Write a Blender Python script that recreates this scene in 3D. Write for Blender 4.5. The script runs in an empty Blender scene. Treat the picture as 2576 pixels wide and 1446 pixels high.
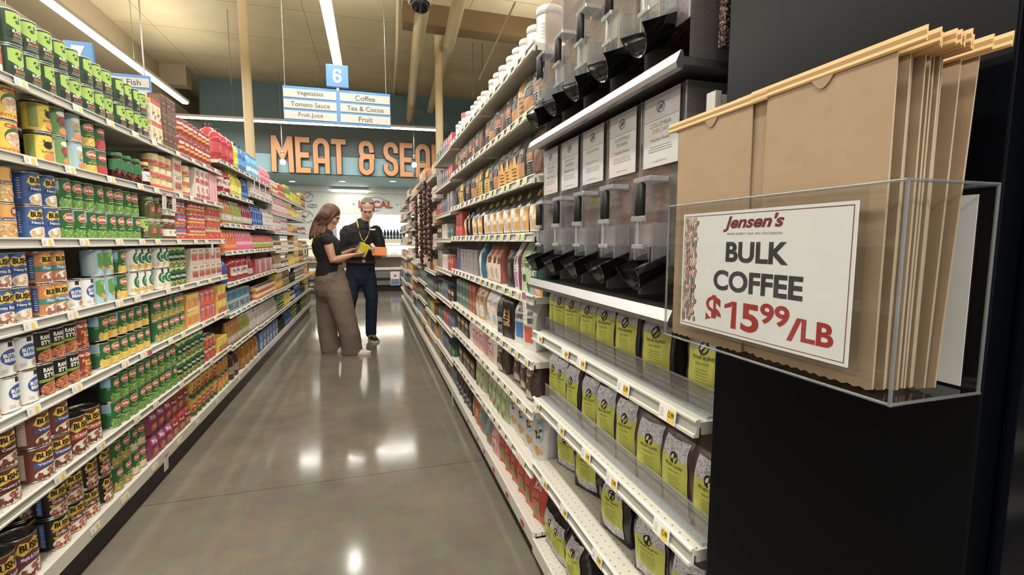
import bpy, bmesh, math, random, functools
from mathutils import Vector, Matrix, Euler
R = math.radians
sc = bpy.context.scene
COL = sc.collection
rng = random.Random(7)

# ---------------------------------------------------------------- camera, world, exposure
FPX, CX, CY, CAMH = 1178.0, 1288.0, 723.0, 1.25
PITCH, YAW = R(5.72), R(16.647)
cam = bpy.data.cameras.new('camera')
cam.sensor_width = 36.0
cam.lens = 36.0 * FPX / 2576.0
cam.clip_start = 0.02
cam_o = bpy.data.objects.new('camera', cam)
COL.objects.link(cam_o)
cam_o.location = (0, 0, CAMH)
cam_o.rotation_euler = (R(90) - PITCH, 0, -YAW)
sc.camera = cam_o
world = bpy.data.worlds.new('store_air'); sc.world = world
world.use_nodes = True
world.node_tree.nodes['Background'].inputs[0].default_value = (1.0, 0.97, 0.94, 1)
world.node_tree.nodes['Background'].inputs[1].default_value = 0.75
vs = sc.view_settings
vs.view_transform = 'Standard'; vs.look = 'None'; vs.gamma = 1.0; vs.use_curve_mapping = False
vs.exposure = 0.4
cy = sc.cycles
cy.use_denoising = True
cy.max_bounces = 6; cy.diffuse_bounces = 3; cy.glossy_bounces = 3; cy.transmission_bounces = 4
cy.transparent_max_bounces = 24
cy.sample_clamp_indirect = 4.0
cy.caustics_reflective = False; cy.caustics_refractive = False
cy.use_adaptive_sampling = True; cy.adaptive_threshold = 0.02

def area(name, loc, sx, sy, power, col=(1, 0.97, 0.92), rot=(0, 0, 0)):
    l = bpy.data.lights.new(name, 'AREA'); l.shape = 'RECTANGLE'; l.size = sx; l.size_y = sy
    l.energy = power; l.color = col
    o = bpy.data.objects.new(name, l); COL.objects.link(o); o.location = loc; o.rotation_euler = rot
    return o
# the strip fixtures' own light (a lamp under each diffuser) is set here, the fixtures are built later
STRIPS = [  # x, y0, y1, z, along
    (-3.12, 0.5, 10.0, 3.70, 'Y'), (-0.38, -6.0, 7.3, 3.70, 'Y'), (2.40, -6.0, 7.3, 3.70, 'Y'), (-5.9, 0.5, 10.0, 3.7, 'Y'),
]
for i, (x, y0, y1, z, _) in enumerate(STRIPS):
    area('strip_light', (x, (y0 + y1) / 2, z - 0.06), 0.14, y1 - y0, 12.0 * (y1 - y0))
    area('ceiling_fill_light', (x, (y0 + y1) / 2, z + 0.09), 0.10, y1 - y0, 9.5 * (y1 - y0), (1, .95, .86), (math.pi, 0, 0))  # upward fill added above each strip to brighten the ceiling
area('soffit_light', (.2, 13.2, 2.72), 4.5, 1.2, 26, (1, .97, .92))
area('cross_strip_light', (-1.1, 10.9, 3.62), 4.9, 0.12, 60)
# unseen fill lamp added behind the camera to brighten the near shelves
for y in (-2.5,):
    area('rear_fill_light', (0.0, y, 3.6), 5.0, 0.3, 110)

# ---------------------------------------------------------------- picture <-> place
_r = Vector((math.cos(YAW), -math.sin(YAW), 0))
_f = Vector((math.sin(YAW) * math.cos(PITCH), math.cos(YAW) * math.cos(PITCH), -math.sin(PITCH)))
_u = _r.cross(_f)
_C = Vector((0, 0, CAMH))
def ray(x, y): return _r * ((x - CX) / FPX) + _f - _u * ((y - CY) / FPX)
def onX(x, y, X): d = ray(x, y); return _C + d * (X / d.x)
def onY(x, y, Y): d = ray(x, y); return _C + d * (Y / d.y)
def onZ(x, y, Z): d = ray(x, y); return _C + d * ((Z - CAMH) / d.z)
def yat(px, X, Z):
    """depth along the aisle of the point of the line (X, ., Z) that lies in picture column px"""
    k = (px - CX) / FPX
    b = X * _r.x + (Z - CAMH) * _r.z; bf = X * _f.x + (Z - CAMH) * _f.z
    return (b - k * bf) / (k * _f.y - _r.y)

# ---------------------------------------------------------------- colour and materials
def lin(c):
    return c / 12.92 if c <= 0.04045 else ((c + 0.055) / 1.055) ** 2.4
@functools.lru_cache(None)
def hexc(h):
    if not isinstance(h, str): return h
    return tuple(lin(int(h[i:i + 2], 16) / 255) for i in (0, 2, 4)) + (1.0,)

M = {}
def mat(name, col, rough=0.5, metal=0.0, spec=0.5, noise=0.0, nscale=40.0, bump=0.0, bscale=60.0, alpha=None, emit=None, estr=0.0, coat=0.0, ncol=None):
    if name in M: return M[name]
    m = bpy.data.materials.new(name); m.use_nodes = True
    nt = m.node_tree; b = nt.nodes['Principled BSDF']
    c = hexc(col)
    b.inputs['Base Color'].default_value = c
    b.inputs['Roughness'].default_value = rough
    b.inputs['Metallic'].default_value = metal
    b.inputs['Specular IOR Level'].default_value = spec
    if coat: b.inputs['Coat Weight'].default_value = coat
    if emit:
        b.inputs['Emission Color'].default_value = hexc(emit); b.inputs['Emission Strength'].default_value = estr
    if noise or bump:
        tc = nt.nodes.new('ShaderNodeTexCoord')
    if noise:
        n = nt.nodes.new('ShaderNodeTexNoise'); n.inputs['Scale'].default_value = nscale; n.inputs['Detail'].default_value = 4
        nt.links.new(tc.outputs['Object'], n.inputs['Vector'])
        mx = nt.nodes.new('ShaderNodeMix'); mx.data_type = 'RGBA'
        d = hexc(ncol) if ncol else tuple(v * (1 - noise) for v in c[:3]) + (1,)
        mx.inputs['A'].default_value = d
        mx.inputs['B'].default_value = c if ncol else tuple(min(1, v * (1 + noise)) for v in c[:3]) + (1,)
        nt.links.new(n.outputs['Fac'], mx.inputs['Factor'])
        nt.links.new(mx.outputs['Result'], b.inputs['Base Color'])
    if bump:
        n2 = nt.nodes.new('ShaderNodeTexNoise'); n2.inputs['Scale'].default_value = bscale; n2.inputs['Detail'].default_value = 3
        nt.links.new(tc.outputs['Object'], n2.inputs['Vector'])
        bp = nt.nodes.new('ShaderNodeBump'); bp.inputs['Strength'].default_value = bump; bp.inputs['Distance'].default_value = 0.004
        nt.links.new(n2.outputs['Fac'], bp.inputs['Height']); nt.links.new(bp.outputs['Normal'], b.inputs['Normal'])
    M[name] = m
    return m

def print_mat(name, rough, spec=0.5, bump=0.0, bscale=25.0):
    m = bpy.data.materials.new(name); m.use_nodes = True
    nt = m.node_tree; b = nt.nodes['Principled BSDF']
    a = nt.nodes.new('ShaderNodeAttribute'); a.attribute_name = 'Col'
    hs = nt.nodes.new('ShaderNodeHueSaturation'); hs.inputs['Saturation'].default_value = .88
    nt.links.new(a.outputs['Color'], hs.inputs['Color']); nt.links.new(hs.outputs[0], b.inputs['Base Color'])
    b.inputs['Roughness'].default_value = rough; b.inputs['Specular IOR Level'].default_value = spec
    if bump:
        tc = nt.nodes.new('ShaderNodeTexCoord'); n2 = nt.nodes.new('ShaderNodeTexNoise')
        n2.inputs['Scale'].default_value = bscale; n2.inputs['Detail'].default_value = 3
        nt.links.new(tc.outputs['Object'], n2.inputs['Vector'])
        bp = nt.nodes.new('ShaderNodeBump'); bp.inputs['Strength'].default_value = bump; bp.inputs['Distance'].default_value = 0.006
        nt.links.new(n2.outputs['Fac'], bp.inputs['Height']); nt.links.new(bp.outputs['Normal'], b.inputs['Normal'])
    M[name] = m
    return m
def clear_mat(name, tint, gloss=0.1, rough=0.03, body=0.0, bodycol='FFFFFF'):
    """thin clear plastic sheet: see-through with a Fresnel sheen"""
    m = bpy.data.materials.new(name); m.use_nodes = True
    nt = m.node_tree; nt.nodes.clear()
    out = nt.nodes.new('ShaderNodeOutputMaterial')
    t = nt.nodes.new('ShaderNodeBsdfTransparent'); t.inputs[0].default_value = hexc(tint)
    g = nt.nodes.new('ShaderNodeBsdfGlossy'); g.inputs['Roughness'].default_value = rough
    fr = nt.nodes.new('ShaderNodeFresnel'); fr.inputs[0].default_value = 1.45
    ma = nt.nodes.new('ShaderNodeMath'); ma.operation = 'MULTIPLY_ADD'; ma.inputs[1].default_value = 0.75; ma.inputs[2].default_value = gloss * 0.3
    ge = nt.nodes.new('ShaderNodeNewGeometry'); ff = nt.nodes.new('ShaderNodeMath'); ff.operation = 'SUBTRACT'; ff.inputs[0].default_value = 1.0
    nt.links.new(ge.outputs['Backfacing'], ff.inputs[1])
    fm = nt.nodes.new('ShaderNodeMath'); fm.operation = 'MULTIPLY'; nt.links.new(fr.outputs[0], fm.inputs[0]); nt.links.new(ff.outputs[0], fm.inputs[1])
    nt.links.new(fm.outputs[0], ma.inputs[0])
    mx = nt.nodes.new('ShaderNodeMixShader'); nt.links.new(ma.outputs[0], mx.inputs[0])
    nt.links.new(t.outputs[0], mx.inputs[1]); nt.links.new(g.outputs[0], mx.inputs[2])
    last = mx
    if body:
        d = nt.nodes.new('ShaderNodeBsdfDiffuse'); d.inputs[0].default_value = hexc(bodycol)
        m2 = nt.nodes.new('ShaderNodeMixShader'); m2.inputs[0].default_value = body
        nt.links.new(mx.outputs[0], m2.inputs[1]); nt.links.new(d.outputs[0], m2.inputs[2]); last = m2
    nt.links.new(last.outputs[0], out.inputs[0])
    M[name] = m
    return m

print_mat('printed_paper', 0.45)
print_mat('printed_gloss', 0.28)
print_mat('printed_bag', 0.36, bump=0.35, bscale=22)
print_mat('printed_foil', 0.16, spec=0.7, bump=0.9, bscale=16)
print_mat('printed_matte', 0.7)
print_mat('juice', 0.12)
mat('tin', 'C9C9C6', 0.25, 1.0, noise=0.05, nscale=8)
mat('white_metal', 'CFCCC2', 0.45, noise=0.03, nscale=6)
mat('rail_white', 'DAD8D0', 0.35, noise=0.03, nscale=10)
mat('back_panel', '8E8A80', 0.6, noise=0.05, nscale=5)
mat('dark_kick', '1B1917', 0.5, noise=0.2, nscale=5)
mat('aluminium', 'ABABAA', 0.3, 0.9, noise=0.04, nscale=12)
mat('black_plastic', '0B0B0C', 0.10, spec=0.6, noise=0.1)
mat('black_rubber', '141414', 0.5, noise=0.1)
mat('black_fabric', '17161A', 0.85, noise=0.25, nscale=120)
mat('steel', '9C9A96', 0.35, 0.8, noise=0.05)
mat('white_paint', 'E6E3DB', 0.5, noise=0.02, nscale=3)
mat('kraft', 'A68D70', 0.7, noise=0.10, nscale=14, bump=0.25, bscale=30)
mat('kraft_edge', 'A8977F', 0.8, noise=0.12, nscale=90)
mat('tie_wood', 'D3AC77', 0.45, noise=0.06, nscale=30)
clear_mat('acrylic', 'F8F9F9', 0.02)
clear_mat('acrylic_rim', 'D2D8DC', 0.4, 0.1, 0.10, 'E4E9EC')
clear_mat('acrylic_edge', 'E6EAEC', 0.5, 0.1, 0.22, 'E4E9EC')
clear_mat('acrylic_clear_part', 'F0F2F2', 0.35, 0.08, 0.10, 'E4E9EC')
clear_mat('acrylic_frost', 'E6E6E4', 0.2, 0.08, 0.10, 'D8D6D2')
# ---------------------------------------------------------------- mesh collecting
class MB:
    def __init__(s):
        s.v = []; s.f = []; s.c = []; s.m = []; s.s = []
    def quad(s, pts, c=None, m=0, smooth=False):
        n = len(s.v); s.v.extend(tuple(p) for p in pts); s.f.append(tuple(range(n, n + len(pts))))
        s.c.append(c); s.m.append(m); s.s.append(smooth)
    def grid(s, rows, c=None, m=0, smooth=True, close=False):
        """rows of points of equal length -> quads; c may be f(i, j)"""
        n0 = len(s.v); k = len(rows[0])
        for r in rows: s.v.extend(tuple(p) for p in r)
        for i in range(len(rows) - 1):
            for j in range(k if close else k - 1):
                a = n0 + i * k + j; b = n0 + i * k + (j + 1) % k
                s.f.append((a, b, b + k, a + k)); s.c.append(c(i, j) if callable(c) else c); s.m.append(m); s.s.append(smooth)
        return n0
    def box(s, x0, x1, y0, y1, z0, z1, c=None, m=0, bev=0.0):
        if bev:
            b = min(bev, (x1 - x0) * .45, (y1 - y0) * .45, (z1 - z0) * .45)
            bm = bmesh.new(); bmesh.ops.create_cube(bm, size=1)
            for v in bm.verts: v.co = Vector(((x0 + x1) / 2 + v.co.x * (x1 - x0), (y0 + y1) / 2 + v.co.y * (y1 - y0), (z0 + z1) / 2 + v.co.z * (z1 - z0)))
            bmesh.ops.bevel(bm, geom=bm.edges[:], offset=b, segments=2, affect='EDGES', profile=0.5)
            s.bm(bm, c, m); return s
        p = [(x0, y0, z0), (x1, y0, z0), (x1, y1, z0), (x0, y1, z0), (x0, y0, z1), (x1, y0, z1), (x1, y1, z1), (x0, y1, z1)]
        n = len(s.v); s.v.extend(p)
        for f in ((0, 3, 2, 1), (4, 5, 6, 7), (0, 1, 5, 4), (1, 2, 6, 5), (2, 3, 7, 6), (3, 0, 4, 7)):
            s.f.append(tuple(n + i for i in f)); s.c.append(c); s.m.append(m); s.s.append(False)
        return s
    def bm(s, bm, c=None, m=0, smooth=False, mtx=None):
        n = len(s.v); bm.verts.index_update()
        s.v.extend(tuple(mtx @ v.co) if mtx else tuple(v.co) for v in bm.verts)
        for f in bm.faces:
            s.f.append(tuple(n + v.index for v in f.verts)); s.c.append(c); s.m.append(m); s.s.append(smooth)
        bm.free(); return s
    def lathe(s, prof, seg=24, c=None, m=0, smooth=True, cx=0, cy=0):
        rows = [[(cx + r * math.sin(2 * math.pi * j / seg), cy - r * math.cos(2 * math.pi * j / seg), z) for j in range(seg)] for r, z in prof]
        cc = (lambda i, j: c[i]) if isinstance(c, list) else c
        s.grid(rows, cc, m, smooth, close=True); return s
    def disc(s, r, z, seg=24, c=None, m=0, up=True, cx=0, cy=0):
        p = [(cx + r * math.sin(2 * math.pi * j / seg), cy - r * math.cos(2 * math.pi * j / seg), z) for j in range(seg)]
        s.quad(p if up else p[::-1], c, m); return s
    def tube(s, pts, r, seg=8, c=None, m=0, cap=True, smooth=True):
        pts = [Vector(p) for p in pts]; rows = []
        rr = r if isinstance(r, (list, tuple)) else [r] * len(pts)
        for i, p in enumerate(pts):
            t = (pts[min(i + 1, len(pts) - 1)] - pts[max(i - 1, 0)]).normalized()
            a = t.cross(Vector((0, 0, 1)) if abs(t.z) < .95 else Vector((0, 1, 0))).normalized(); b = t.cross(a)
            rows.append([p + (a * math.cos(2 * math.pi * j / seg) + b * math.sin(2 * math.pi * j / seg)) * rr[i] for j in range(seg)])
        s.grid(rows, c, m, smooth, close=True)
        if cap: s.quad(rows[0][::-1], c, m); s.quad(rows[-1], c, m)
        return s
    def build(s, name, mats, parent=None, loc=None):
        me = bpy.data.meshes.new(name); me.from_pydata(s.v, [], s.f)
        if not isinstance(mats, (list, tuple)): mats = [mats]
        for mm in mats: me.materials.append(M[mm] if isinstance(mm, str) else mm)
        me.polygons.foreach_set('material_index', s.m); me.polygons.foreach_set('use_smooth', s.s)
        if any(c is not None for c in s.c):
            at = me.attributes.new('Col', 'FLOAT_COLOR', 'CORNER'); flat = []
            for f, c in zip(s.f, s.c):
                cc = hexc(c) if c is not None else (.5, .5, .5, 1)
                flat.extend(cc * len(f))
            at.data.foreach_set('color', flat)
        me.update()
        o = bpy.data.objects.new(name, me); COL.objects.link(o)
        if parent: o.parent = parent
        if loc is not None: o.location = loc
        return o

def tag(o, label=None, cat=None, group=None, kind=None):
    if label: o['label'] = label
    if cat: o['category'] = cat
    if group: o['group'] = group
    if kind: o['kind'] = kind
    return o
def thing(name, label, cat, loc=(0, 0, 0), rz=0.0, group=None):
    o = bpy.data.objects.new(name, None); COL.objects.link(o); o.empty_display_size = 0.05
    o.location = loc; o.rotation_euler = (0, 0, rz)
    return tag(o, label, cat, group)
KIDS = {}
def copy_tree(o, parent=None):
    c = o.copy(); COL.objects.link(c)
    if parent: c.parent = parent; c.matrix_parent_inverse = o.matrix_parent_inverse.copy()
    for ch in o.children: copy_tree(ch, c)
    return c

# ---------------------------------------------------------------- lettering
_tc = {}
def glyphs(s, bold=0.0, shear=0.0, res=3):
    k = (s, bold, shear, res)
    if k in _tc: return _tc[k]
    cu = bpy.data.curves.new('lettering', 'FONT'); cu.body = s; cu.size = 1.0; cu.offset = bold; cu.shear = shear
    cu.resolution_u = res; cu.fill_mode = 'FRONT'
    ob = bpy.data.objects.new('lettering', cu); COL.objects.link(ob)
    dg = bpy.context.evaluated_depsgraph_get()
    me = bpy.data.meshes.new_from_object(ob.evaluated_get(dg))
    vs = [(v.co.x, v.co.y) for v in me.vertices]; fs = [tuple(p.vertices) for p in me.polygons]
    bpy.data.objects.remove(ob); bpy.data.curves.remove(cu); bpy.data.meshes.remove(me)
    x0 = min(v[0] for v in vs); x1 = max(v[0] for v in vs); y0 = min(v[1] for v in vs); y1 = max(v[1] for v in vs)
    vs = [((x - (x0 + x1) / 2) / (x1 - x0), (y - (y0 + y1) / 2) / (y1 - y0)) for x, y in vs]
    _tc[k] = (vs, fs, (x1 - x0) / (y1 - y0)); return _tc[k]

class Art:
    """flat printed shapes in label coordinates, x -1..1 across the front, y 0..1 up"""
    def __init__(s, hw, h, du=0.006):
        s.hw = hw; s.h = h; s.du = du; s.ops = []; s.n = 0
    def _strip(s, cols, c, lay):
        V = []; F = []
        for u, a, b in cols: V += [(u, a), (u, b)]
        for i in range(len(cols) - 1):
            F.append((2 * i, 2 * i + 2, 2 * i + 3, 2 * i + 1))
        s.ops.append((lay, c, V, F))
    def rect(s, x0, x1, y0, y1, c, slant=0.0):
        s.n += 1
        n = max(1, int(math.ceil((x1 - x0) * s.hw / s.du)))
        s._strip([((x0 + (x1 - x0) * i / n) * s.hw, (y0 + slant * i / n) * s.h, (y1 + slant * i / n) * s.h) for i in range(n + 1)], c, s.n); return s
    def ell(s, x, y, rx, ry, c, lay=None, n=None, rot=0.0):
        if lay is None: s.n += 1; lay = s.n
        if rot or rx * s.hw < s.du:
            m = n or 8; P = []
            for i in range(m):
                t = 2 * math.pi * i / m; a = rx * s.hw * math.cos(t); b = ry * s.h * math.sin(t)
                P.append((x * s.hw + a * math.cos(rot) - b * math.sin(rot), y * s.h + a * math.sin(rot) + b * math.cos(rot)))
            s.ops.append((lay, c, P, [tuple(range(m))])); return s
        n = n or max(6, min(16, int(rx * s.hw * 2 / s.du) + 4))
        cols = []
        for i in range(n + 1):
            t = math.pi * (1 - i / n); k = math.sin(t)
            cols.append(((x + rx * math.cos(t)) * s.hw, (y - ry * k) * s.h, (y + ry * k) * s.h))
        s._strip(cols, c, lay); return s
    def poly(s, pts, c):
        s.n += 1
        xs = [p[0] for p in pts]; x0, x1 = min(xs), max(xs)
        if (x1 - x0) * s.hw > s.du * 2:
            # cut into upright strips so that it can wrap round a can
            n = max(4, min(16, int((x1 - x0) * s.hw / s.du) + 2)); cols = []
            for i in range(n + 1):
                x = x0 + (x1 - x0) * min(max(i / n, 1e-4), 1 - 1e-4); hit = []
                for k in range(len(pts)):
                    (ax, ay), (bx, by) = pts[k], pts[(k + 1) % len(pts)]
                    if (ax - x) * (bx - x) <= 0 and ax != bx: hit.append(ay + (by - ay) * (x - ax) / (bx - ax))
                if hit: cols.append((x * s.hw, min(hit) * s.h, max(hit) * s.h))
            s._strip(cols, c, s.n); return s
        s.ops.append((s.n, c, [(x * s.hw, y * s.h) for x, y in pts], [tuple(range(len(pts)))])); return s
    def shield(s, x, y, rx, ry, c):
        s.n += 1; cols = []
        for i in range(9):
            k = -1 + i / 4
            cols.append(((x + rx * k) * s.hw, (y - ry * (1 - abs(k) * .55)) * s.h, (y + ry * (1 - .12 * abs(k))) * s.h))
        s._strip(cols, c, s.n); return s
    def text(s, t, x, y, w, h, c, bold=0.02, shear=0.0, keep=False, rot=0.0):
        """fitted to width w (label x units) and height h"""
        s.n += 1
        vs, fs, asp = glyphs(t, bold, shear)
        W = w * s.hw; H = h * s.h
        if keep: W = min(W, H * asp); H = W / asp
        cr, sr = math.cos(rot), math.sin(rot)
        s.ops.append((s.n + 1, c, [(x * s.hw + a * W * cr - b * H * sr, y * s.h + a * W * sr + b * H * cr) for a, b in vs], fs)); return s
    def beans(s, x0, x1, y0, y1, n, rx, ry, cols, seed=1, mound=0.0, rot=True):
        r = random.Random(seed); s.n += 1
        for i in range(n):
            x = r.uniform(x0, x1); y = r.uniform(y0, y1)
            if mound: y = y0 + (y - y0) * (1 - mound * abs((x - (x0 + x1) / 2) / ((x1 - x0) / 2)) ** 2)
            s.ell(x, y, rx, ry, r.choice(cols), lay=s.n + r.random() * .9, n=7, rot=r.uniform(0, 3.1) if rot else .01)
        return s
    def lines(s, x, y0, y1, w, n, c, seed=3, t=0.3):
        r = random.Random(seed); s.n += 1
        for i in range(n):
            ww = w * r.uniform(.55, 1); yy = y1 + (y0 - y1) * (i + .5) / n; hh = (y1 - y0) / n * t
            s.n -= 1; s.rect(x - ww / 2, x + ww / 2, yy - hh / 2, yy + hh / 2, c)
        return s
    def put(s, mb, fmap, m=0, base=0.0003, step=0.00012):
        for lay, c, V, F in s.ops:
            n = len(mb.v); o = base + step * lay
            mb.v.extend(fmap(u, v, o) for u, v in V)
            for f in F:
                mb.f.append(tuple(n + i for i in f)); mb.c.append(c); mb.m.append(m); mb.s.append(False)
def cyl(r, z0=0.0): return lambda u, v, o: ((r + o) * math.sin(u / r), -(r + o) * math.cos(u / r), z0 + v)
def flat(y, z0=0.0): return lambda u, v, o: (u, y - o, z0 + v)


# ---------------------------------------------------------------- setting
def concrete():
    m = bpy.data.materials.new('polished_concrete'); m.use_nodes = True
    nt = m.node_tree; b = nt.nodes['Principled BSDF']; L = nt.links.new
    g = nt.nodes.new('ShaderNodeNewGeometry')
    def noise(scale, det, ro=.55):
        n = nt.nodes.new('ShaderNodeTexNoise'); n.inputs['Scale'].default_value = scale; n.inputs['Detail'].default_value = det
        n.inputs['Roughness'].default_value = ro; L(g.outputs['Position'], n.inputs['Vector']); return n
    n1 = noise(1.3, 5); n2 = noise(9, 6, .7)
    r1 = nt.nodes.new('ShaderNodeValToRGB')
    r1.color_ramp.elements[0].position = .3; r1.color_ramp.elements[0].color = hexc('6A655B')
    r1.color_ramp.elements[1].position = .72; r1.color_ramp.elements[1].color = hexc('837C70')
    L(n1.outputs['Fac'], r1.inputs[0])
    mx = nt.nodes.new('ShaderNodeMix'); mx.data_type = 'RGBA'; mx.blend_type = 'OVERLAY'; mx.inputs['Factor'].default_value = .35
    L(r1.outputs[0], mx.inputs['A']); L(n2.outputs['Color'], mx.inputs['B'])
    # rusty stains
    n3 = noise(2.2, 3); r3 = nt.nodes.new('ShaderNodeValToRGB')
    r3.color_ramp.elements[0].position = .60; r3.color_ramp.elements[0].color = (0, 0, 0, 1)
    r3.color_ramp.elements[1].position = .76; r3.color_ramp.elements[1].color = (.35, .35, .35, 1)
    L(n3.outputs['Fac'], r3.inputs[0])
    m3 = nt.nodes.new('ShaderNodeMix'); m3.data_type = 'RGBA'; m3.inputs['B'].default_value = hexc('6B5138')
    L(r3.outputs[0], m3.inputs['Factor']); L(mx.outputs['Result'], m3.inputs['A'])
    # pale scuffs stretched along the aisle
    mp = nt.nodes.new('ShaderNodeMapping'); mp.inputs['Scale'].default_value = (60, 4.5, 1); mp.inputs['Rotation'].default_value = (0, 0, .12)
    L(g.outputs['Position'], mp.inputs['Vector'])
    n4 = nt.nodes.new('ShaderNodeTexNoise'); n4.inputs['Scale'].default_value = 1.0; n4.inputs['Detail'].default_value = 2; L(mp.outputs[0], n4.inputs['Vector'])
    r4 = nt.nodes.new('ShaderNodeValToRGB')
    r4.color_ramp.elements[0].position = .70; r4.color_ramp.elements[0].color = (0, 0, 0, 1)
    r4.color_ramp.elements[1].position = .80; r4.color_ramp.elements[1].color = (.28, .28, .28, 1)
    L(n4.outputs['Fac'], r4.inputs[0])
    m4 = nt.nodes.new('ShaderNodeMix'); m4.data_type = 'RGBA'; m4.inputs['B'].default_value = hexc('A89C88')
    L(r4.outputs[0], m4.inputs['Factor']); L(m3.outputs['Result'], m4.inputs['A'])
    # saw-cut joints every 3.05 m across, one line of them along
    sp = nt.nodes.new('ShaderNodeSeparateXYZ'); L(g.outputs['Position'], sp.inputs[0])
    def joint(out, off, per, wd):
        a = nt.nodes.new('ShaderNodeMath'); a.operation = 'ADD'; a.inputs[1].default_value = off; L(out, a.inputs[0])
        p = nt.nodes.new('ShaderNodeMath'); p.operation = 'PINGPONG'; p.inputs[1].default_value = per / 2; L(a.outputs[0], p.inputs[0])
        c = nt.nodes.new('ShaderNodeMath'); c.operation = 'LESS_THAN'; c.inputs[1].default_value = wd; L(p.outputs[0], c.inputs[0]); return c
    j = joint(sp.outputs['Y'], -2.515, 3.05, .003)
    m5 = nt.nodes.new('ShaderNodeMix'); m5.data_type = 'RGBA'; m5.inputs['B'].default_value = hexc('3A342B')
    jm = nt.nodes.new('ShaderNodeMath'); jm.operation = 'MULTIPLY'; jm.inputs[1].default_value = .75; L(j.outputs[0], jm.inputs[0])
    L(jm.outputs[0], m5.inputs['Factor']); L(m4.outputs['Result'], m5.inputs['A'])
    L(m5.outputs['Result'], b.inputs['Base Color'])
    rr = nt.nodes.new('ShaderNodeMapRange'); rr.inputs[3].default_value = .07; rr.inputs[4].default_value = .16
    L(n2.outputs['Fac'], rr.inputs[0]); L(rr.outputs[0], b.inputs['Roughness'])
    b.inputs['Specular IOR Level'].default_value = .6
    n6 = noise(3.5, 2); bp = nt.nodes.new('ShaderNodeBump'); bp.inputs['Strength'].default_value = .03; bp.inputs['Distance'].default_value = .01
    L(n6.outputs['Fac'], bp.inputs['Height']); L(bp.outputs[0], b.inputs['Normal'])
    return m
M['concrete'] = concrete()

def deck():
    """painted roof decking with board seams"""
    m = bpy.data.materials.new('painted_roof_deck'); m.use_nodes = True
    nt = m.node_tree; b = nt.nodes['Principled BSDF']; L = nt.links.new
    g = nt.nodes.new('ShaderNodeNewGeometry'); sp = nt.nodes.new('ShaderNodeSeparateXYZ'); L(g.outputs['Position'], sp.inputs[0])
    n = nt.nodes.new('ShaderNodeTexNoise'); n.inputs['Scale'].default_value = 1.4; n.inputs['Detail'].default_value = 4; L(g.outputs['Position'], n.inputs['Vector'])
    r = nt.nodes.new('ShaderNodeValToRGB')
    r.color_ramp.elements[0].position = .3; r.color_ramp.elements[0].color = hexc('B3A583')
    r.color_ramp.elements[1].position = .7; r.color_ramp.elements[1].color = hexc('C4B794')
    L(n.outputs['Fac'], r.inputs[0])
    def joint(out, per, wd, off):
        a = nt.nodes.new('ShaderNodeMath'); a.operation = 'ADD'; a.inputs[1].default_value = off; L(out, a.inputs[0])
        p = nt.nodes.new('ShaderNodeMath'); p.operation = 'PINGPONG'; p.inputs[1].default_value = per / 2; L(a.outputs[0], p.inputs[0])
        c = nt.nodes.new('ShaderNodeMath'); c.operation = 'LESS_THAN'; c.inputs[1].default_value = wd; L(p.outputs[0], c.inputs[0]); return c
    a = joint(sp.outputs['Y'], 1.22, .008, .3); c = joint(sp.outputs['X'], 2.44, .006, .9)
    mx = nt.nodes.new('ShaderNodeMath'); mx.operation = 'MAXIMUM'; L(a.outputs[0], mx.inputs[0]); L(c.outputs[0], mx.inputs[1])
    k = nt.nodes.new('ShaderNodeMath'); k.operation = 'MULTIPLY'; k.inputs[1].default_value = .6; L(mx.outputs[0], k.inputs[0])
    m5 = nt.nodes.new('ShaderNodeMix'); m5.data_type = 'RGBA'; m5.inputs['B'].default_value = hexc('5F5438')
    L(k.outputs[0], m5.inputs['Factor']); L(r.outputs[0], m5.inputs['A']); L(m5.outputs['Result'], b.inputs['Base Color'])
    b.inputs['Roughness'].default_value = .7
    return m
M['deck'] = deck()
mat('beam_tan', 'A8987A', 0.6, noise=.06, nscale=3)
mat('beam_brown', '6B5536', 0.6, noise=.08, nscale=3)
mat('pipe_tan', 'C6B48C', 0.5, noise=.04, nscale=4)
mat('post_tan', 'CDB792', 0.5, noise=.04, nscale=4)
mat('wall_teal', '5E7578', 0.6, noise=.04, nscale=2)
mat('wall_slate', '4F5A58', 0.6, noise=.04, nscale=2)
mat('wall_sky', '86A7B1', 0.6, noise=.03, nscale=2)
mat('soffit_teal', '7F999C', 0.6, noise=.03, nscale=2)
mat('wall_white', 'E2E4E2', 0.55, noise=.02, nscale=2)
mat('lamp_glow', 'FFFFFF', 0.5, emit='FFF6E4', estr=9.0)
mat('downlight_glow', 'FFFFFF', 0.5, emit='FFEBC4', estr=12.0)
mat('case_glow', 'FFFFFF', 0.5, emit='F4FAFF', estr=2.2)
mat('sign_blue', '5C93CC', 0.45, noise=.03, nscale=8)
mat('sign_cream', 'CCC8C2', 0.5, noise=.02, nscale=8)
mat('sign_ink', '55504F', 0.6, noise=.02)
mat('sign_white', 'F4F2EC', 0.5, noise=.02)
mat('letter_orange', 'C88E60', 0.45, noise=.04, nscale=3)
mat('letter_edge', '33323A', 0.5, noise=.04, nscale=3)
mat('local_red', 'B4533F', 0.5, noise=.04)
mat('ink_blue', '7E8794', 0.6, noise=.04)

def structure(name, mb, m, kind='structure'):
    o = mb.build(name, m); o['kind'] = kind; return o
structure('floor', MB().box(-9, 9, -7, 17, -.1, 0), 'concrete')
structure('ceiling', MB().box(-9, 9, -7, 17, 4.78, 4.9), 'deck')
structure('wall_left', MB().box(-9.1, -9, -7, 17, 0, 4.78), 'wall_white')
structure('wall_right', MB().box(9, 9.1, -7, 17, 0, 4.78), 'wall_white')
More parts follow.
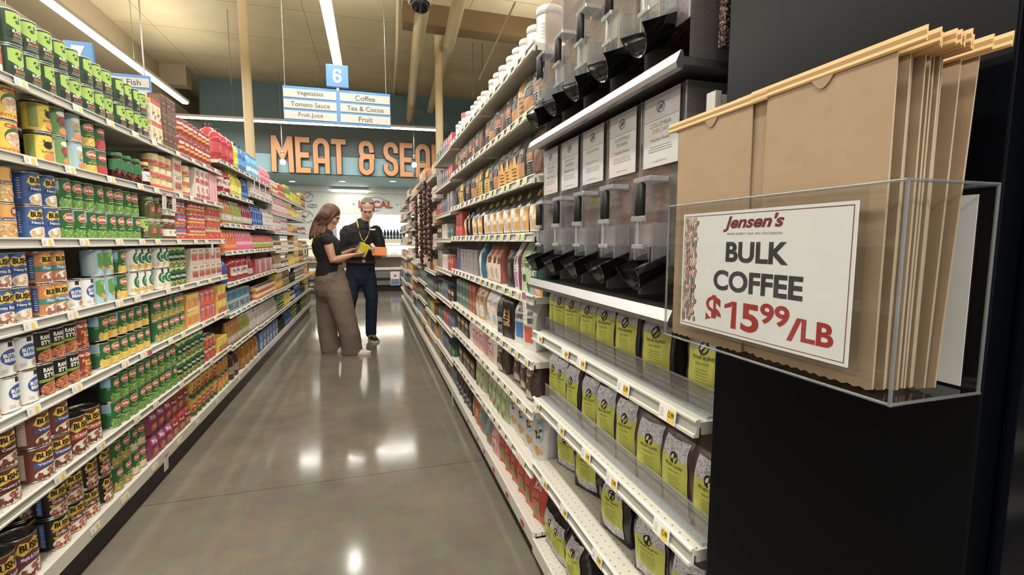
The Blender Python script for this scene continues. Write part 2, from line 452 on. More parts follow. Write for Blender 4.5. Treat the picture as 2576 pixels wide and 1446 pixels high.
# the store goes on behind the camera: its even light comes from the world
FY, BY, SZ = 12.0, 14.6, 2.80          # fascia of the meat department, its back wall, its soffit
fx0, fx1 = -3.47, 9.0
structure('wall_back', MB().box(-9, 9, BY, BY + .1, 0, 4.78), 'wall_white')
structure('wall_fascia', MB().box(fx0, fx1, FY, FY + .12, SZ + .42, 4.78), 'wall_teal')
structure('trim_1', MB().box(-2.62, fx1, FY - .05, FY - .001, SZ + .42, SZ + 1.12), 'wall_slate')
structure('trim_2', MB().box(fx0, fx1, FY - .03, FY + .12, SZ, SZ + .42), 'wall_sky')
structure('wall_soffit', MB().box(fx0, fx1, FY, BY - .25, SZ - .03, SZ - .001), 'soffit_teal')
structure('trim_3', MB().box(fx0, fx1, BY - .25, BY - .001, SZ - .16, SZ - .03), 'wall_white')

# beams, pipes and posts under the deck
def beam(name, p, q, w, h, m, label):
    p = Vector(p); q = Vector(q); t = (q - p).normalized(); a = t.cross(Vector((0, 0, 1))).normalized() * w / 2; b = Vector((0, 0, h))
    mb = MB()
    A = [p - a - b, p + a - b, p + a, p - a]; B = [q - a - b, q + a - b, q + a, q - a]
    for i in range(4): mb.quad([A[i], A[(i + 1) % 4], B[(i + 1) % 4], B[i]])
    mb.quad(A[::-1]); mb.quad(B)
    o = mb.build(name, m); o['kind'] = 'structure'; o['label'] = label; return o
beam('beam_1', (-3.7, -4, 4.79), (-4.3, 13.9, 4.79), .5, .55, 'beam_tan', 'deep tan roof beam running along above the canned goods rack')
beam('beam_2', (.55, 7.6, 4.79), (7.2, 7.6, 4.79), .30, .31, 'beam_brown', 'brown roof beam crossing above the coffee rack')
beam('beam_3', (-8.9, 11.5, 4.79), (-3.5, 11.5, 4.79), .3, .4, 'beam_tan', 'short tan roof beam beside the teal fascia')
def pipe(name, pts, r, m, label, cat, seg=14):
    mb = MB().tube(pts, r, seg)
    return tag(mb.build(name, m), label, cat)
def post(x, y, z0, r, label):
    mb = MB().tube([(x, y, z0), (x, y, 4.77)], r, 16)
    return tag(mb.build('support_post', 'post_tan'), label, 'post')
post(-1.60, 7.55, 0.0, .062, 'tan round post rising from behind the bottled drinks to the roof')
post(1.115, 7.85, 0.0, .062, 'tan round post rising from behind the coffee canisters to the roof')
p0 = onZ(1062, 45, 4.62); p1 = onZ(1032, 300, 4.0)
q = onY(1030, 305, 12.05)
pipe('roof_brace', [onY(1075, -60, 5.6), onY(1056, 70, 6.6), q], .085, 'pipe_tan', 'tan square-looking brace sloping down from the dome camera to the fascia', 'brace', 4)
pipe('drain_pipe', [onY(1168, -60, 5.6), onY(1131, 105, 7.0), onY(1125, 128, 8.3), onY(1103, 200, 9.7), onY(1083, 278, 11.88)], [.092, .085, .085, .085, .085], 'pipe_tan', 'thick tan pipe sloping behind the tan post beside the coffee rack', 'pipe')
pipe('sway_rod', [onY(1296, 5, 5.0), onY(1205, 200, 7.8)], .012, 'pipe_tan', 'thin tan sway rod slanting above the white coffee canisters', 'rod', 6)
pipe('sprinkler_pipe', [onY(1005, -40, 5.4), onY(1000, 120, 7.4), onY(991, 236, 12.03)], .028, 'pipe_tan', 'slender tan sprinkler pipe sloping just beyond the aisle sign', 'pipe', 8)
for i, (px, py, Y, ln, what) in enumerate([(350, 10, 6.0, .8, 'above the canned goods rack near the roof beam'), (745, 165, 6.0, 0, ''), (570, 5, 8.5, 1.2, 'above the bottled drinks by the tan post'),
                                           (1189, 110, 8.6, .9, 'right above the bright red canister lid'), (1213, 115, 8.6, .95, 'above the white canisters, the thicker of two')]):
    if not ln: continue
    p = onY(px, py, Y)
    mb = MB().tube([(p.x, p.y, 4.77), (p.x, p.y, p.z - ln)], .006 if i < 4 else .010, 6)
    tag(mb.build('hanger_wire', 'steel'), 'dark hanger wire dropping from the roof ' + what.replace('right above', 'above'), 'wire')

# dome camera
p = onY(1056, 8, 5.2)
t = thing('dome_camera', 'black security dome in a white housing hanging under the roof', 'security camera', (p.x, p.y, p.z))
MB().lathe([(.0, .07), (.115, .07), (.125, .03), (.12, .0), (.10, -.005)], 24).build('housing', 'white_paint', t)
MB().lathe([(.105, .0), (.10, -.04), (.075, -.075), (.04, -.095), (.001, -.10)], 24).build('dome', 'black_plastic', t)
MB().tube([(0, 0, .07), (0, 0, 4.77 - p.z)], .02, 10).build('drop_pipe', 'pipe_tan', t)

# strip lamps
def strip(p, q, z, label, hang=(.2, .5, .8)):
    p = Vector((p[0], p[1], z)); q = Vector((q[0], q[1], z)); d = (q - p); L = d.length
    t = thing('strip_lamp', label, 'ceiling light', p, math.atan2(d.y, d.x), 'strip lamps of the shop floor')
    MB().box(0, L, -.06, .06, .005, .05).build('housing', 'white_paint', t)
    MB().box(.01, L - .01, -.045, .045, -.02, .006, bev=.01).build('diffuser', 'lamp_glow', t)
    for h in hang: MB().tube([(L * h, 0, .05), (L * h, 0, 4.77 - z)], .004, 5).build('hanger_cable', 'steel', t)
strip((-.38, 7.3), (-.38, -6), 3.70, 'long bright strip lamp ending just behind the aisle number sign')
strip((-3.12, 10.0), (-3.12, .5), 3.70, 'long bright strip lamp running above the canned goods rack')
strip((2.40, 7.3), (2.40, -6), 3.70, 'strip lamp above the next aisle beyond the coffee rack')
strip((-5.9, 10), (-5.9, .5), 3.70, 'strip lamp over the farther aisle beyond the canned goods')
strip((-3.62, 11.06), (1.46, 10.72), 3.69, 'cross strip lamp hanging in front of the meat sign')
# ---------------------------------------------------------------- hanging aisle signs
def text_mesh(parent, name, s, m, cx, cz, w, h, y, bold=.02, depth=.0, keep=True, shear=0.0, scale_only=None):
    """lettering facing -y, centred at cx, cz"""
    vs, fs, asp = glyphs(s, bold, shear, 7 if bold < .05 else 3)
    W, H = w, h
    if keep: W = min(W, H * asp); H = W / asp
    mb = MB()
    if depth:
        # front and back caps plus walls along open edges
        ed = {}
        for f in fs:
            for i in range(len(f)):
                a, b = f[i], f[(i + 1) % len(f)]
                ed[(a, b)] = 1
        n = len(vs)
        mb.v = [(cx + a * W, y, cz + b * H) for a, b in vs] + [(cx + a * W, y + depth, cz + b * H) for a, b in vs]
        for f in fs: mb.f.append(f); mb.c.append(None); mb.m.append(0); mb.s.append(False)
        for (a, b) in ed:
            if (b, a) not in ed: mb.f.append((a, a + n, b + n, b)); mb.c.append(None); mb.m.append(0 if not isinstance(m, list) else 1); mb.s.append(False)
    else:
        mb.v = [(cx + a * W, y, cz + b * H) for a, b in vs]
        for f in fs: mb.f.append(f); mb.c.append(None); mb.m.append(0); mb.s.append(False)
    return mb.build(name, m, parent)

def stroke_letter(paths, w):
    """rounded heavy strokes in a unit cell, returned as outline-free quads (x, z)"""
    quads = []
    for p in paths:
        for i in range(len(p) - 1):
            a = Vector(p[i]); b = Vector(p[i + 1]); d = (b - a).normalized(); n = Vector((-d.y, d.x)) * w / 2
            quads.append([a + n, a - n, b - n, b + n])
        for i in range(1, len(p) - 1):
            c = Vector(p[i]); quads.append([c + Vector((math.cos(k * math.pi / 12), math.sin(k * math.pi / 12))) * w / 2 for k in range(24)])
    return quads
def arc(cx, cy, rx, ry, a0, a1, n=12): return [(cx + rx * math.cos(R(a0 + (a1 - a0) * i / n)), cy + ry * math.sin(R(a0 + (a1 - a0) * i / n))) for i in range(n + 1)]

def aisle_sign(loc, num, left, right, label, W=1.02, rz=0.0):
    t = thing('aisle_sign', label, 'sign', loc, rz, 'hanging aisle signs')
    H = .335
    pn = MB().box(-W / 2, W / 2, 0, .03, -H, 0).build('panel', 'sign_blue', t)
    for i in range(3):
        for side, words in ((-1, left), (1, right)):
            x0, x1 = (-W / 2 + .005, -.018) if side < 0 else (.018, W / 2 - .005)
            z1 = -.028 - i * .104; z0 = z1 - .08
            c = MB().box(x0, x1, -.006, -.0005, z0, z1).build('name_strip', 'sign_cream', t)
            if words[i]: text_mesh(c, 'lettering', words[i], 'sign_ink', (x0 + x1) / 2, (z0 + z1) / 2, .36, .052, -.0075, bold=.004)
    nb = MB().box(-.105, .105, -.02, .012, .02, .235, bev=.004).build('number_plate', 'sign_blue', t)
    if num == '6':
        # heavy rounded numeral with a short serif, as on the plate
        n6 = MB(); k = .13
        six = [[(.62, .80), (.62, .86)] + arc(.40, .72, .22, .22, 20, 180, 10) + [(.18, .28)] + arc(.40, .28, .22, .22, 180, 360, 10) + arc(.40, .36, .22, .18, 0, 160, 10)]
        for qi, q in enumerate(stroke_letter(six, .19)):
            P = [((v.x - .40) * k, -.0215 - .00003 * qi, (v.y - .5) * k + .128) for v in q]
            if sum(P[i][0] * P[(i + 1) % len(P)][2] - P[(i + 1) % len(P)][0] * P[i][2] for i in range(len(P))) < 0: P = P[::-1]
            n6.quad(P)
        n6.build('lettering', 'sign_white', nb)
    else: text_mesh(nb, 'lettering', num, 'sign_white', 0, .13, .12, .14, -.022, bold=.06, depth=.0)
    MB().box(-.012, .012, -.004, .012, -.01, .03).build('clip', 'sign_white', t)
    for x in (-W / 2 + .02, W / 2 - .04): MB().tube([(x, .015, 0), (x, .015, 4.77 - loc[2])], .003, 5).build('hanger_cable', 'steel', t)
    return t
aisle_sign((-.28, 5.2, 2.765), '6', ['Vegetables', 'Tomato Sauce', 'Fruit Juice'], ['Coffee', 'Tea & Cocoa', 'Fruit'], 'blue hanging aisle sign numbered 6 listing vegetables, coffee and fruit')
s7 = Vector((onY(200, 130, 5.2).x, 5.2, onY(330, 187, 5.2).z))
aisle_sign((s7.x, 5.2, s7.z), '7', ['', '', ''], ['Canned Fish', '', ''], 'blue hanging aisle sign partly hidden behind the stacked green cans', )

# ---------------------------------------------------------------- MEAT & SEAFOOD letters
W_ = .145; e = W_ / 2
LET = {
    'M': (.66, [[(e, 0), (e + .02, 1)], [(.66 - e, 0), (.66 - e - .02, 1)], [(e + .02, 1 - .02), (.33, .42), (.66 - e - .02, 1 - .02)]]),
    'E': (.44, [[(e, 0), (e, 1)], [(e, e), (.44, e)], [(e, .5), (.40, .5)], [(e, 1 - e), (.43, 1 - e)]]),
    'A': (.50, [[(e, 0), (e, .78)] + arc(.25, .75, .25 - e, .25 - e, 180, 0) + [(.5 - e, .78), (.5 - e, 0)], [(e, .36), (.5 - e, .36)]]),
    'T': (.46, [[(.23, 0), (.23, 1)], [(0, 1 - e), (.46, 1 - e)]]),
    '&': (.50, [[(.42, .66)] + arc(.24, .80, .16, .20 - e, 0, 180) + arc(.24, .68, .16, .14, 180, 270) + [(.24, .54)], [(.24, .54)] + arc(.24, .40, .17, .14, 90, 180) + arc(.24, .24, .17, .24 - e, 180, 360) + [(.41, .5)], [(.24, .54), (.5, .54)]]),
    'S': (.48, [[(.48 - e, .68)] + arc(.24, .78, .24 - e, .22 - e, 0, 180) + [(e, .68), (.14, .55), (.36, .44), (.48 - e, .32)] + arc(.24, .22, .24 - e, .22 - e, 0, -180) + [(e, .34)]]),
    'F': (.43, [[(e, 0), (e, 1)], [(e, .5), (.40, .5)], [(e, 1 - e), (.43, 1 - e)]]),
    'O': (.50, [arc(.25, .75, .25 - e, .25 - e, 180, 0) + arc(.25, .25, .25 - e, .25 - e, 0, -180) + [(e, .75)]]),
    'D': (.50, [[(e, 0), (e, 1)], [(e, 1 - e), (.25, 1 - e)] + arc(.25, .75, .25 - e, .25 - e, 90, 0) + arc(.25, .25, .25 - e, .25 - e, 0, -90) + [(e, e)]]),
}
lx = onY(683, 390, FY - .07).x; lz0 = onY(700, 433, FY - .07).z; lH = .80
ms = thing('meat_department_sign', 'big orange MEAT & SEAFOOD letters with dark edges on the teal fascia', 'sign', (0, FY, 0))
pitch_x = {'M': .72, 'E': .53, 'A': .56, 'T': .62, '&': .56, 'S': .54, ' ': .24, 'F': .50, 'O': .58, 'D': .58}
x = lx
for ch in 'MEAT & SEAFOOD':
    if ch != ' ':
        wd, paths = LET[ch]
        for grow, y0, y1, m, nm in ((.05, -.10, -.055, 'letter_edge', 'letter_backing'), (0.0, -.135, -.10, 'letter_orange', 'letter')):
            mb = MB()
            for qi, q in enumerate(stroke_letter(paths, W_ + grow)):
                P = [(x + a.x * lH * .88, a.y * lH + lz0) for a in q]
                if sum(P[i][0] * P[(i + 1) % len(P)][1] - P[(i + 1) % len(P)][0] * P[i][1] for i in range(len(P))) < 0: P = P[::-1]
                n = len(mb.v); k = len(P)
                yy = y0 - .00015 * qi
                mb.v += [(a, yy, b) for a, b in P] + [(a, y1, b) for a, b in P]
                mb.f.append(tuple(range(n, n + k))); mb.f.append(tuple(range(n + 2 * k - 1, n + k - 1, -1)))
                for i in range(k): mb.f.append((n + i, n + k + i, n + k + (i + 1) % k, n + (i + 1) % k))
                mb.c += [None] * (k + 2); mb.m += [0] * (k + 2); mb.s += [False] * (k + 2)
            if nm == 'letter_backing': bk = mb.build(nm, m, ms)
            else: mb.build(nm, m, ms)
    x += pitch_x[ch] * lH * .88

# pendant lamps and downlights in front of the fascia
for px, py, lab in ((711, 400, 'glowing glass pendant lamp hanging in front of the letter M'), (1042, 408, 'glowing glass pendant lamp hanging in front of the letter E beside the coffee rack')):
    p = onY(px, py, 11.2)
    t = thing('pendant_lamp', lab, 'lamp', (p.x, p.y, p.z))
    MB().lathe([(.03, .13), (.07, .12), (.085, .05), (.085, -.10), (.08, -.11)], 16).build('glass_shade', 'acrylic', t)
    MB().lathe([(.001, .0), (.05, -.02), (.062, -.06), (.045, -.10), (.001, -.115)], 12).build('bulb', 'downlight_glow', t)
    MB().lathe([(.001, .16), (.03, .16), (.035, .12), (.001, .115)], 12).build('cap', 'steel', t)
    MB().tube([(0, 0, .16), (0, 0, 4.77 - p.z)], .008, 6).build('cord', 'steel', t)
for px, w in ((735, 'above the tall drinks rack end'), (861, 'the middle of three'), (988, 'beside the coffee rack end'), (610, 'hidden beyond the shelves')):
    p = onZ(px, 456, SZ - .035)
    t = thing('downlight', 'small round downlight in the teal soffit, ' + w, 'ceiling light', (p.x, p.y, SZ - .032), 0, 'soffit downlights')
    MB().lathe([(.10, .0), (.11, -.006), (.075, -.008), (.07, -.0045)], 20).build('trim_ring', 'white_paint', t)
    MB().disc(.07, -.006, 20, up=False).build('lens', 'downlight_glow', t)
p = onY(880, 478, BY - .35); q = onY(834, 478, BY - .35); q2 = onY(926, 478, BY - .35)
t = thing('wall_lamp', 'short linear lamp glowing under the white soffit edge', 'light', (q.x, BY - .36, SZ - .13))
MB().box(0, q2.x - q.x, 0, .1, .0, .03).build('housing', 'white_paint', t)
MB().box(.01, q2.x - q.x - .01, -.012, .09, -.05, .0, bev=.01).build('diffuser', 'lamp_glow', t)
# ---------------------------------------------------------------- shelving
def perforated():
    m = bpy.data.materials.new('perforated_shelf'); m.use_nodes = True
    nt = m.node_tree; b = nt.nodes['Principled BSDF']; L = nt.links.new
    g = nt.nodes.new('ShaderNodeNewGeometry'); sp = nt.nodes.new('ShaderNodeSeparateXYZ'); L(g.outputs['Position'], sp.inputs[0])
    def cell(out, per):
        p = nt.nodes.new('ShaderNodeMath'); p.operation = 'PINGPONG'; p.inputs[1].default_value = per / 2; L(out, p.inputs[0]); return p
    a = cell(sp.outputs['X'], .025); c = cell(sp.outputs['Y'], .025)
    s1 = nt.nodes.new('ShaderNodeMath'); s1.operation = 'MULTIPLY'; L(a.outputs[0], s1.inputs[0]); L(a.outputs[0], s1.inputs[1])
    s2 = nt.nodes.new('ShaderNodeMath'); s2.operation = 'MULTIPLY_ADD'; L(c.outputs[0], s2.inputs[0]); L(c.outputs[0], s2.inputs[1]); L(s1.outputs[0], s2.inputs[2])
    lt = nt.nodes.new('ShaderNodeMath'); lt.operation = 'LESS_THAN'; lt.inputs[1].default_value = .0019 ** 2; L(s2.outputs[0], lt.inputs[0])
    mx = nt.nodes.new('ShaderNodeMix'); mx.data_type = 'RGBA'; mx.inputs['A'].default_value = hexc('D6D2C6'); mx.inputs['B'].default_value = hexc('2A2926')
    L(lt.outputs[0], mx.inputs['Factor']); L(mx.outputs['Result'], b.inputs['Base Color']); b.inputs['Roughness'].default_value = .4
    return m
M['perforated'] = perforated()
mat('rail_channel', 'A9A79F', 0.4, noise=.03)
mat('rail_channel_dark', '8C8B86', 0.4, noise=.03)

def shelf_part(t, s, xf, xb, y0, y1, z, lip=.034, plate='perforated', rail='rail_white', chan='rail_channel'):
    """one shelf: pressed plate with folded sides, price rail on its front edge. s = -1: its back lies at -x"""
    def X(a): return xf + s * a
    D = abs(xb - xf)
    mb = MB()
    xs = sorted((X(.004), X(D - .01)))
    mb.box(xs[0], xs[1], y0 + .004, y1 - .004, z - .016, z - .006)
    for yy in (y0 + .004, y1 - .008):
        mb.box(*sorted((X(.012), X(D - .02))), yy, yy + .004, z - .030, z - .016)      # folded side flange
    o = mb.build('shelf', plate, t)
    r = MB()
    # rail profile: top bead, sloped channel, bottom bead
    prof = [(0.0, 0.0), (-.004, -.002), (-.004, -.006), (.001, -.007), (-.003, -lip + .007), (-.008, -lip + .006), (-.008, -lip), (.004, -lip), (.006, 0.0)]
    pts = [[(X(a), y, z + b) for a, b in prof] for y in (y0 + .003, y1 - .003)]
    n = len(prof)
    for i in range(n):
        j = (i + 1) % n
        q = [pts[0][i], pts[0][j], pts[1][j], pts[1][i]]
        r.quad(q if s > 0 else q[::-1], None, 1 if i == 3 else 0)
    r.quad(pts[0] if s < 0 else pts[0][::-1]); r.quad(pts[1] if s > 0 else pts[1][::-1])
    r.build('price_rail', [rail, chan], o)
    return o

def unit(s, xf, xb, y0, y1, levels, label, group, top=None, base_front=None, kick='dark_kick', backm='back_panel'):
    """levels: list of z, the lowest is the base deck"""
    t = thing('shelving_unit', label, 'shelving', (0, 0, 0), 0, group)
    top = top or max(levels) + .08
    MB().box(*sorted((xb, xb + s * .03)), y0 + .001, y1 - .001, 0, top).build('back_panel', backm, t)
    MB().box(*sorted((xb - s * .03, xb)), y0 + .001, y0 + .025, 0, top).build('upright', 'white_metal', t)
    zb = min(levels)
    for z in levels:
        if z == zb: continue
        shelf_part(t, s, xf, xb, y0, y1, z)
    bx = xf + s * .005
    o = MB().box(*sorted((bx + s * .004, xb)), y0 + .001, y1 - .001, zb - .02, zb - .006).build('base_deck', 'perforated', t)
    r = MB(); r.box(*sorted((bx - s * .006, bx + s * .006)), y0 + .002, y1 - .002, zb - .055, zb)
    r.build('price_rail', ['rail_white'], o)
    MB().box(*sorted((bx + s * .02, bx + s * .035)), y0 + .001, y1 - .001, 0.0, zb - .02).build('kick_plate', kick, t)
    return t

LX, LB = -1.06, -1.50            # canned goods rack: shelf fronts, back
RX, RB = 0.56, 1.00              # coffee rack
LZ = [1.765, 1.525, 1.26, .995, .725, .45, .165]      # near sections, top shelf first
LSEC = [1.135, 2.1, 3.065, 4.03, 4.995, 5.96, 6.925, 7.89, 8.855]
L2 = [1.858, 1.622, 1.385, 1.17, .925, .685, .43, .165]
L3 = [1.86, 1.69, 1.40, 1.17, .925, .68, .42, .165]
L4 = [1.80, 1.58, 1.36, 1.14, .91, .67, .42, .165]
LLEV = [LZ, LZ, LZ, L2, L3, L4, L4, L4]
LDESC = ['nearest the camera', 'second along', 'ending where the shelf heights change', 'just past the canned goods, with big juice bottles',
         'with bottled drinks around the tan post', 'with boxed goods under a printed header card', 'second from the far end', 'at the far end beside the green rack']
for i in range(8):
    unit(-1, LX, LB, LSEC[i], LSEC[i + 1], LLEV[i], 'white canned goods rack unit ' + LDESC[i], 'canned goods rack units')
# coffee rack: 3 ft units
RSEC = [.69, 1.60, 2.514, 3.43, 4.345, 5.26, 6.18, 7.09, 8.0, 8.92, 9.83]
RM = [1.94, 1.722, 1.488, 1.28, 1.048, .805, .612, .385, .135]
RF = [1.93, 1.70, 1.47, 1.27, 1.02, .78, .56, .34, .135]
RG = [1.86, 1.64, 1.42, 1.20, .96, .74, .52, .32, .135]
RLEV = {1: RM, 2: RM, 3: RF, 4: RG, 5: RF, 6: RG, 7: RF, 8: RG, 9: RG}
RDESC = {1: 'with coffee bags beside the bulk dispensers', 2: 'with black coffee bags next to the boxed coffee pods', 3: 'stocked with boxed coffee pods and cocoa',
         4: 'behind the hanging dried chillies', 5: 'just past the hanging dried chillies', 6: 'of tea boxes midway along', 7: 'of tea boxes, third from far end', 8: 'second from its far end', 9: 'at its far end by the meat case'}
for i in range(1, 10):
    unit(1, RX, RB, RSEC[i], RSEC[i + 1], RLEV[i], 'white coffee rack unit ' + RDESC[i], 'coffee rack units')
NZ = [.925, .675, .425, .115]     # bulk coffee unit shelves under the dispensers
unit(1, RX, RB, RSEC[0], RSEC[1], NZ, 'white shelving unit of the bulk coffee, under the clear dispensers', 'coffee rack units', top=2.2, backm='dark_kick')
# ---------------------------------------------------------------- kinds of goods
class Kind:
    def __init__(s, name, cat, w, d, h, build):
        s.name = name; s.cat = cat; s.w = w; s.d = d; s.h = h; s._b = build; s.root = None
    def place(s, loc, rz, label, group=None):
        if s.root is None:
            o = s.root = s._b(); o.name = s.name
        else: o = copy_tree(s.root)
        o.location = loc; o.rotation_euler = (0, 0, rz)
        o['label'] = label; o['category'] = s.cat
        if group: o['group'] = group
        return o
K = {}
def mb_art(mb, art, fmap, m=0): art.put(mb, fmap, m)

def can(name, r, h, base, art, cat='can', lid=None, seg=40, simple=False, lidmat='tin'):
    def b():
        z0, z1 = .004, h - .004
        body = MB()
        body.lathe([(r - .004, 0), (r, .0015), (r, .004), (r - .0014, .0055), (r - .0014, h - .0055), (r, h - .004), (r, h - .0012), (r - .0015, h), (r - .003, h - .002)], seg)
        body.disc(r - .004, 0, seg, up=False)
        root = body.build(name, 'tin')
        lb = MB()
        lb.lathe([(r - .0008, z0 + .001), (r - .0008, z1 - .001)], seg, c=base)
        a = Art(r, h - .01); art(a); a.put(lb, cyl(r - .0008, .005))
        lb.build('label_print', 'printed_paper', root)
        ld = MB()
        ld.lathe([(r - .003, h - .002), (r - .0035, h - .005), (r - .007, h - .005), (r - .009, h - .0042), (r * .4, h - .0042), (r * .36, h - .005), (.0005, h - .005)], seg)
        ld.build('lid', lidmat, root)
        return root
    K[name] = Kind(name, cat, 2 * r + .0015, 2 * r, h, b); return K[name]

def carton(name, w, d, h, base, art, side=None, cat='box', m='printed_paper', bev=.0012, top=None):
    def b():
        mb = MB().box(-w / 2, w / 2, -d / 2, d / 2, 0, h, c=base, bev=bev)
        if top: mb.quad([(-w / 2 + .001, -d / 2 + .001, h + .0003), (w / 2 - .001, -d / 2 + .001, h + .0003), (w / 2 - .001, d / 2 - .001, h + .0003), (-w / 2 + .001, d / 2 - .001, h + .0003)], top)
        a = Art(w / 2, h, 1.0); art(a); a.put(mb, flat(-d / 2))
        if side:
            a = Art(d / 2, h, 1.0); side(a); a.put(mb, lambda u, v, o: (w / 2 + o, u, v)); a.put(mb, lambda u, v, o: (-w / 2 - o, -u, v))
        return mb.build(name, m)
    K[name] = Kind(name, cat, w + .002, d, h, b); return K[name]

def bagfn(w, d, h, lean=.12, thin=.012, bulge=.012, shoulder=.72, seed=0, wr=.0025):
    r = random.Random(seed); ph = [r.uniform(0, 6) for _ in range(6)]
    def depth(t):
        if t < shoulder: return d * (.92 + .08 * math.sin(math.pi * t / shoulder))
        k = (t - shoulder) / (1 - shoulder); return d * (1 - k) * .92 + thin * k
    def front(u, v):
        t = max(0, min(1, v / h)); x = u / (w / 2)
        dp = depth(t)
        y = -d / 2 + (d - dp) * (.62 if t > shoulder else .5)
        y -= bulge * (1 - x * x) * math.sin(math.pi * min(1, t * 1.05))
        y += wr * (math.sin(9 * t + ph[0] + 3 * x) + .7 * math.sin(17 * t + ph[1] - 5 * x) + .5 * math.sin(23 * x + ph[2] + 6 * t)) * (.3 + .7 * t)
        return y
    return depth, front

def pouch(name, w, d, h, base, art, cat='coffee bag', m='printed_bag', shoulder=.72, thin=.012, bulge=.010, wr=.0022, seed=0, tie=None, sidec=None, aw=1.0):
    def b():
        dep, fr = bagfn(w, d, h, thin=thin, bulge=bulge, shoulder=shoulder, seed=seed, wr=wr)
        mb = MB(); NV, NU = 22, 12; rows = []
        G = [[fr(-w / 2 + w * j / NU, h * i / NV) for j in range(NU + 1)] for i in range(NV + 1)]
        def frg(u, v):
            a = max(0, min(NU - 1e-6, (u + w / 2) / w * NU)); b_ = max(0, min(NV - 1e-6, v / h * NV)); j = int(a); i = int(b_); a -= j; b_ -= i
            return (G[i][j] * (1 - a) + G[i][j + 1] * a) * (1 - b_) + (G[i + 1][j] * (1 - a) + G[i + 1][j + 1] * a) * b_
        for i in range(NV + 1):
            t = i / NV; v = h * t; dp = dep(t); ring = []
            for j in range(NU + 1):
                u = -w / 2 + w * j / NU; ring.append((u, fr(u, v), v))
            yb = fr(w / 2, v) + dp; ym = fr(w / 2, v)
            gus = .25 * w * max(0, (t - .35)) * .55
            ring.append((w / 2 - gus * .9, (ym + yb) / 2, v)); ring.append((w / 2, yb, v))
            for j in range(1, NU): ring.append((w / 2 - w * j / NU, yb + .004 * math.sin(j * 1.3 + 7 * t), v))
            ring.append((-w / 2, yb, v)); ring.append((-w / 2 + gus * .9, (ym + yb) / 2, v))
            rows.append(ring)
        nr = len(rows[0])
        cf = base
        if sidec: cf = lambda i, j: base if j < NU else sidec
        mb.grid(rows, cf, 0, True, close=True)
        mb.quad(rows[0][::-1], base); mb.quad(rows[-1], base)
        o = mb.build(name, m)
        lb = MB(); a = Art(w / 2 * aw, h, w / 12); art(a)
        if a.ops:
            # long straight shapes follow the bag: cut every strip finely in height
            a2 = []
            for lay, c, V, F in a.ops:
                if len(F) and len(F[0]) == 4 and len(V) == 2 * (len(F) + 1):
                    hh = max(V[2 * i + 1][1] - V[2 * i][1] for i in range(len(V) // 2)); n = max(1, int(hh / (h / 22)) + 1)
                    nv = []; nf = []
                    kx = len(V) // 2
                    for i in range(kx):
                        for q in range(n + 1): nv.append((V[2 * i][0], V[2 * i][1] + (V[2 * i + 1][1] - V[2 * i][1]) * q / n))
                    for i in range(kx - 1):
                        for q in range(n): nf.append((i * (n + 1) + q, (i + 1) * (n + 1) + q, (i + 1) * (n + 1) + q + 1, i * (n + 1) + q + 1))
                    a2.append((lay, c, nv, nf))
                else: a2.append((lay, c, V, F))
            a.ops = a2
            a.put(lb, lambda u, v, o: (u, frg(u, v) - o, v), base=.0011 + wr * .25, step=.00018)
            lb.build('label_print', 'printed_paper' if m != 'printed_foil' else 'printed_gloss', o)
        if tie:
            y = fr(0, h * .97)
            tb = MB(); tb.box(-w / 2 * .98, w / 2 * .98, y - .012, y - .002, h * .93, h * .97, c=tie); tb.build('closure_strip', 'printed_matte', o)
        return o
    K[name] = Kind(name, cat, w + .004, d, h, b); return K[name]

def bottle(name, r, h, col, cap, art=None, neck=.3, cat='bottle', prof=None, m='juice', seg=16, capr=.42, waist=0.0):
    def b():
        hs = h * (1 - neck)
        p = prof or [(r * .9, 0), (r, .006), (r * (1 - waist * .2), hs * .3), (r * (1 - waist), hs * .5), (r, hs * .75), (r * .96, hs), (r * .7, hs + h * neck * .35), (r * capr, hs + h * neck * .65), (r * capr, h * .94)]
        mb = MB().lathe(p, seg, c=col); mb.disc(r * .9, 0, seg, c=col, up=False)
        o = mb.build(name, m)
        if art:
            lb = MB(); z0, z1 = hs * .22, hs * .8
            a = Art(r, z1 - z0); art(a)
            a.put(lb, cyl(r + .0005, z0)); lb.build('label_print', 'printed_gloss', o)
        cb = MB().lathe([(r * capr * 1.1, h * .92), (r * capr * 1.12, h - .002), (r * capr, h), (.0005, h)], seg, c=cap); cb.build('cap', 'printed_gloss', o)
        return o
    K[name] = Kind(name, cat, 2 * r + .002, 2 * r, h, b); return K[name]

def jar(name, r, h, col, lidc, art=None, cat='jar', seg=20, lh=.018):
    def b():
        mb = MB().lathe([(r * .9, 0), (r, .006), (r, h - lh - .014), (r * .86, h - lh - .002)], seg, c=col); mb.disc(r * .9, 0, seg, c=col, up=False)
        o = mb.build(name, 'juice')
        if art:
            lb = MB(); a = Art(r, h - lh - .025); art(a); a.put(lb, cyl(r + .0004, .012)); lb.build('label_print', 'printed_paper', o)
        MB().lathe([(r * .9, h - lh), (r * .92, h - .003), (r * .88, h), (.0005, h)], seg, c=lidc).build('lid', 'printed_gloss', o)
        return o
    K[name] = Kind(name, cat, 2 * r + .002, 2 * r, h, b); return K[name]

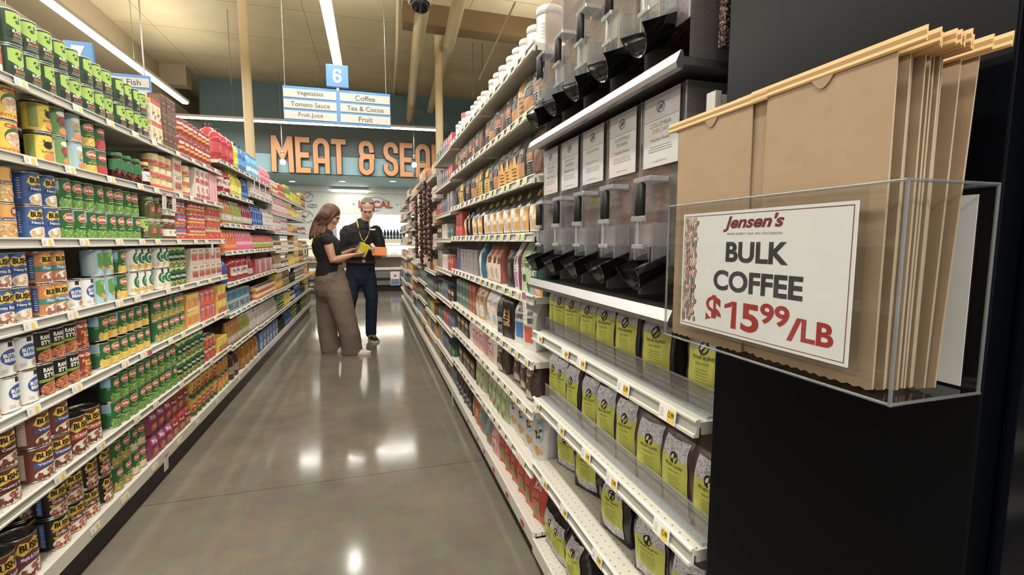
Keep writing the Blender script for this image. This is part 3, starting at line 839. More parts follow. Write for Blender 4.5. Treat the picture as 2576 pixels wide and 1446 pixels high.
# ---- can labels
def delmonte(food, foodcols, blue=True):
    def f(a):
        if blue: a.rect(-1.9, -.95, .62, 1, '9CCBE6'); a.rect(-1.35, -.98, .5, .62, '5FA33A')
        a.rect(-1.0, 1.9, 0, .30, food)
        a.beans(-.95, 1.9, .02, .33, 60, .13, .028, foodcols, 5)
        a.ell(-.05, .74, .62, .17, 'E9C94A'); a.ell(-.05, .74, .57, .145, 'C5302B')
        a.text('Del Monte', -.05, .75, .95, .13, 'FFFFFF', .03, keep=False)
        a.text('Fresh Cut', .0, .5, .6, .05, 'E8F2C8', .0); a.rect(-.5, .5, .40, .43, 'D8E48A')
    return f
can('green_bean_can', .037, .112, '1F6B36', delmonte('6FA544', ['8DBE4E', '5E9A3B', 'A6CF66', '4C8733']))
can('corn_can', .037, .112, '1F6B36', delmonte('E8C23A', ['F2D24A', 'E2B52C', 'F6DE72', 'D9A822']))
can('potato_can', .037, .112, '226B38', delmonte('E3D5A2', ['EFE3B8', 'D8C78C', 'F4ECCB']))
can('mixed_vegetable_can', .037, .112, '206A37', delmonte('B9A53C', ['E8B84A', '7FB04A', 'D9662E', 'C9D46A'], blue=False))
def blackbean(word, wc):
    def f(a):
        a.rect(-3.14, 3.14, 0, .06, '16382A')
        a.shield(0, .70, .82, .28, 'A9CF4C'); a.beans(-.25, .25, .70, .86, 5, .08, .045, ['2A5A33'], 2)
        a.ell(0, .69, .2, .05, '2A5A33')
        a.rect(-.86, .9, .18, .40, '17331F')
        a.text(word, -.1, .40, .75, .10, 'F2F2EA', .03, keep=False); a.text('BEANS', .1, .27, 1.0, .10, wc, .02, keep=False)
        a.lines(-.1, .07, .2, 1.3, 3, 'B9C8B8', 4)
        a.rect(1.15, 1.7, .1, .9, 'C9B59A')
    return f
can('black_bean_can', .037, .112, '22482F', blackbean('BLACK', 'D9862F'))
can('kidney_bean_can', .037, .112, '22482F', blackbean('RED', 'C23A2C'))
def bushs(sub, subbg, bean, top='2257A5', band=None, big=False):
    def f(a):
        a.poly([(-.95, .70), (-.7, .92), (-.2, .86), (.1, .97), (.45, .88), (.95, .90), (.85, .66), (.4, .60), (-.1, .66), (-.6, .58)], 'EBC62E')
        a.text("BUSH'S", 0, .77, 1.45, .19, '231A12', .05, keep=False)
        if band: a.rect(-3.14, 3.14, .36, .54, band)
        a.rect(-.9, 1.1, .40, .55, subbg, slant=.02)
        a.text(sub, .1, .485, 1.6, .115, 'F7F4EC', .02, keep=False)
        a.ell(.1, .16, 1.0, .2, 'EDE6DA'); a.beans(-.8, 1.0, .02, .33, 46, .11, .035, bean, 7, mound=.55)
        a.rect(-1.75, -1.3, .1, .92, top if not big else 'D9B7A4'); a.lines(-1.5, .15, .85, .3, 9, 'E8E6DE', 8)
    return f
PINTO = ['B06A4E', '9A5238', 'C78462', 'A85E44']; NAVY = ['E0C39A', 'CFAE80', 'EBD5B2', 'C49C6E']; BAKED = ['8C4326', '6E2F18', 'A85A36', '7A381F']
can('navy_bean_can', .037, .112, '2158A6', bushs('Navy Beans', '163F7C', NAVY))
can('pinto_bean_can', .037, .112, '2A5FA8', bushs('Pinto Beans', '163F7C', PINTO))
can('chilli_bean_can', .037, .112, 'D77A2C', bushs('Pinto Beans', '3E7FC0', PINTO, band='2F8F58'))
can('country_baked_bean_can', .0505, .116, '6A2A1B', bushs('Country Style', '4A1A10', BAKED, big=True))
can('vegetarian_baked_bean_can', .0505, .116, '7A3320', bushs('Vegetarian', '2352A8', BAKED, big=True))
can('original_baked_bean_can', .0505, .145, '6E2B1A', bushs('Original', 'C4512A', BAKED, big=True))
can('maple_baked_bean_can', .0505, .145, '6E2B1A', bushs('Maple & Cured Bacon', '6B2A6E', BAKED, big=True))
can('grilling_bean_can', .0445, .118, '1B1614', lambda a: (a.ell(.1, .5, 1.0, .42, 'D98A2A'), a.ell(.2, .44, .8, .3, 'A8481C'), bushs("Grillin' Beans", '241A16', ['A8401C', '7E2C14', 'C25A2A', 'D98A3A'])(a)))
def sw(word):
    def f(a):
        a.rect(-3.14, 3.14, .50, .61, '5A3A78'); a.text(word, .1, .555, 1.7, .075, 'F1E9D8', .01, keep=False)
        a.ell(.45, .80, .42, .15, '8E2F2A'); a.text('S&W', .45, .80, .6, .13, 'F5EBD8', .03)
        a.rect(-3.14, 3.14, .42, .5, 'DDB04A'); a.beans(-1.4, 1.5, .03, .42, 60, .13, .04, ['E6CDA0', 'D6B586', 'F0DEBB', 'C79F70'], 4)
    return f
can('cannellini_bean_can', .037, .112, 'E2A63E', sw('Cannellini'))
def ceci(a):
    a.rect(-3.14, 3.14, 0, .20, 'F3C71C'); a.text('WHITE KIDNEY', 0, .10, 1.8, .11, 'C22F25', .03, keep=False)
    a.ell(0, .52, .62, .30, '2F6B45'); a.ell(0, .46, .58, .24, 'EAD9B8'); a.beans(-.5, .5, .3, .62, 36, .13, .045, ['D8A98A', 'C8926E', 'E6C2A0'], 3, mound=.4)
    a.text('CECI', 0, .88, 1.2, .13, 'C22F25', .04, keep=False)
can('white_kidney_bean_can', .0505, .110, 'F3CB22', ceci)
def butter(a):
    a.rect(-.22, .22, .86, 1, '2A2A2E'); a.ell(0, .54, .78, .25, '2A4FA0')
    a.text('BUTTER', 0, .60, 1.2, .12, 'FFFFFF', .04, keep=False); a.text('BEANS', 0, .46, 1.1, .12, 'FFFFFF', .04, keep=False)
    a.ell(.35, .18, .36, .11, 'D2A678'); a.ell(.3, .2, .22, .06, 'B98458'); a.lines(-.6, .08, .2, .5, 2, 'A9A9A9', 5)
can('butter_bean_can', .037, .112, 'F1F1EE', butter)
def ranch(a):
    a.text('RANCH', .1, .83, 1.3, .15, 'F4F2E6', .04, keep=False); a.text('STYLE', .1, .65, 1.3, .15, 'F4F2E6', .04, keep=False)
    a.rect(-.9, 1.2, .42, .52, '8EA03A', slant=.05); a.ell(.1, .2, .95, .22, 'C8743C'); a.beans(-.75, .95, .03, .36, 40, .13, .04, ['C86A34', 'B4552A', 'E08E54', '96401E'], 5, mound=.4)
    a.rect(-1.7, -1.15, .15, .5, 'C8C6BE')
can('ranch_bean_can', .037, .112, '1A1818', ranch)
def vancamp(a):
    a.text("Van Camp's", 0, .82, 1.7, .17, 'FBF3E2', .04, shear=.15, keep=False); a.text('Pork', -.1, .6, .8, .13, 'F2C63A', .04, keep=False); a.text('Beans', .2, .47, .9, .13, 'F2C63A', .04, keep=False)
    a.beans(-1.2, 1.3, .02, .36, 50, .14, .045, ['D98A54', 'C26E3C', 'E8A870', 'B0572C'], 6, mound=.3)
can('pork_bean_can', .037, .112, '9E2620', vancamp)
def goya(a):
    a.rect(-3.14, 3.14, .93, 1, '3A3A38')
    for i in range(14): a.ell(0 + .62 * math.cos(i * .45), .60 + .3 * math.sin(i * .45), .16, .03, 'F8E04A', rot=i * .45)
    a.ell(0, .60, .38, .13, '2A2626'); a.poly([(-.42, .72), (-.2, .66), (-.3, .78)], '2A2626'); a.poly([(.42, .72), (.2, .66), (.3, .78)], '2A2626')
    a.ell(.1, .18, .5, .13, 'E3862E'); a.text('BLACK BEANS', 0, .36, 1.1, .06, '3A2A18', .02, keep=False); a.rect(-1.6, -.95, .1, .9, '8DA04A')
can('yellow_bean_can', .037, .112, 'F0D11C', goya)
def peas(c1, c2):
    def f(a):
        a.ell(0, .82, .5, .1, 'F0F0E4'); a.ell(0, .56, .5, .15, c1); a.beans(-.4, .4, .48, .66, 14, .12, .035, [c1, c2], 3)
        a.ell(.1, .17, .5, .13, 'E3862E'); a.rect(-1.6, -1.0, .1, .9, 'D8E0C8'); a.lines(0, .34, .42, .9, 2, '3A4A3A', 4)
    return f
can('red_bean_can', .037, .112, '6F9E58', peas('9A2E2E', 'B84840'))
can('pale_blue_bean_can', .037, .112, 'A9CBDA', peas('D8C49A', 'C6AE80'))
can('plum_tomato_can', .037, .112, '2C7040', lambda a: (a.rect(-1.9, -.95, .55, 1, '9CCBE6'), a.ell(0, .74, .6, .16, 'C5302B'), a.text('Del Monte', 0, .74, .9, .1, 'FFFFFF', .03, keep=False), a.ell(0, .2, .9, .2, 'C22A32'), a.beans(-.8, .8, .05, .35, 8, .3, .09, ['D03038', 'B82230'], 4)))
can('chilli_soup_can', .037, .112, 'F0EBDD', lambda a: (a.rect(-3.14, 3.14, .25, .72, 'B02A22'), a.ell(.1, .48, .8, .2, '8E1C18'), a.beans(-.6, .8, .32, .62, 16, .22, .05, ['D9482C', 'C23220', 'E8B84A'], 4), a.text('CHILI', .2, .86, 1.2, .14, '3A2A20', .04, keep=False), a.ell(-.4, .66, .35, .1, 'E8D23A')))
def corny(food, fc):
    def f(a):
        a.rect(-.2, .2, .86, 1, '2A2A2E'); a.ell(0, .58, .66, .28, '1F7A45'); a.ell(.12, .58, .42, .19, 'F4F4EE'); a.ell(.14, .56, .34, .14, '1F7A45')
        a.beans(-1.0, 1.0, .05, .26, 40, .13, .045, fc, 3)
    return f
can('white_corn_can', .037, .112, 'F1F1EC', corny('E2AE2C', ['E8B838', 'D99E22', 'F2CC5A']))
can('cream_corn_can', .037, .112, 'F1F1EC', corny('E6D2A8', ['EADBB8', 'DCC594', 'F4EAD2']))
can('green_giant_can', .037, .112, 'A9CFE0', lambda a: (a.shield(-.1, .55, .55, .38, '5FA34A'), a.ell(.1, .8, .3, .1, '8EC46A'), a.ell(.5, .62, .3, .16, 'F2F2EA'), a.beans(-.2, 1.2, .03, .34, 40, .12, .04, ['E8C23A', 'F2D665', 'E08A2A'], 3), a.rect(-1.6, -1, .1, .9, 'C9D6DA')))
def vegall(a):
    a.poly([(-1.2, .95), (-.6, .8), (0, .95), (.6, .8), (1.2, .95), (1.2, 1), (-1.2, 1)], 'B9D46A'); a.ell(0, .5, 1.0, .2, '14402A'); a.text('VEG-ALL', 0, .5, 1.5, .14, 'F0F0E4', .04, keep=False)
    a.beans(-1.1, 1.1, .05, .3, 30, .12, .05, ['6FA544', 'C8433A', 'E8B84A', '8DBE4E'], 3)
can('veg_all_can', .037, .112, '2C6B3A', vegall)
def sauce(bg, c1, word, c2='F4EBDD'):
    def f(a):
        a.rect(-3.14, 3.14, .70, 1, c1); a.text(word, 0, .55, 1.5, .16, c2, .04, keep=False); a.beans(-1.1, 1.1, .05, .38, 10, .3, .1, ['D23A2E', 'E0553F', 'B82A22', '6FA544'], 4)
    return f
can('crimson_can', .037, .112, 'A81E2C', lambda a: (a.rect(-3.14, 3.14, .4, .55, 'E4A23A'), a.text('Manwich', 0, .76, 1.6, .2, 'F5E9DA', .05, keep=False), a.beans(-1, 1, .05, .35, 20, .2, .06, ['C84A2A', '7A1A18'], 2)))
can('tomato_sauce_can', .0345, .082, 'B8221F', lambda a: (a.rect(-3.14, 3.14, .62, .8, '4A86C8'), a.rect(-3.14, 3.14, .1, .3, 'D9A84A'), a.text("Hunt's", 0, .5, 1.4, .2, 'F6EBDD', .05, keep=False), a.ell(0, .2, .5, .14, 'D8392C')))
can('tomato_paste_can', .0345, .082, 'C42A22', lambda a: (a.rect(-3.14, 3.14, .32, .5, 'E3B14A'), a.text('CONTADINA', 0, .7, 1.7, .18, 'F6EBDD', .04, keep=False), a.ell(0, .2, .6, .18, 'DB4A32'), a.ell(.2, .25, .2, .08, '5FA33A')))
can('diced_tomato_can', .0345, .082, 'C8342A', lambda a: (a.rect(-3.14, 3.14, .75, 1, 'D9BE7A'), a.beans(-1.2, 1.2, .1, .6, 12, .28, .12, ['DB4A32', 'B82A22', 'E9C25A'], 5)))
can('fruit_cup', .040, .062, 'E6DCCB', lambda a: (a.rect(-3.14, 3.14, .58, 1, 'E9C25A'), a.rect(-3.14, 3.14, 0, .46, 'D2552F'), a.text('Fruit', 0, .5, 1.2, .3, 'F6EBDD', .03, keep=False), a.ell(0, .72, .5, .2, 'F0DFAE')), cat='cup')
can('peach_can', .040, .115, 'D9A62C', lambda a: (a.rect(-3.14, 3.14, .78, 1, '8A2A22'), a.ell(0, .42, .8, .28, 'E88A34'), a.ell(.1, .46, .5, .18, 'F2B04A'), a.text('Peaches', 0, .86, 1.4, .12, 'F8EBC8', .03, keep=False), a.ell(0, .1, .5, .08, '5FA33A')))
can('yellow_pepper_can', .037, .112, 'E9C51E', lambda a: (a.ell(0, .6, .6, .2, 'C22F25'), a.text('Rosarita', 0, .6, 1.0, .12, 'FBF3E2', .03, keep=False), a.rect(-3.14, 3.14, 0, .25, '2F6B3A'), a.beans(-1, 1, .1, .4, 14, .2, .08, ['C8302A', '8A2A1E', 'E07A2A'], 3)))
# ---- cartons and packs
def apples(a):
    a.rect(-1, 1, .72, 1, 'E9DFCF'); a.rect(-1, 1, 0, .2, 'CFC3B4'); a.text('APPLE', 0, .86, 1.4, .13, 'A2382E', .03, keep=False)
    for x in (-.6, -.05, .5): a.ell(x, .45, .3, .2, 'B5362C'); a.ell(x - .05, .5, .12, .08, 'D8705A'); a.ell(x + .1, .66, .1, .03, '6FA04A')
carton('apple_sauce_pack', .115, .09, .105, 'D8C6B4', apples)
carton('red_fruit_pack', .10, .085, .10, 'C8352A', lambda a: (a.rect(-1, 1, 0, .3, 'D9482F'), a.ell(0, .5, .6, .28, 'E8664A'), a.text('Fruit', 0, .82, 1.3, .2, 'F6E6D6', .03, keep=False)), side=lambda a: (a.rect(-1, 1, 0, 1, '9FCFE0'), a.ell(0, .5, .5, .2, 'E8F2F2')))
carton('peach_cup_pack', .10, .085, .10, 'E6A63A', lambda a: (a.rect(-1, 1, .7, 1, 'F0C95A'), a.ell(-.4, .4, .35, .25, 'E07A28'), a.ell(.4, .4, .35, .25, 'E88E3A'), a.rect(-1, 1, 0, .15, 'F4E2A8')))
carton('yellow_cup_pack', .10, .085, .10, 'EBC42A', lambda a: (a.rect(-1, 1, 0, .35, 'D8342A'), a.ell(0, .6, .5, .3, 'F3DA55'), a.beans(-.9, .9, .1, .5, 8, .25, .1, ['C8302A', 'E0552F', '5FA33A'], 3)))
carton('cherry_pink_pack', .06, .07, .21, 'E58F95', lambda a: (a.rect(-.5, .5, .1, .9, 'EFB4B6'), a.rect(-.2, .2, .2, .8, 'F8E8E8'), a.rect(-1, 1, .93, 1, 'D45A66')))
carton('brown_broth_carton', .063, .063, .095, '6B4A3A', lambda a: (a.rect(-1, 1, .9, 1, '8E6A4E'), a.rect(-.7, .7, .35, .7, '54362A'), a.text('BROTH', 0, .52, 1.1, .14, 'C8A878', .02, keep=False)), side=lambda a: a.rect(-.8, .8, .1, .9, '7A5846'))
carton('soup_box', .06, .06, .112, 'E9E2D4', lambda a: (a.rect(-1, 1, .8, 1, 'D23A2C'), a.ell(-.2, .6, .5, .12, 'EBC02E'), a.beans(-.7, .7, .1, .45, 12, .18, .06, ['C8452E', 'E0B23A', '8A5A3A'], 3)), side=lambda a: (a.rect(-1, 1, .8, 1, 'E8C22E'), a.lines(0, .15, .7, 1.5, 6, '8A8078', 2)))
carton('white_red_carton', .075, .075, .10, 'EDE4DC', lambda a: (a.rect(-1, 1, .05, .35, 'C8352C'), a.ell(.1, .68, .5, .2, 'D8624E'), a.rect(.3, .9, .4, .55, '7AA6CE')))
carton('blue_carton', .14, .07, .19, '2F63B8', lambda a: (a.rect(-.9, .9, .55, .9, '3F7FD0'), a.text('MOTT', 0, .72, 1.3, .18, 'F2F4F8', .04, keep=False), a.ell(0, .28, .7, .2, 'DCE8F4'), a.ell(.2, .25, .4, .12, 'D9A23A')))
carton('drink_case', .34, .16, .165, '9FB7BE', lambda a: (a.rect(-1, 1, .62, 1, '2F7F98'), a.rect(-.2, .5, .66, .95, '2A5A9A'), a.text('PINE CASE', 0, .3, 1.7, .34, '4A5A66', .03, keep=False), a.rect(-1, -.7, .62, 1, '3A7A4A')))
carton('red_bottle_case', .26, .15, .15, 'B32332', lambda a: (a.rect(.2, .6, .1, .9, 'E0B59A'), a.rect(.6, 1, .1, .9, '8A9AC8'), a.lines(-.4, .2, .8, .9, 4, 'D8707A', 3)), m='printed_gloss')
carton('header_card', .50, .006, .17, 'EFE9E6', lambda a: (a.text('Juices', .1, .5, .9, .42, '2A2422', .03, shear=.25), a.rect(-1, 1, .0, .25, 'E8B4AE')), cat='sign', bev=.001)
# ---- jars and bottles
jar('cherry_jar', .040, .125, '3B1216', '2C7A45', lambda a: (a.rect(-1.6, 1.6, .42, 1, '2F7A48'), a.beans(-1.3, 1.3, .05, .5, 22, .2, .07, ['4A1418', '6A1E22', '8A3A34', '3A0E12'], 3), a.ell(.6, .7, .2, .1, 'E0A83A')))
jar('relish_jar', .040, .125, '43161A', 'D9C15A', lambda a: (a.rect(-1.4, 1.4, .2, .8, 'EDEBE4'), a.text('Shelton', .2, .55, 1, .14, '5A2A3A', .01), a.lines(.2, .28, .42, 1.0, 2, '8A7A7A', 3)))
jar('salsa_jar', .036, .115, '6E4A24', 'D8D2C6', lambda a: (a.rect(-1.3, 1.3, .1, .65, 'EDEBE2'), a.ell(.1, .42, .4, .12, '7A9A6A'), a.rect(-1.3, 1.3, .05, .12, '8A2A22')))
jar('pickle_jar', .036, .110, '6B7A3A', 'B8B4AA', lambda a: (a.rect(-.7, .7, .3, .75, 'B8322A'), a.lines(0, .35, .7, 1.0, 3, 'E8D8C8', 3)))
jar('dark_jar', .045, .135, '16281C', '101010', lambda a: a.rect(-1.4, 1.4, .3, .8, '1F3A28'))
bottle('red_juice_jug', .075, .27, 'B5101E', '2A1416', lambda a: (a.rect(-1.3, 1.3, .1, .8, 'C23040'), a.ell(.2, .45, .7, .25, 'D8606A')), .28, capr=.3, waist=.06)
bottle('yellow_juice_bottle', .055, .23, 'D6CB2A', 'E8DE5A', lambda a: a.rect(-1.3, 1.3, .1, .7, 'E8E06A'), .3, waist=.08)
bottle('blue_juice_jug', .07, .25, '2C7BC4', '2A3A5A', lambda a: a.rect(-1.3, 1.3, .15, .7, '5AA6E0'), .3, waist=.06)
bottle('sky_drink_bottle', .05, .22, '5FB2E4', '3A7AC0', lambda a: a.rect(-1.3, 1.3, .2, .7, 'CFE4F0'), .32, waist=.1)
bottle('blue_sport_bottle', .042, .20, '1F4E96', '16243F', lambda a: a.rect(-1.3, 1.3, .1, .45, '3F7AC8'), .34, waist=.08)
bottle('clear_label_bottle', .038, .19, 'B9B4AC', 'C8C2BA', lambda a: (a.rect(-1.4, 1.4, .0, .9, 'D9D2CC'), a.ell(.2, .5, .4, .2, 'B8707A')), .34)
bottle('amber_tea_bottle', .034, .19, 'A8722A', 'C0581E', lambda a: (a.rect(-1.5, 1.5, .0, .75, 'BDB3A8'), a.ell(.1, .42, .6, .2, 'D8D2CA')), .38)
bottle('green_tea_bottle', .034, .19, '8E9A2E', 'D8D4C8', lambda a: (a.rect(-1.5, 1.5, .0, .75, 'A9A69E'), a.ell(.1, .42, .6, .2, 'D0CCC4')), .38)
bottle('cranberry_bottle', .034, .19, '8A1C24', '7A1A1E', lambda a: (a.rect(-1.5, 1.5, .0, .75, 'B8AEA6'), a.ell(.1, .42, .6, .2, 'D8C8C4')), .38)
bottle('pink_drink_bottle', .036, .17, 'E06A86', 'D8B8C4', lambda a: (a.rect(-1.4, 1.4, .05, .4, 'E0508A'), a.rect(-1.4, 1.4, .4, .8, 'E8A8C0')), .34)
bottle('orange_drink_bottle', .036, .17, 'E0632E', 'E8B8A0', lambda a: a.rect(-1.4, 1.4, .05, .45, 'E8865A'), .34)
bottle('kids_juice_bottle', .032, .14, 'C03A2A', '8A1C1C', lambda a: (a.rect(-1.5, 1.5, .0, .9, '6FBF2E'), a.ell(.3, .35, .6, .3, 'E0522A'), a.ell(-.2, .7, .3, .15, 'E8E8DA')), .3)
bottle('big_red_jug', .085, .205, 'A5141E', '8A1018', lambda a: (a.rect(-.9, .9, .1, .85, 'D8CFC8'), a.text('POM', 0, .5, 1.2, .35, '8A2A30', .04, keep=False)), .22, capr=.3)
bottle('amber_jug', .072, .22, 'B97A1E', 'E8D8A8', lambda a: a.rect(-.8, .8, .1, .6, 'C8923A'), .25, capr=.35)
bottle('brown_jug', .065, .22, '5A3A22', '3A2418', lambda a: (a.rect(-.8, .8, .1, .7, 'B8A890'), a.lines(0, .2, .6, 1, 4, '5A4A3A', 3)), .25, capr=.35)
bottle('sauce_bottle', .030, .17, 'D7B62E', '2C7A3A', lambda a: a.rect(-1.4, 1.4, .0, .8, 'E4D23A'), .36)
bottle('green_oil_bottle', .034, .20, '4E9A3A', 'E6D22A', lambda a: a.rect(-1.4, 1.4, .0, .7, 'D8DE3A'), .32)
# ---- wrapped bags of beans
pouch('purple_bean_bag', .085, .06, .125, '8E2A5E', lambda a: (a.rect(-.7, .8, .55, .85, 'A23A72'), a.text('Bits', 0, .7, 1.0, .16, 'F2E2EA', .04, keep=False), a.ell(.1, .28, .6, .16, 'D8552E'), a.ell(.2, .3, .3, .08, 'F0B84A')), cat='bag', thin=.01, shoulder=.8)
pouch('red_snack_bag', .085, .06, .125, 'B92326', lambda a: (a.ell(0, .6, .7, .17, '8A1A1E'), a.text('Snack', 0, .6, 1.1, .12, 'F2E2DA', .03, keep=False), a.ell(.1, .28, .6, .14, 'C8A27A'), a.rect(-1, 1, .93, 1, 'E8E0D8')), cat='bag', thin=.01, shoulder=.8)
# ---------------------------------------------------------------- stocking the canned goods rack
ORD = ['first', 'second', 'third', 'fourth', 'fifth', 'sixth', 'seventh', 'eighth', 'ninth', 'tenth', 'eleventh', 'twelfth']
def ordn(i): return ORD[i] if i < 12 else '%dth' % (i + 1)
def layname(l, n): return '' if n == 1 else (', lower layer' if l == 0 else ', upper layer' if l == n - 1 else ', middle layer')
SEEN = {}
def uniq(label):
    SEEN[label] = SEEN.get(label, 0) + 1
    if SEEN[label] > 1: print('DUP', label)
    return label
CNT = {}
def gap_at(s, y, Z):
    secs, levs = (LSEC, LLEV) if s < 0 else (RSEC, [NZ] + [RLEV[i] for i in range(1, 10)])
    for i in range(len(levs)):
        if secs[i] <= y < secs[i + 1]:
            up = [z for z in levs[i] if z > Z + .02]
            return (min(up) - Z) if up else 9.0
    return 9.0
def row(s, X, Z, ya, yb, kind, desc, shelf, layers=1, inset=.012, deep=1, rot=0.25, turn=0.0, skip=(), maxn=99, tight=True, jit=.003, cnt='along', lskip=()):
    """goods side by side from depth ya to yb on the shelf of height Z, `layers` high; s=-1 the canned goods rack, +1 the coffee rack"""
    k = K[kind]; n = max(1, min(maxn, int((yb - ya) / k.w + .12)))
    p = (yb - ya) / n if (not tight or (yb - ya) / n < k.w * 1.12) else k.w
    p = max(p, k.w * .985)
    if k.cat == 'box': rot = min(rot, .015); turn = 0.0
    g = gap_at(s, ya + .04, Z) - .026
    while layers > 1 and layers * k.h > g * 1.12: layers -= 1
    fit = min(1.0, g / (layers * (k.h + .0006)))
    q = (desc, shelf)
    made = []
    for i in range(n):
        c0 = CNT.get(q, 0); CNT[q] = c0 + 1
        if i in skip: continue
        y = ya + p * (i + .5)
        for dd in range(deep):
            for l in range(layers):
                if (i, l) in lskip and dd == 0: continue
                x = X + s * (inset + k.d / 2 + dd * (k.d + .003)) + rng.uniform(0, jit) * s
                rz = (-s) * R(90) + turn + rng.uniform(-rot, rot)
                lab = '%s, %s from camera%s, %s' % (desc, ordn(c0), layname(l, layers), shelf)
                if len(lab.split()) > 16 or cnt != 'along': lab = '%s, %s %s%s, %s' % (desc, ordn(c0), cnt, layname(l, layers), shelf)
                if dd: lab = '%s, behind the %s%s, %s' % (desc, ordn(c0), layname(l, layers), shelf)
                made.append(k.place((x, y, Z - .0055 + l * (k.h * fit + .0006)), rz, uniq(lab), '%s, %s' % (desc, shelf)))
                if fit < 1: made[-1].scale = (1, 1, fit)
    return made
def lrow(i, pa, pb, kind, desc, layers=1, **kw):
    Z = LZ[i]; shelf = ['top shelf', 'second shelf', 'third shelf', 'fourth shelf', 'fifth shelf', 'sixth shelf', 'bottom shelf'][i].replace(' shelf', ' canned goods shelf')
    X = LX
    if i == 6: kw.setdefault('inset', .02)
    return row(-1, X, Z, yat(pa, X - .02, Z + .02), min(4.022, yat(pb, X - .02, Z + .02)), kind, desc, shelf, layers, turn=kw.pop('turn', -.12), **kw)
# top shelf
lrow(0, -30, 28, 'chilli_soup_can', 'red and cream can of chili', 2)
lrow(0, 30, 150, 'black_bean_can', 'black bean can with lime shield', 2)
lrow(0, 152, 216, 'kidney_bean_can', 'red bean can with lime shield', 2)
lrow(0, 218, 300, 'black_bean_can', 'black bean can with lime shield', 2)
lrow(0, 301, 378, 'kidney_bean_can', 'red bean can with lime shield', 2)
lrow(0, 380, 407, 'soup_box', 'white soup box with red and yellow top', 2, rot=.03)
lrow(0, 409, 452, 'brown_broth_carton', 'small brown broth carton', 3, rot=.02)
lrow(0, 455, 532, 'crimson_can', 'crimson sauce can with orange stripe', 2)
# second shelf
lrow(1, -60, 105, 'white_kidney_bean_can', 'big yellow white kidney bean can', 2)
lrow(1, 107, 146, 'yellow_bean_can', 'bright yellow can with black emblem', 2)
lrow(1, 147, 186, 'red_bean_can', 'green can with red bean emblem', 2)
lrow(1, 187, 222, 'pale_blue_bean_can', 'pale blue bean can', 2)
lrow(1, 223, 246, 'corn_can', 'green corn can with red oval', 2)
lrow(1, 250, 292, 'plum_tomato_can', 'green tomato can with red fruit', 2, lskip=((1, 1), (2, 1)))
lrow(1, 294, 362, 'cherry_jar', 'dark cherry jar with green label', 1)
lrow(1, 364, 388, 'relish_jar', 'dark jar with white label and pale lid', 1, maxn=1)
lrow(1, 390, 436, 'fruit_cup', 'orange and yellow fruit cup', 3)
lrow(1, 437, 466, 'apple_sauce_pack', 'red apple sauce pack', 2, rot=.03, maxn=1)
lrow(1, 468, 490, 'fruit_cup', 'pale fruit cup beside the apple packs', 3)
lrow(1, 491, 524, 'white_red_carton', 'white carton with red band', 2, rot=.02)
lrow(1, 525, 556, 'cherry_pink_pack', 'slim pink drink pack', 1, rot=.02)
K['dark_jar'].place((LX - .22, yat(290, LX, 1.6), LZ[1] - .0055), 0, uniq('dark green jar standing far back behind the cherry jars'))
K['dark_jar'].place((LX - .22, yat(255, LX, 1.6), LZ[1] - .0055), 0, uniq('dark green jar standing far back beside the tomato cans'))
# third shelf
lrow(2, -40, 80, 'cannellini_bean_can', 'orange bean can with purple band', 2)
lrow(2, 82, 160, 'navy_bean_can', 'blue navy bean can with yellow burst', 2)
lrow(2, 162, 358, 'green_bean_can', 'green cut bean can with red oval', 2)
lrow(2, 360, 378, 'black_bean_can', 'lime shield can beside pickle jars', 1, maxn=1)
lrow(2, 380, 416, 'pickle_jar', 'pickle jar with small red label', 2)
lrow(2, 418, 446, 'salsa_jar', 'jar with white label and red base', 2)
lrow(2, 448, 480, 'tomato_sauce_can', 'small red can with blue band', 3)
lrow(2, 481, 524, 'tomato_paste_can', 'small red can with yellow band', 3)
lrow(2, 525, 562, 'diced_tomato_can', 'small red tomato can with tan top', 3)
# fourth shelf
lrow(3, -45, 45, 'pinto_bean_can', 'blue pinto bean can with yellow burst', 2)
lrow(3, 47, 110, 'navy_bean_can', 'blue navy bean can with yellow burst', 2)
lrow(3, 112, 180, 'chilli_bean_can', 'orange and blue bean can with green band', 2)
lrow(3, 182, 245, 'butter_bean_can', 'white butter bean can with blue circle', 1)
lrow(3, 247, 303, 'green_giant_can', 'pale blue can with green leaf', 2)
lrow(3, 305, 334, 'corn_can', 'green corn can with red oval', 2)
lrow(3, 336, 402, 'white_corn_can', 'white corn can with green oval', 2)
lrow(3, 403, 431, 'cream_corn_can', 'white cream corn can with green oval', 2)
lrow(3, 433, 480, 'veg_all_can', 'green mixed vegetable can with jagged top', 2)
lrow(3, 482, 572, 'apple_sauce_pack', 'pale apple sauce pack with red apples', 2, rot=.02)
lrow(3, 182, 243, 'green_giant_can', 'pale blue can behind butter beans', 2, inset=.10, cnt='back')
# fifth shelf
lrow(4, -40, 108, 'butter_bean_can', 'white butter bean can with blue circle', 2)
lrow(4, 110, 206, 'ranch_bean_can', 'black ranch style bean can', 2)
lrow(4, 208, 258, 'pork_bean_can', 'red pork and bean can', 2)
lrow(4, 260, 382, 'corn_can', 'green corn can with red oval', 2)
lrow(4, 396, 468, 'mixed_vegetable_can', 'green vegetable can with red oval', 2)
lrow(4, 470, 500, 'peach_cup_pack', 'orange peach cup pack', 2, rot=.02)
lrow(4, 502, 546, 'red_fruit_pack', 'red fruit pack with pale blue end', 2, rot=.02)
lrow(4, 547, 580, 'yellow_cup_pack', 'yellow and red fruit cup pack', 2, rot=.02)
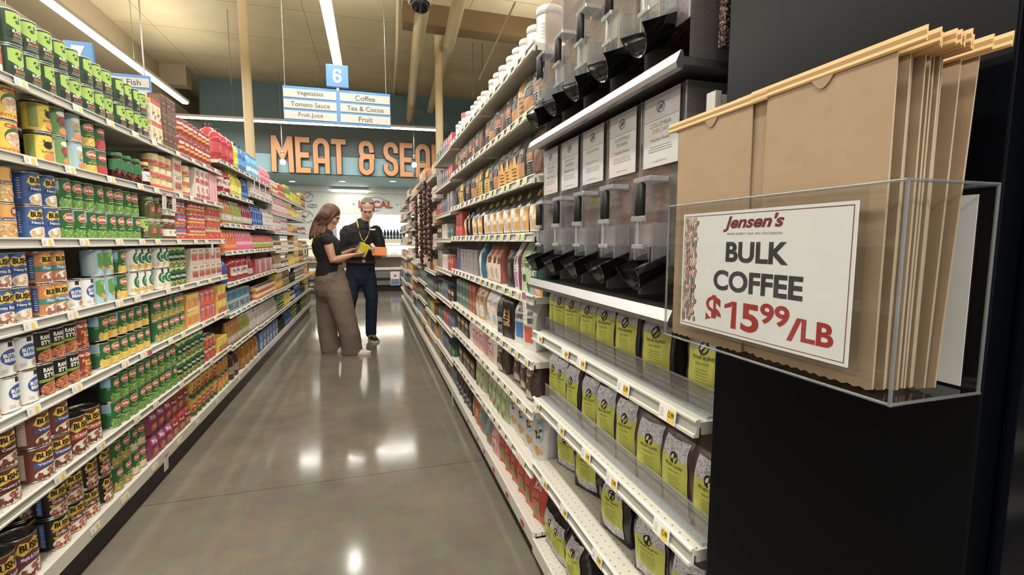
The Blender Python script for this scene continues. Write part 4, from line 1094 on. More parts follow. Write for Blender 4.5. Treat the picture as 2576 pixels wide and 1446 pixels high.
# sixth shelf
lrow(5, -60, 98, 'country_baked_bean_can', 'big brown baked bean can with cream script', 2)
lrow(5, 100, 190, 'vegetarian_baked_bean_can', 'red-brown baked bean can with blue ribbon', 2)
lrow(5, 192, 286, 'original_baked_bean_can', 'tall brown baked bean can with orange band', 1, deep=2)
lrow(5, 288, 448, 'green_bean_can', 'green cut bean can with red oval', 2)
lrow(5, 450, 516, 'veg_all_can', 'green mixed vegetable can with jagged top', 2)
lrow(5, 518, 548, 'diced_tomato_can', 'small red tomato can with tan top', 2)
lrow(5, 549, 584, 'yellow_cup_pack', 'yellow and red fruit cup pack', 1, rot=.02)
# bottom shelf
lrow(6, -60, 150, 'maple_baked_bean_can', 'large brown baked bean can with purple band', 1, deep=2)
lrow(6, 152, 298, 'grilling_bean_can', 'black and orange grilling bean can', 2, deep=2)
lrow(6, 300, 340, 'mixed_vegetable_can', 'green vegetable can with red oval', 2)
lrow(6, 341, 377, 'potato_can', 'green potato can with red oval', 2)
lrow(6, 379, 432, 'purple_bean_bag', 'purple bag with orange picture', 2, rot=.06)
lrow(6, 433, 488, 'red_snack_bag', 'red bag with white seal', 2, rot=.06)
lrow(6, 490, 552, 'yellow_pepper_can', 'yellow can with red oval', 2)
lrow(6, 553, 592, 'peach_can', 'orange peach can', 2)

# units past the canned goods
FS = ['top shelf', 'second shelf', 'third shelf', 'fourth shelf', 'fifth shelf', 'sixth shelf', 'seventh shelf', 'bottom shelf']
UN = {3: 'juice jug unit', 4: 'blue carton unit', 5: 'header card unit', 6: 'oil bottle unit', 7: 'last unit'}
def frow(u, i, f0, f1, kind, desc, layers=1, **kw):
    y0, y1 = LSEC[u], LSEC[u + 1]; Z = LLEV[u][i]
    return row(-1, LX, Z, y0 + .012 + (y1 - y0 - .02) * f0, y0 + .012 + (y1 - y0 - .02) * f1, kind, desc, UN[u] + ' ' + FS[i], layers, turn=-.12, **kw)
frow(3, 0, 0, .52, 'red_juice_jug', 'big red juice jug'); frow(3, 0, .52, .64, 'yellow_juice_bottle', 'yellow juice bottle'); frow(3, 0, .64, 1, 'blue_juice_jug', 'blue juice jug')
frow(3, 1, 0, .36, 'big_red_jug', 'squat red juice jug'); frow(3, 1, .36, .74, 'yellow_juice_bottle', 'yellow juice bottle', jit=.01); frow(3, 1, .76, 1, 'blue_sport_bottle', 'dark blue drink bottle')
frow(3, 2, 0, .30, 'amber_tea_bottle', 'amber tea bottle'); frow(3, 2, .30, .62, 'green_tea_bottle', 'green tea bottle'); frow(3, 2, .62, 1, 'cranberry_bottle', 'cranberry bottle')
frow(3, 3, 0, .42, 'orange_drink_bottle', 'orange drink bottle'); frow(3, 3, .42, 1, 'pink_drink_bottle', 'pink drink bottle')
frow(3, 4, 0, .14, 'blue_sport_bottle', 'dark blue drink bottle'); frow(3, 4, .24, .80, 'big_red_jug', 'big red jug with white label'); frow(3, 4, .8, 1, 'cranberry_bottle', 'cranberry bottle')
frow(3, 5, 0, 1, 'drink_case', 'blue and grey drink case', rot=.01)
frow(3, 6, 0, .38, 'amber_tea_bottle', 'amber tea bottle'); frow(3, 6, .38, .7, 'green_tea_bottle', 'green tea bottle'); frow(3, 6, .7, 1, 'clear_label_bottle', 'pale labelled bottle')
frow(3, 7, 0, .36, 'brown_jug', 'brown jug'); frow(3, 7, .36, 1, 'amber_jug', 'amber juice jug')
frow(4, 0, 0, .5, 'sky_drink_bottle', 'sky blue drink bottle'); frow(4, 0, .5, 1, 'pink_drink_bottle', 'pink drink bottle')
frow(4, 1, 0, 1, 'clear_label_bottle', 'pale labelled bottle')
frow(4, 2, 0, .5, 'blue_sport_bottle', 'dark blue drink bottle'); frow(4, 2, .5, 1, 'clear_label_bottle', 'pale labelled bottle')
frow(4, 3, 0, 1, 'kids_juice_bottle', 'lime and red juice bottle')
frow(4, 4, 0, 1, 'red_bottle_case', 'red case of bottles', rot=.01)
frow(4, 5, 0, 1, 'fruit_cup', 'orange fruit cup', 2)
frow(4, 6, 0, 1, 'clear_label_bottle', 'pale labelled bottle')
frow(4, 7, 0, 1, 'blue_carton', 'blue juice carton', rot=.03)
k = K['header_card']; k.place((LX - .06, (LSEC[5] + LSEC[6]) / 2 - .05, L4[0] - .0055), R(90), 'pale header card with black script lettering on the top shelf')
pal = {  # unit, shelf -> kinds
    (5, 0): ['fruit_cup', 'diced_tomato_can'], (5, 1): ['white_red_carton'], (5, 2): ['white_red_carton', 'apple_sauce_pack'], (5, 3): ['salsa_jar', 'soup_box'], (5, 4): ['amber_tea_bottle', 'salsa_jar'], (5, 5): ['yellow_cup_pack', 'pickle_jar'], (5, 6): ['veg_all_can', 'sauce_bottle'], (5, 7): ['dark_jar', 'blue_sport_bottle'],
    (6, 0): ['green_oil_bottle', 'sauce_bottle'], (6, 1): ['yellow_cup_pack', 'sauce_bottle'], (6, 2): ['peach_can', 'yellow_pepper_can'], (6, 3): ['salsa_jar', 'peach_cup_pack'], (6, 4): ['sauce_bottle', 'yellow_cup_pack'], (6, 5): ['dark_jar', 'salsa_jar'], (6, 6): ['relish_jar', 'blue_sport_bottle'], (6, 7): ['veg_all_can', 'dark_jar'],
    (7, 0): ['sauce_bottle', 'yellow_pepper_can'], (7, 1): ['soup_box', 'salsa_jar'], (7, 2): ['salsa_jar', 'relish_jar'], (7, 3): ['peach_can', 'salsa_jar'], (7, 4): ['yellow_pepper_can', 'salsa_jar'], (7, 5): ['salsa_jar', 'peach_cup_pack'], (7, 6): ['dark_jar', 'peach_can'], (7, 7): ['veg_all_can', 'pickle_jar']}
NICE = {'fruit_cup': 'small fruit cup', 'diced_tomato_can': 'small red tomato can', 'white_red_carton': 'white carton with red band', 'apple_sauce_pack': 'apple sauce pack', 'salsa_jar': 'white-labelled jar', 'soup_box': 'soup box', 'amber_tea_bottle': 'amber bottle', 'yellow_cup_pack': 'yellow cup pack', 'pickle_jar': 'pickle jar', 'veg_all_can': 'green vegetable can', 'sauce_bottle': 'yellow sauce bottle', 'dark_jar': 'dark jar', 'blue_sport_bottle': 'dark blue bottle', 'green_oil_bottle': 'green oil bottle', 'peach_can': 'orange can', 'yellow_pepper_can': 'yellow can', 'peach_cup_pack': 'orange cup pack', 'relish_jar': 'dark relish jar'}
for (u, i), ks in pal.items():
    gap = LLEV[u][i - 1] - LLEV[u][i] if i else .3
    for q, kn in enumerate(ks):
        frow(u, i, q / len(ks), (q + 1) / len(ks), kn, NICE[kn], 2 if K[kn].h < .118 and gap > .21 else 1)
# ---------------------------------------------------------------- coffee rack goods
def peets(base, patch, word):
    def f(a):
        a.text(word, 0, .74, 1.4, .11, 'D8D6D2', .02, shear=.2, keep=False); a.rect(-.8, .8, .40, .56, patch); a.rect(-.8, .8, .36, .39, 'B8B4AE')
        a.lines(-.1, .08, .34, 1.3, 5, '9A9894', 4)
    return f
pouch('black_coffee_bag', .088, .062, .185, '3A3A3C', peets('', 'A5643C', "Peet's"), seed=1, bulge=.006)
pouch('tan_coffee_bag', .085, .06, .18, 'B08346', lambda a: (a.rect(-.7, .7, .55, .8, 'C79A5C'), a.lines(0, .1, .5, 1.2, 4, '8A6234', 3), a.rect(-1, 1, .02, .08, 'D8CDBB')), seed=2, bulge=.006)
pouch('brown_coffee_bag', .082, .06, .18, '6A4438', lambda a: (a.rect(-.7, .7, .12, .5, '7C5446'), a.rect(-.9, .9, .0, .06, 'CFC4B4'), a.lines(0, .6, .8, 1, 3, '8E6A5C', 3)), seed=3, bulge=.006)
pouch('mountain_coffee_bag', .095, .062, .19, '3C3B3A', lambda a: (a.poly([(-.98, .05), (.98, .05), (.98, .62), (.5, .40), (.1, .70), (-.3, .45), (-.98, .66)], 'D59A2E'), a.poly([(-.6, .05), (-.2, .38), (.1, .1), (.5, .32), (.8, .05)], 'E8B84A'), a.text('ROAST', 0, .8, 1.3, .12, 'C9C7C2', .02, keep=False), a.lines(.0, .1, .4, 1.2, 4, '4A3A20', 5)), seed=4, bulge=.006)
pouch('orange_patch_coffee_bag', .09, .062, .185, '444244', lambda a: (a.rect(-.95, .95, .12, .42, 'B8783A'), a.text('COFFEE', 0, .66, 1.5, .1, 'CFCDC8', .02, keep=False), a.lines(0, .45, .58, 1.2, 3, '9A9894', 4)), seed=5, bulge=.006)
pouch('yellow_coffee_bag', .09, .062, .18, '55534A', lambda a: (a.rect(-1, 1, .0, .5, 'C9A63A'), a.rect(-.6, .6, .55, .8, 'D8B84A'), a.lines(0, .1, .4, 1.2, 4, '6A5428', 4)), seed=6, bulge=.006)
pouch('black_white_label_bag', .105, .068, .185, '232226', lambda a: (a.ell(-.05, .86, .28, .07, 'C8A62E'), a.rect(-.78, .78, .06, .62, 'E6DDD0'), a.rect(.05, .78, .10, .60, 'E0A44A'), a.rect(-.6, .0, .4, .55, 'F2EEE6'), a.lines(-.35, .1, .38, .6, 6, 'A89A8C', 3), a.rect(.1, .6, .3, .4, 'F0D8A8')), m='printed_foil', seed=7, shoulder=.62, thin=.01)
pouch('blue_white_coffee_bag', .085, .062, .19, '2E6A86', lambda a: (a.rect(-.55, .55, 0, 1, 'D5E3EA'), a.rect(-.4, .4, .72, .95, '7FB2CE'), a.lines(0, .2, .6, .8, 7, '7A96A8', 3)), seed=8)
pouch('terracotta_coffee_bag', .09, .062, .18, '9C4A34', lambda a: (a.rect(-1, 1, 0, .52, 'D9CEC2'), a.ell(0, .62, .4, .14, 'E0CDBE'), a.rect(-.1, .1, .1, .4, 'B8743C'), a.rect(-1, 1, .0, .04, 'B8743C')), seed=9)
pouch('charcoal_coffee_bag', .085, .062, .185, '2B2A28', lambda a: (a.rect(-.5, .5, .2, .6, '4A443C'), a.ell(0, .72, .35, .07, '6A5A3E'), a.lines(0, .25, .55, .7, 5, '8A7E6A', 4)), seed=10)
pouch('magenta_coffee_bag', .095, .065, .20, '8A2B52', lambda a: (a.rect(-.72, .72, 0, 1, 'DCD5DA'), a.rect(-.5, .5, .05, .38, 'B86A9A'), a.text('BIGFACE', 0, .62, .9, .17, '3A2A6A', .02, keep=False, rot=1.35), a.lines(0, .4, .5, .9, 2, '6A5A8A', 3)), seed=11, sidec='7E2348')
pouch('pale_green_coffee_bag', .10, .068, .20, 'B9CDA2', lambda a: (a.rect(-.35, .35, .05, .32, 'C9D4BC'), a.rect(-.25, .25, .22, .36, '4A5A4A'), a.text('GO FARM', 0, .55, 1.4, .09, '5A6A4A', .02, keep=False), a.rect(.4, 1, 0, .2, '1F6A3E'), a.lines(0, .62, .72, .8, 2, '7A8A6A', 3)), seed=12, sidec='3C5A34')
pouch('dark_green_coffee_bag', .105, .07, .205, '2C5647', lambda a: (a.rect(-1, 1, 0, .30, 'D98E26'), a.rect(-1, -.3, 0, .3, '8FA9C4'), a.ell(.35, .12, .35, .1, 'E8C8A8'), a.text('GOOD', -.15, .74, 1.3, .13, 'E2E6E2', .05, keep=False), a.text('TRIP', -.25, .57, 1.0, .13, 'E2E6E2', .05, keep=False), a.text('ROAST', -.15, .41, 1.2, .12, 'D5DAD5', .04, keep=False)), seed=13)
pouch('white_blue_square_bag', .09, .075, .20, 'D9D9D7', lambda a: (a.rect(-.62, .62, .16, .50, '2C74C4'), a.text('COFFEE', 0, .62, 1.1, .10, '2A2A2E', .03, keep=False), a.text('BADA', 0, .76, .8, .08, '4A4A4E', .02, keep=False)), seed=14, sidec='BFC0BD')
pouch('white_red_square_bag', .09, .075, .20, 'D9D9D7', lambda a: (a.rect(-.62, .62, .16, .50, 'D8472A'), a.text('ESPRESSO', 0, .62, 1.2, .10, '2A2A2E', .03, keep=False), a.text('BADA', 0, .76, .8, .08, '4A4A4E', .02, keep=False)), seed=15, sidec='BFC0BD')
pouch('black_buzz_bag', .10, .07, .20, '23211F', lambda a: (a.text('BUZZ', .1, .48, .8 * 2, .26, 'B98A4A', .05, keep=False, rot=1.57), a.rect(-.95, -.7, .1, .8, '3A3836')), seed=16, shoulder=.85)
pouch('black_grid_bag', .085, .065, .195, '232527', lambda a: (a.rect(-.7, .7, .30, .42, '8A9498'), a.rect(-.7, .7, .12, .24, '6A7478'), a.rect(-.6, .6, .55, .75, '4A4C48'), a.ell(.0, .85, .3, .05, 'A8854A')), seed=17)
pouch('white_coffee_bag', .095, .07, .20, 'DEDBD8', lambda a: (a.rect(-.4, .4, .45, .60, 'E5BFA8'), a.lines(0, .12, .40, 1.0, 6, 'B9B2AE', 3), a.text('COFFEE', .1, .66, .9, .05, '9A8A8A', .0, keep=False)), seed=18)
pouch('kraft_coffee_bag', .085, .065, .19, 'C0A078', lambda a: (a.rect(-.6, .6, .1, .45, 'E0D8CC'), a.rect(-.5, .5, .55, .7, 'A8845A'), a.ell(0, .8, .2, .05, '4A3A2A')), seed=19)
pouch('pink_coffee_bag', .09, .065, .185, 'E0A3A2', lambda a: (a.rect(-.75, .75, .15, .75, 'E9B7B4'), a.rect(-.7, -.3, .3, .62, 'D99A5C'), a.text('Sunny', .1, .6, 1.0, .10, '6A4A7A', .03, shear=.2, keep=False), a.lines(.1, .2, .5, .9, 5, '9A6A8A', 3), a.ell(.3, .36, .1, .03, '3A3A6A')), seed=20)
pouch('white_gold_coffee_bag', .09, .065, .18, 'DAD8D2', lambda a: (a.rect(-.9, .72, .1, .78, 'DEDCD6'), a.rect(.7, 1, .0, .8, 'B8A03A'), a.lines(-.2, .15, .7, .9, 7, '9AA09A', 3)), seed=21)
pouch('brown_paper_coffee_bag', .10, .075, .185, '4B3630', lambda a: (a.rect(-.7, .55, .06, .86, '4E3932'), a.ell(-.1, .74, .45, .11, '7A6258'), a.text('Valley', -.1, .66, 1.1, .09, 'D8CDC4', .02, shear=.2, keep=False), a.ell(-.1, .52, .25, .06, '9A8A80'), a.rect(-.55, .35, .08, .27, 'D6C9AC'), a.lines(-.1, .12, .24, .6, 3, '7A6A54', 3)), seed=22, wr=.0035)
pouch('light_green_coffee_bag', .085, .06, .205, 'A5B486', lambda a: (a.rect(-.6, .6, .3, .75, 'B7C59A'), a.beans(-.6, .6, .4, .7, 8, .2, .05, ['7A8E54', '8EA266'], 3), a.ell(.3, .22, .22, .06, 'D8843A'), a.rect(-.9, -.3, .05, .2, '6A8A4A'), a.ell(0, .85, .15, .04, '3A3A34')), seed=23)
pouch('white_blue_emblem_bag', .10, .07, .205, 'D9DADA', lambda a: (a.ell(0, .62, .62, .20, '9CC4DC'), a.ell(0, .60, .48, .15, 'DDE4E8'), a.beans(-.3, .3, .5, .7, 7, .16, .05, ['D9A24A', '4A4A4A', 'C98A34'], 4), a.beans(-.35, .35, .16, .3, 7, .2, .05, ['E0A23A', 'D8922A'], 5)), seed=24)
pouch('red_coffee_bag', .095, .075, .205, 'C9281C', lambda a: (a.text('JOE', -.2, .72, 1.1, .16, 'EBD9CF', .03, keep=False), a.rect(-.9, .2, .12, .45, 'B8844A'), a.ell(-.3, .22, .35, .10, '6FA83E'), a.lines(-.3, .5, .62, 1.0, 3, 'E0A89A', 3)), seed=25, m='printed_gloss')
pouch('orange_box_bag', .09, .065, .20, 'B5622E', lambda a: (a.rect(-.7, .7, .2, .6, 'C87A3E'), a.lines(0, .3, .55, 1, 3, 'E8D8B8', 3)), seed=26)
pouch('slate_blue_coffee_bag', .09, .065, .20, '7F8F98', lambda a: (a.rect(-.6, .6, .1, .3, 'B8743C'), a.rect(-.6, .6, .5, .8, '92A2AA')), seed=27)
def canister(name, r, h, lidc, line, logo):
    def b():
        mb = MB().lathe([(r * .96, 0), (r, .004), (r, h * .80)], 28, c='ECEAE6'); mb.disc(r * .96, 0, 28, c='ECEAE6', up=False)
        a = Art(r, h); a.rect(-1.2, -.2, .50, .70, logo) if logo else None; a.lines(.5, .2, .6, .5, 5, 'C9C6C2', 3); a.put(mb, cyl(r + .0003, 0))
        o = mb.build(name, 'printed_gloss')
        l = MB().lathe([(r * 1.0, h * .80), (r * 1.03, h * .802), (r * 1.03, h - .004), (r * .99, h), (.0005, h)], 28, c=lidc)
        l.lathe([(r * 1.005, h * .785), (r * 1.005, h * .80)], 28, c=line); l.build('lid', 'printed_gloss', o); return o
    K[name] = Kind(name, 'canister', 2 * r + .012, 2 * r, h, b)
canister('blue_line_canister', .047, .145, 'EDEBE8', '4A6AB8', 'B5282C')
canister('red_line_canister', .043, .125, 'E9E4E2', 'B8868A', 'B5282C')
canister('plain_canister', .040, .118, 'EBE6E4', 'B89A9C', None)
def redlid():
    r, h = .05, .15
    mb = MB().lathe([(r * .96, 0), (r, .004), (r, h * .78)], 24, c='E6E3DC'); mb.disc(r * .96, 0, 24, c='E6E3DC', up=False)
    a = Art(r, h); a.rect(-.9, -.55, .1, .7, '2C7A4A'); a.beans(-.4, .9, .1, .4, 12, .2, .07, ['4A2E22', '6A4632', 'C8B8A8'], 3); a.rect(-.3, .7, .5, .68, 'D8D4E0'); a.put(mb, cyl(r + .0003, 0))
    o = mb.build('red_lid_canister', 'printed_gloss')
    MB().lathe([(r * 1.02, h * .78), (r * 1.03, h - .003), (r, h), (.0005, h)], 24, c='DB1F1C').build('lid', 'printed_gloss', o); return o
K['red_lid_canister'] = Kind('red_lid_canister', 'canister', .104, .10, .15, redlid)
def teabox(name, w, h, c, c2, word=None, d=.07):
    carton(name, w, d, h, c, lambda a: (a.rect(-.8, .8, .55, .85, c2), a.lines(0, .12, .45, 1.3, 4, c2, 3), a.text(word, 0, .7, 1.2, .13, 'F2ECE0', .02, keep=False) if word else None))
teabox('red_pod_box', .12, .085, 'C22A22', 'D8584A', None, .1)
teabox('grey_pod_box', .10, .15, '8E8A8C', 'A8A4A6'); teabox('blue_pod_box', .06, .155, '3A4E86', '6A7AA8')
teabox('green_cocoa_box', .11, .085, '4A6A5C', '8AA498', None, .09); teabox('rust_cocoa_box', .10, .085, '9A4630', 'C07A5E', None, .09)
teabox('dark_pod_box', .13, .105, '2A1A16', 'C9A27A', 'TULLY', .1)
teabox('tan_tea_box', .08, .115, 'C9A98A', 'E2D2BE'); teabox('amber_tea_box', .08, .115, 'C9893A', 'E6C07A'); teabox('slate_tea_box', .085, .12, '5A6478', '8A94A8')
teabox('yellow_tea_box', .08, .11, 'C9A92E', 'E8D67A'); teabox('white_tea_box', .08, .12, 'D8D2C8', 'B8AEA2'); teabox('green_tea_box', .08, .115, '5E7A52', '9AB28A')
teabox('red_tea_box', .08, .11, 'A83A34', 'D08A80'); teabox('pale_blue_tea_box', .085, .12, '8AB2CC', 'C2D8E6'); teabox('brown_tea_box', .08, .115, '5A3E30', '9A7A62')
CS = ['top', 'second', 'third', 'fourth', 'fifth', 'sixth', 'seventh', 'eighth', 'bottom']
def rrow(i, pa, pb, kind, desc, layers=1, **kw):
    Z = RM[i]; X = RX
    kw.setdefault('rot', .16); kw.setdefault('inset', .034)
    return row(1, X, Z, yat(pa, X + .03, Z + .02), yat(pb, X + .03, Z + .02), kind, desc, CS[i] + ' coffee shelf', layers, turn=kw.pop('turn', .10), **kw)
Y1 = 1.612
def rr(i, ya, yb, kind, desc, layers=1, **kw):
    kw.setdefault('rot', .16); kw.setdefault('inset', .034)
    return row(1, RX, RM[i], ya, yb, kind, desc, CS[i] + ' coffee shelf', layers, turn=kw.pop('turn', .10), **kw)
rr(0, Y1, 1.73, 'blue_line_canister', 'white canister with blue line'); rr(0, 1.735, 1.83, 'red_line_canister', 'white canister with red logo')
rr(0, 1.84, 2.15, 'plain_canister', 'plain white canister'); rr(0, 2.16, 2.5, 'red_line_canister', 'white canister with red logo'); rr(0, 2.53, 2.95, 'plain_canister', 'plain white canister'); rr(0, 2.97, 3.08, 'red_line_canister', 'white canister with red logo', maxn=1)
rr(0, 3.10, 3.21, 'red_lid_canister', 'white canister with bright red lid')
rr(0, 3.22, 3.42, 'red_line_canister', 'white canister with red logo')
def mix(i, y0, y1, seq, names):
    """a run of single bags in the given order"""
    y = y0
    for kn in seq:
        k = K[kn]
        if y + k.w > y1: break
        rr(i, y, y + k.w, kn, names[kn], maxn=1); y += k.w + .004
NM = {'black_coffee_bag': 'black coffee bag with white script', 'tan_coffee_bag': 'tan coffee bag', 'brown_coffee_bag': 'brown coffee bag', 'orange_patch_coffee_bag': 'charcoal coffee bag with orange patch', 'mountain_coffee_bag': 'dark bag with golden mountains', 'yellow_coffee_bag': 'yellow and grey coffee bag', 'charcoal_coffee_bag': 'charcoal coffee bag'}
mix(1, Y1, 2.505, ['black_coffee_bag', 'orange_patch_coffee_bag', 'tan_coffee_bag', 'orange_patch_coffee_bag', 'black_coffee_bag', 'brown_coffee_bag', 'black_coffee_bag', 'orange_patch_coffee_bag', 'black_coffee_bag'], NM)
mix(1, 2.545, 3.42, ['brown_coffee_bag', 'black_coffee_bag', 'orange_patch_coffee_bag', 'black_coffee_bag', 'brown_coffee_bag', 'black_coffee_bag', 'black_coffee_bag', 'orange_patch_coffee_bag', 'black_coffee_bag'], NM)
mix(2, Y1, 2.505, ['brown_coffee_bag', 'black_coffee_bag', 'orange_patch_coffee_bag', 'mountain_coffee_bag', 'mountain_coffee_bag', 'mountain_coffee_bag', 'orange_patch_coffee_bag', 'black_coffee_bag', 'yellow_coffee_bag'], NM)
mix(2, 2.545, 3.42, ['yellow_coffee_bag', 'tan_coffee_bag', 'orange_patch_coffee_bag', 'charcoal_coffee_bag', 'black_coffee_bag', 'charcoal_coffee_bag', 'yellow_coffee_bag', 'black_coffee_bag', 'charcoal_coffee_bag'], NM)
rr(3, Y1 + .01, 2.49, 'black_white_label_bag', 'black foil bag with orange label', rot=.3, tight=False, maxn=7); rr(3, 2.55, 3.1, 'black_white_label_bag', 'black foil bag with orange label', rot=.3, tight=False, maxn=4)
rr(3, 3.16, 3.42, 'red_pod_box', 'bright red pod box', 2, rot=.02)
rr(4, Y1 + .005, 1.725, 'dark_green_coffee_bag', 'dark green bag with orange base'); rr(4, 1.735, 1.85, 'pale_green_coffee_bag', 'pale green coffee bag'); rr(4, 1.86, 1.96, 'magenta_coffee_bag', 'white-fronted magenta coffee bag')
rr(4, 1.97, 2.06, 'charcoal_coffee_bag', 'charcoal coffee bag'); rr(4, 2.17, 2.46, 'terracotta_coffee_bag', 'terracotta and cream coffee bag'); rr(4, 2.545, 2.65, 'blue_white_coffee_bag', 'pale blue and white coffee bag')
rr(4, 2.70, 3.25, 'grey_pod_box', 'grey pod box', rot=.02); rr(4, 3.26, 3.42, 'blue_pod_box', 'dark blue pod box', rot=.02)
rr(5, 1.76, 1.86, 'white_red_square_bag', 'white coffee bag with red square', rot=.05, turn=.3, inset=.05); rr(5, 1.88, 1.98, 'white_blue_square_bag', 'white coffee bag with blue square', rot=.05, turn=.3, inset=.05)
rr(5, 2.02, 2.13, 'black_buzz_bag', 'black bag with tall gold lettering'); rr(5, 2.14, 2.23, 'black_grid_bag', 'black bag with grey bands'); rr(5, 2.24, 2.45, 'white_coffee_bag', 'white coffee bag')
rr(5, 2.55, 2.75, 'kraft_coffee_bag', 'kraft coffee bag'); rr(5, 2.76, 2.97, 'rust_cocoa_box', 'rust cocoa box', 2, rot=.02); rr(5, 2.98, 3.42, 'green_cocoa_box', 'grey-green cocoa box', 2, rot=.02)
rr(6, 1.68, 1.79, 'brown_paper_coffee_bag', 'dark brown paper coffee bag', rot=.05); rr(6, 1.81, 1.92, 'brown_paper_coffee_bag', 'dark brown paper coffee bag', rot=.05, inset=.05); rr(6, 1.93, 2.04, 'brown_paper_coffee_bag', 'dark brown paper coffee bag', inset=.06); rr(6, 2.12, 2.23, 'brown_paper_coffee_bag', 'dark brown paper coffee bag')
rr(6, 2.24, 2.33, 'white_gold_coffee_bag', 'white coffee bag with gold edge'); rr(6, 2.335, 2.50, 'pink_coffee_bag', 'pink coffee bag'); rr(6, 2.545, 2.83, 'pink_coffee_bag', 'pink coffee bag'); rr(6, 2.84, 2.94, 'white_coffee_bag', 'white coffee bag')
rr(6, 2.98, 3.42, 'dark_pod_box', 'dark brown pod box', 1, rot=.02)
rr(7, Y1 + .01, 2.06, 'white_blue_emblem_bag', 'white bag with pale blue emblem', turn=.25, inset=.05); rr(7, 2.07, 2.50, 'light_green_coffee_bag', 'light green coffee bag'); rr(7, 2.545, 2.80, 'light_green_coffee_bag', 'light green coffee bag'); rr(7, 2.81, 3.42, 'dark_pod_box', 'dark brown pod box', 1, rot=.02)
rr(8, Y1 + .01, 2.24, 'red_coffee_bag', 'bright red coffee bag', turn=.25, inset=.05); rr(8, 2.25, 2.36, 'pink_coffee_bag', 'pink coffee bag', inset=.03); rr(8, 2.37, 2.50, 'slate_blue_coffee_bag', 'slate blue coffee bag', inset=.03)
rr(8, 2.545, 2.64, 'slate_blue_coffee_bag', 'slate blue coffee bag', inset=.03); rr(8, 2.65, 2.84, 'orange_box_bag', 'orange coffee bag', inset=.03); rr(8, 2.85, 3.42, 'black_grid_bag', 'black bag with grey bands', inset=.03)

# units past the coffee bags: tea and cocoa boxes
TU = {3: 'cocoa unit', 4: 'packet strip unit', 5: 'first tea unit', 6: 'second tea unit', 7: 'third tea unit', 8: 'fourth tea unit', 9: 'end tea unit'}
TP = ['tan_tea_box', 'amber_tea_box', 'slate_tea_box', 'yellow_tea_box', 'white_tea_box', 'green_tea_box', 'red_tea_box', 'pale_blue_tea_box', 'brown_tea_box', 'dark_pod_box', 'grey_pod_box']
TN = {'tan_tea_box': 'tan tea box', 'amber_tea_box': 'amber tea box', 'slate_tea_box': 'slate tea box', 'yellow_tea_box': 'yellow tea box', 'white_tea_box': 'white tea box', 'green_tea_box': 'green tea box', 'red_tea_box': 'red tea box', 'pale_blue_tea_box': 'pale blue tea box', 'brown_tea_box': 'brown tea box', 'dark_pod_box': 'dark brown pod box', 'grey_pod_box': 'grey pod box'}
trng = random.Random(11)
for u in range(3, 10):
    lv = RLEV[u]; y0, y1 = RSEC[u] + .03, RSEC[u + 1] - .008
    for i, Z in enumerate(lv):
        gap = (lv[i - 1] - Z) if i else .3
        opts = ['dark_pod_box', 'grey_pod_box', 'white_tea_box', 'red_tea_box', 'slate_tea_box', 'green_cocoa_box'] if u == 3 else (['tan_tea_box', 'white_tea_box', 'amber_tea_box', 'brown_tea_box', 'red_tea_box'] if i < 5 else ['slate_tea_box', 'pale_blue_tea_box', 'yellow_tea_box', 'green_tea_box', 'amber_tea_box', 'brown_tea_box', 'red_tea_box'])
        opts = [o for o in opts if K[o].h < gap - .05]
        a = y0; nrun = 2 if u > 5 else 3; ks = trng.sample(opts, nrun)
        for q, kn in enumerate(ks):
            b = y0 + (y1 - y0) * (q + 1) / nrun
            row(1, RX, Z, a, b, kn, TN.get(kn, 'grey-green cocoa box'), '%s, %s shelf' % (TU[u], CS[i]), 1, rot=.04, turn=.05, inset=.02 if i < 8 else .035, maxn=4 if u > 5 else 9, tight=False)
            a = b
# strips of dark packets hanging from clips in front of the tea shelves
def packet_strip(p, ln, label, seed):
    r = random.Random(seed)
    t = thing('hanging_packet_strip', label, 'packet strip', p, 0, 'hanging strips of dark packets')
    MB().box(-.004, .004, -.002, .002, -ln, .0).build('strip', 'black_plastic', t)
    z = -.02; first = None; k = 0
    while z > -ln:
        for sgn in (-1, 1):
            if first is None:
                mb = MB().lathe([(.0, -.034), (.010, -.026), (.016, -.006), (.015, .012), (.008, .024), (.0, .03)], 8, c='3A1C17')
                a = Art(.012, .04); a.ell(0, .5, .6, .3, 'A88A82'); a.put(mb, cyl(.0165, -.02))
                o = first = mb.build('packet', 'printed_foil', t)
            else:
                o = first.copy(); COL.objects.link(o); o.parent = t
            o.location = (.002 * r.uniform(-1, 1), sgn * .020 + r.uniform(-.004, .004), z + r.uniform(-.005, .005)); o.rotation_euler = (sgn * -.5 + r.uniform(-.3, .3), r.uniform(-.3, .3), -1.57 + r.uniform(-.5, .5)); k += 1
        z -= .048
for px, yt, yb, lab in ((1046, 505, 645, 'strand of dark glossy packets, outermost toward the aisle'), (1058, 478, 665, 'long strand of dark glossy packets second from the aisle'), (1068, 455, 640, 'dark glossy packet strand hanging highest of the four'), (1080, 470, 650, 'strand of dark glossy packets beside the grey pod boxes')):
    X = .515
    a = onX(px, yt, X); b = onX(px, yb, X)
    packet_strip(a, a.z - b.z, lab, px)
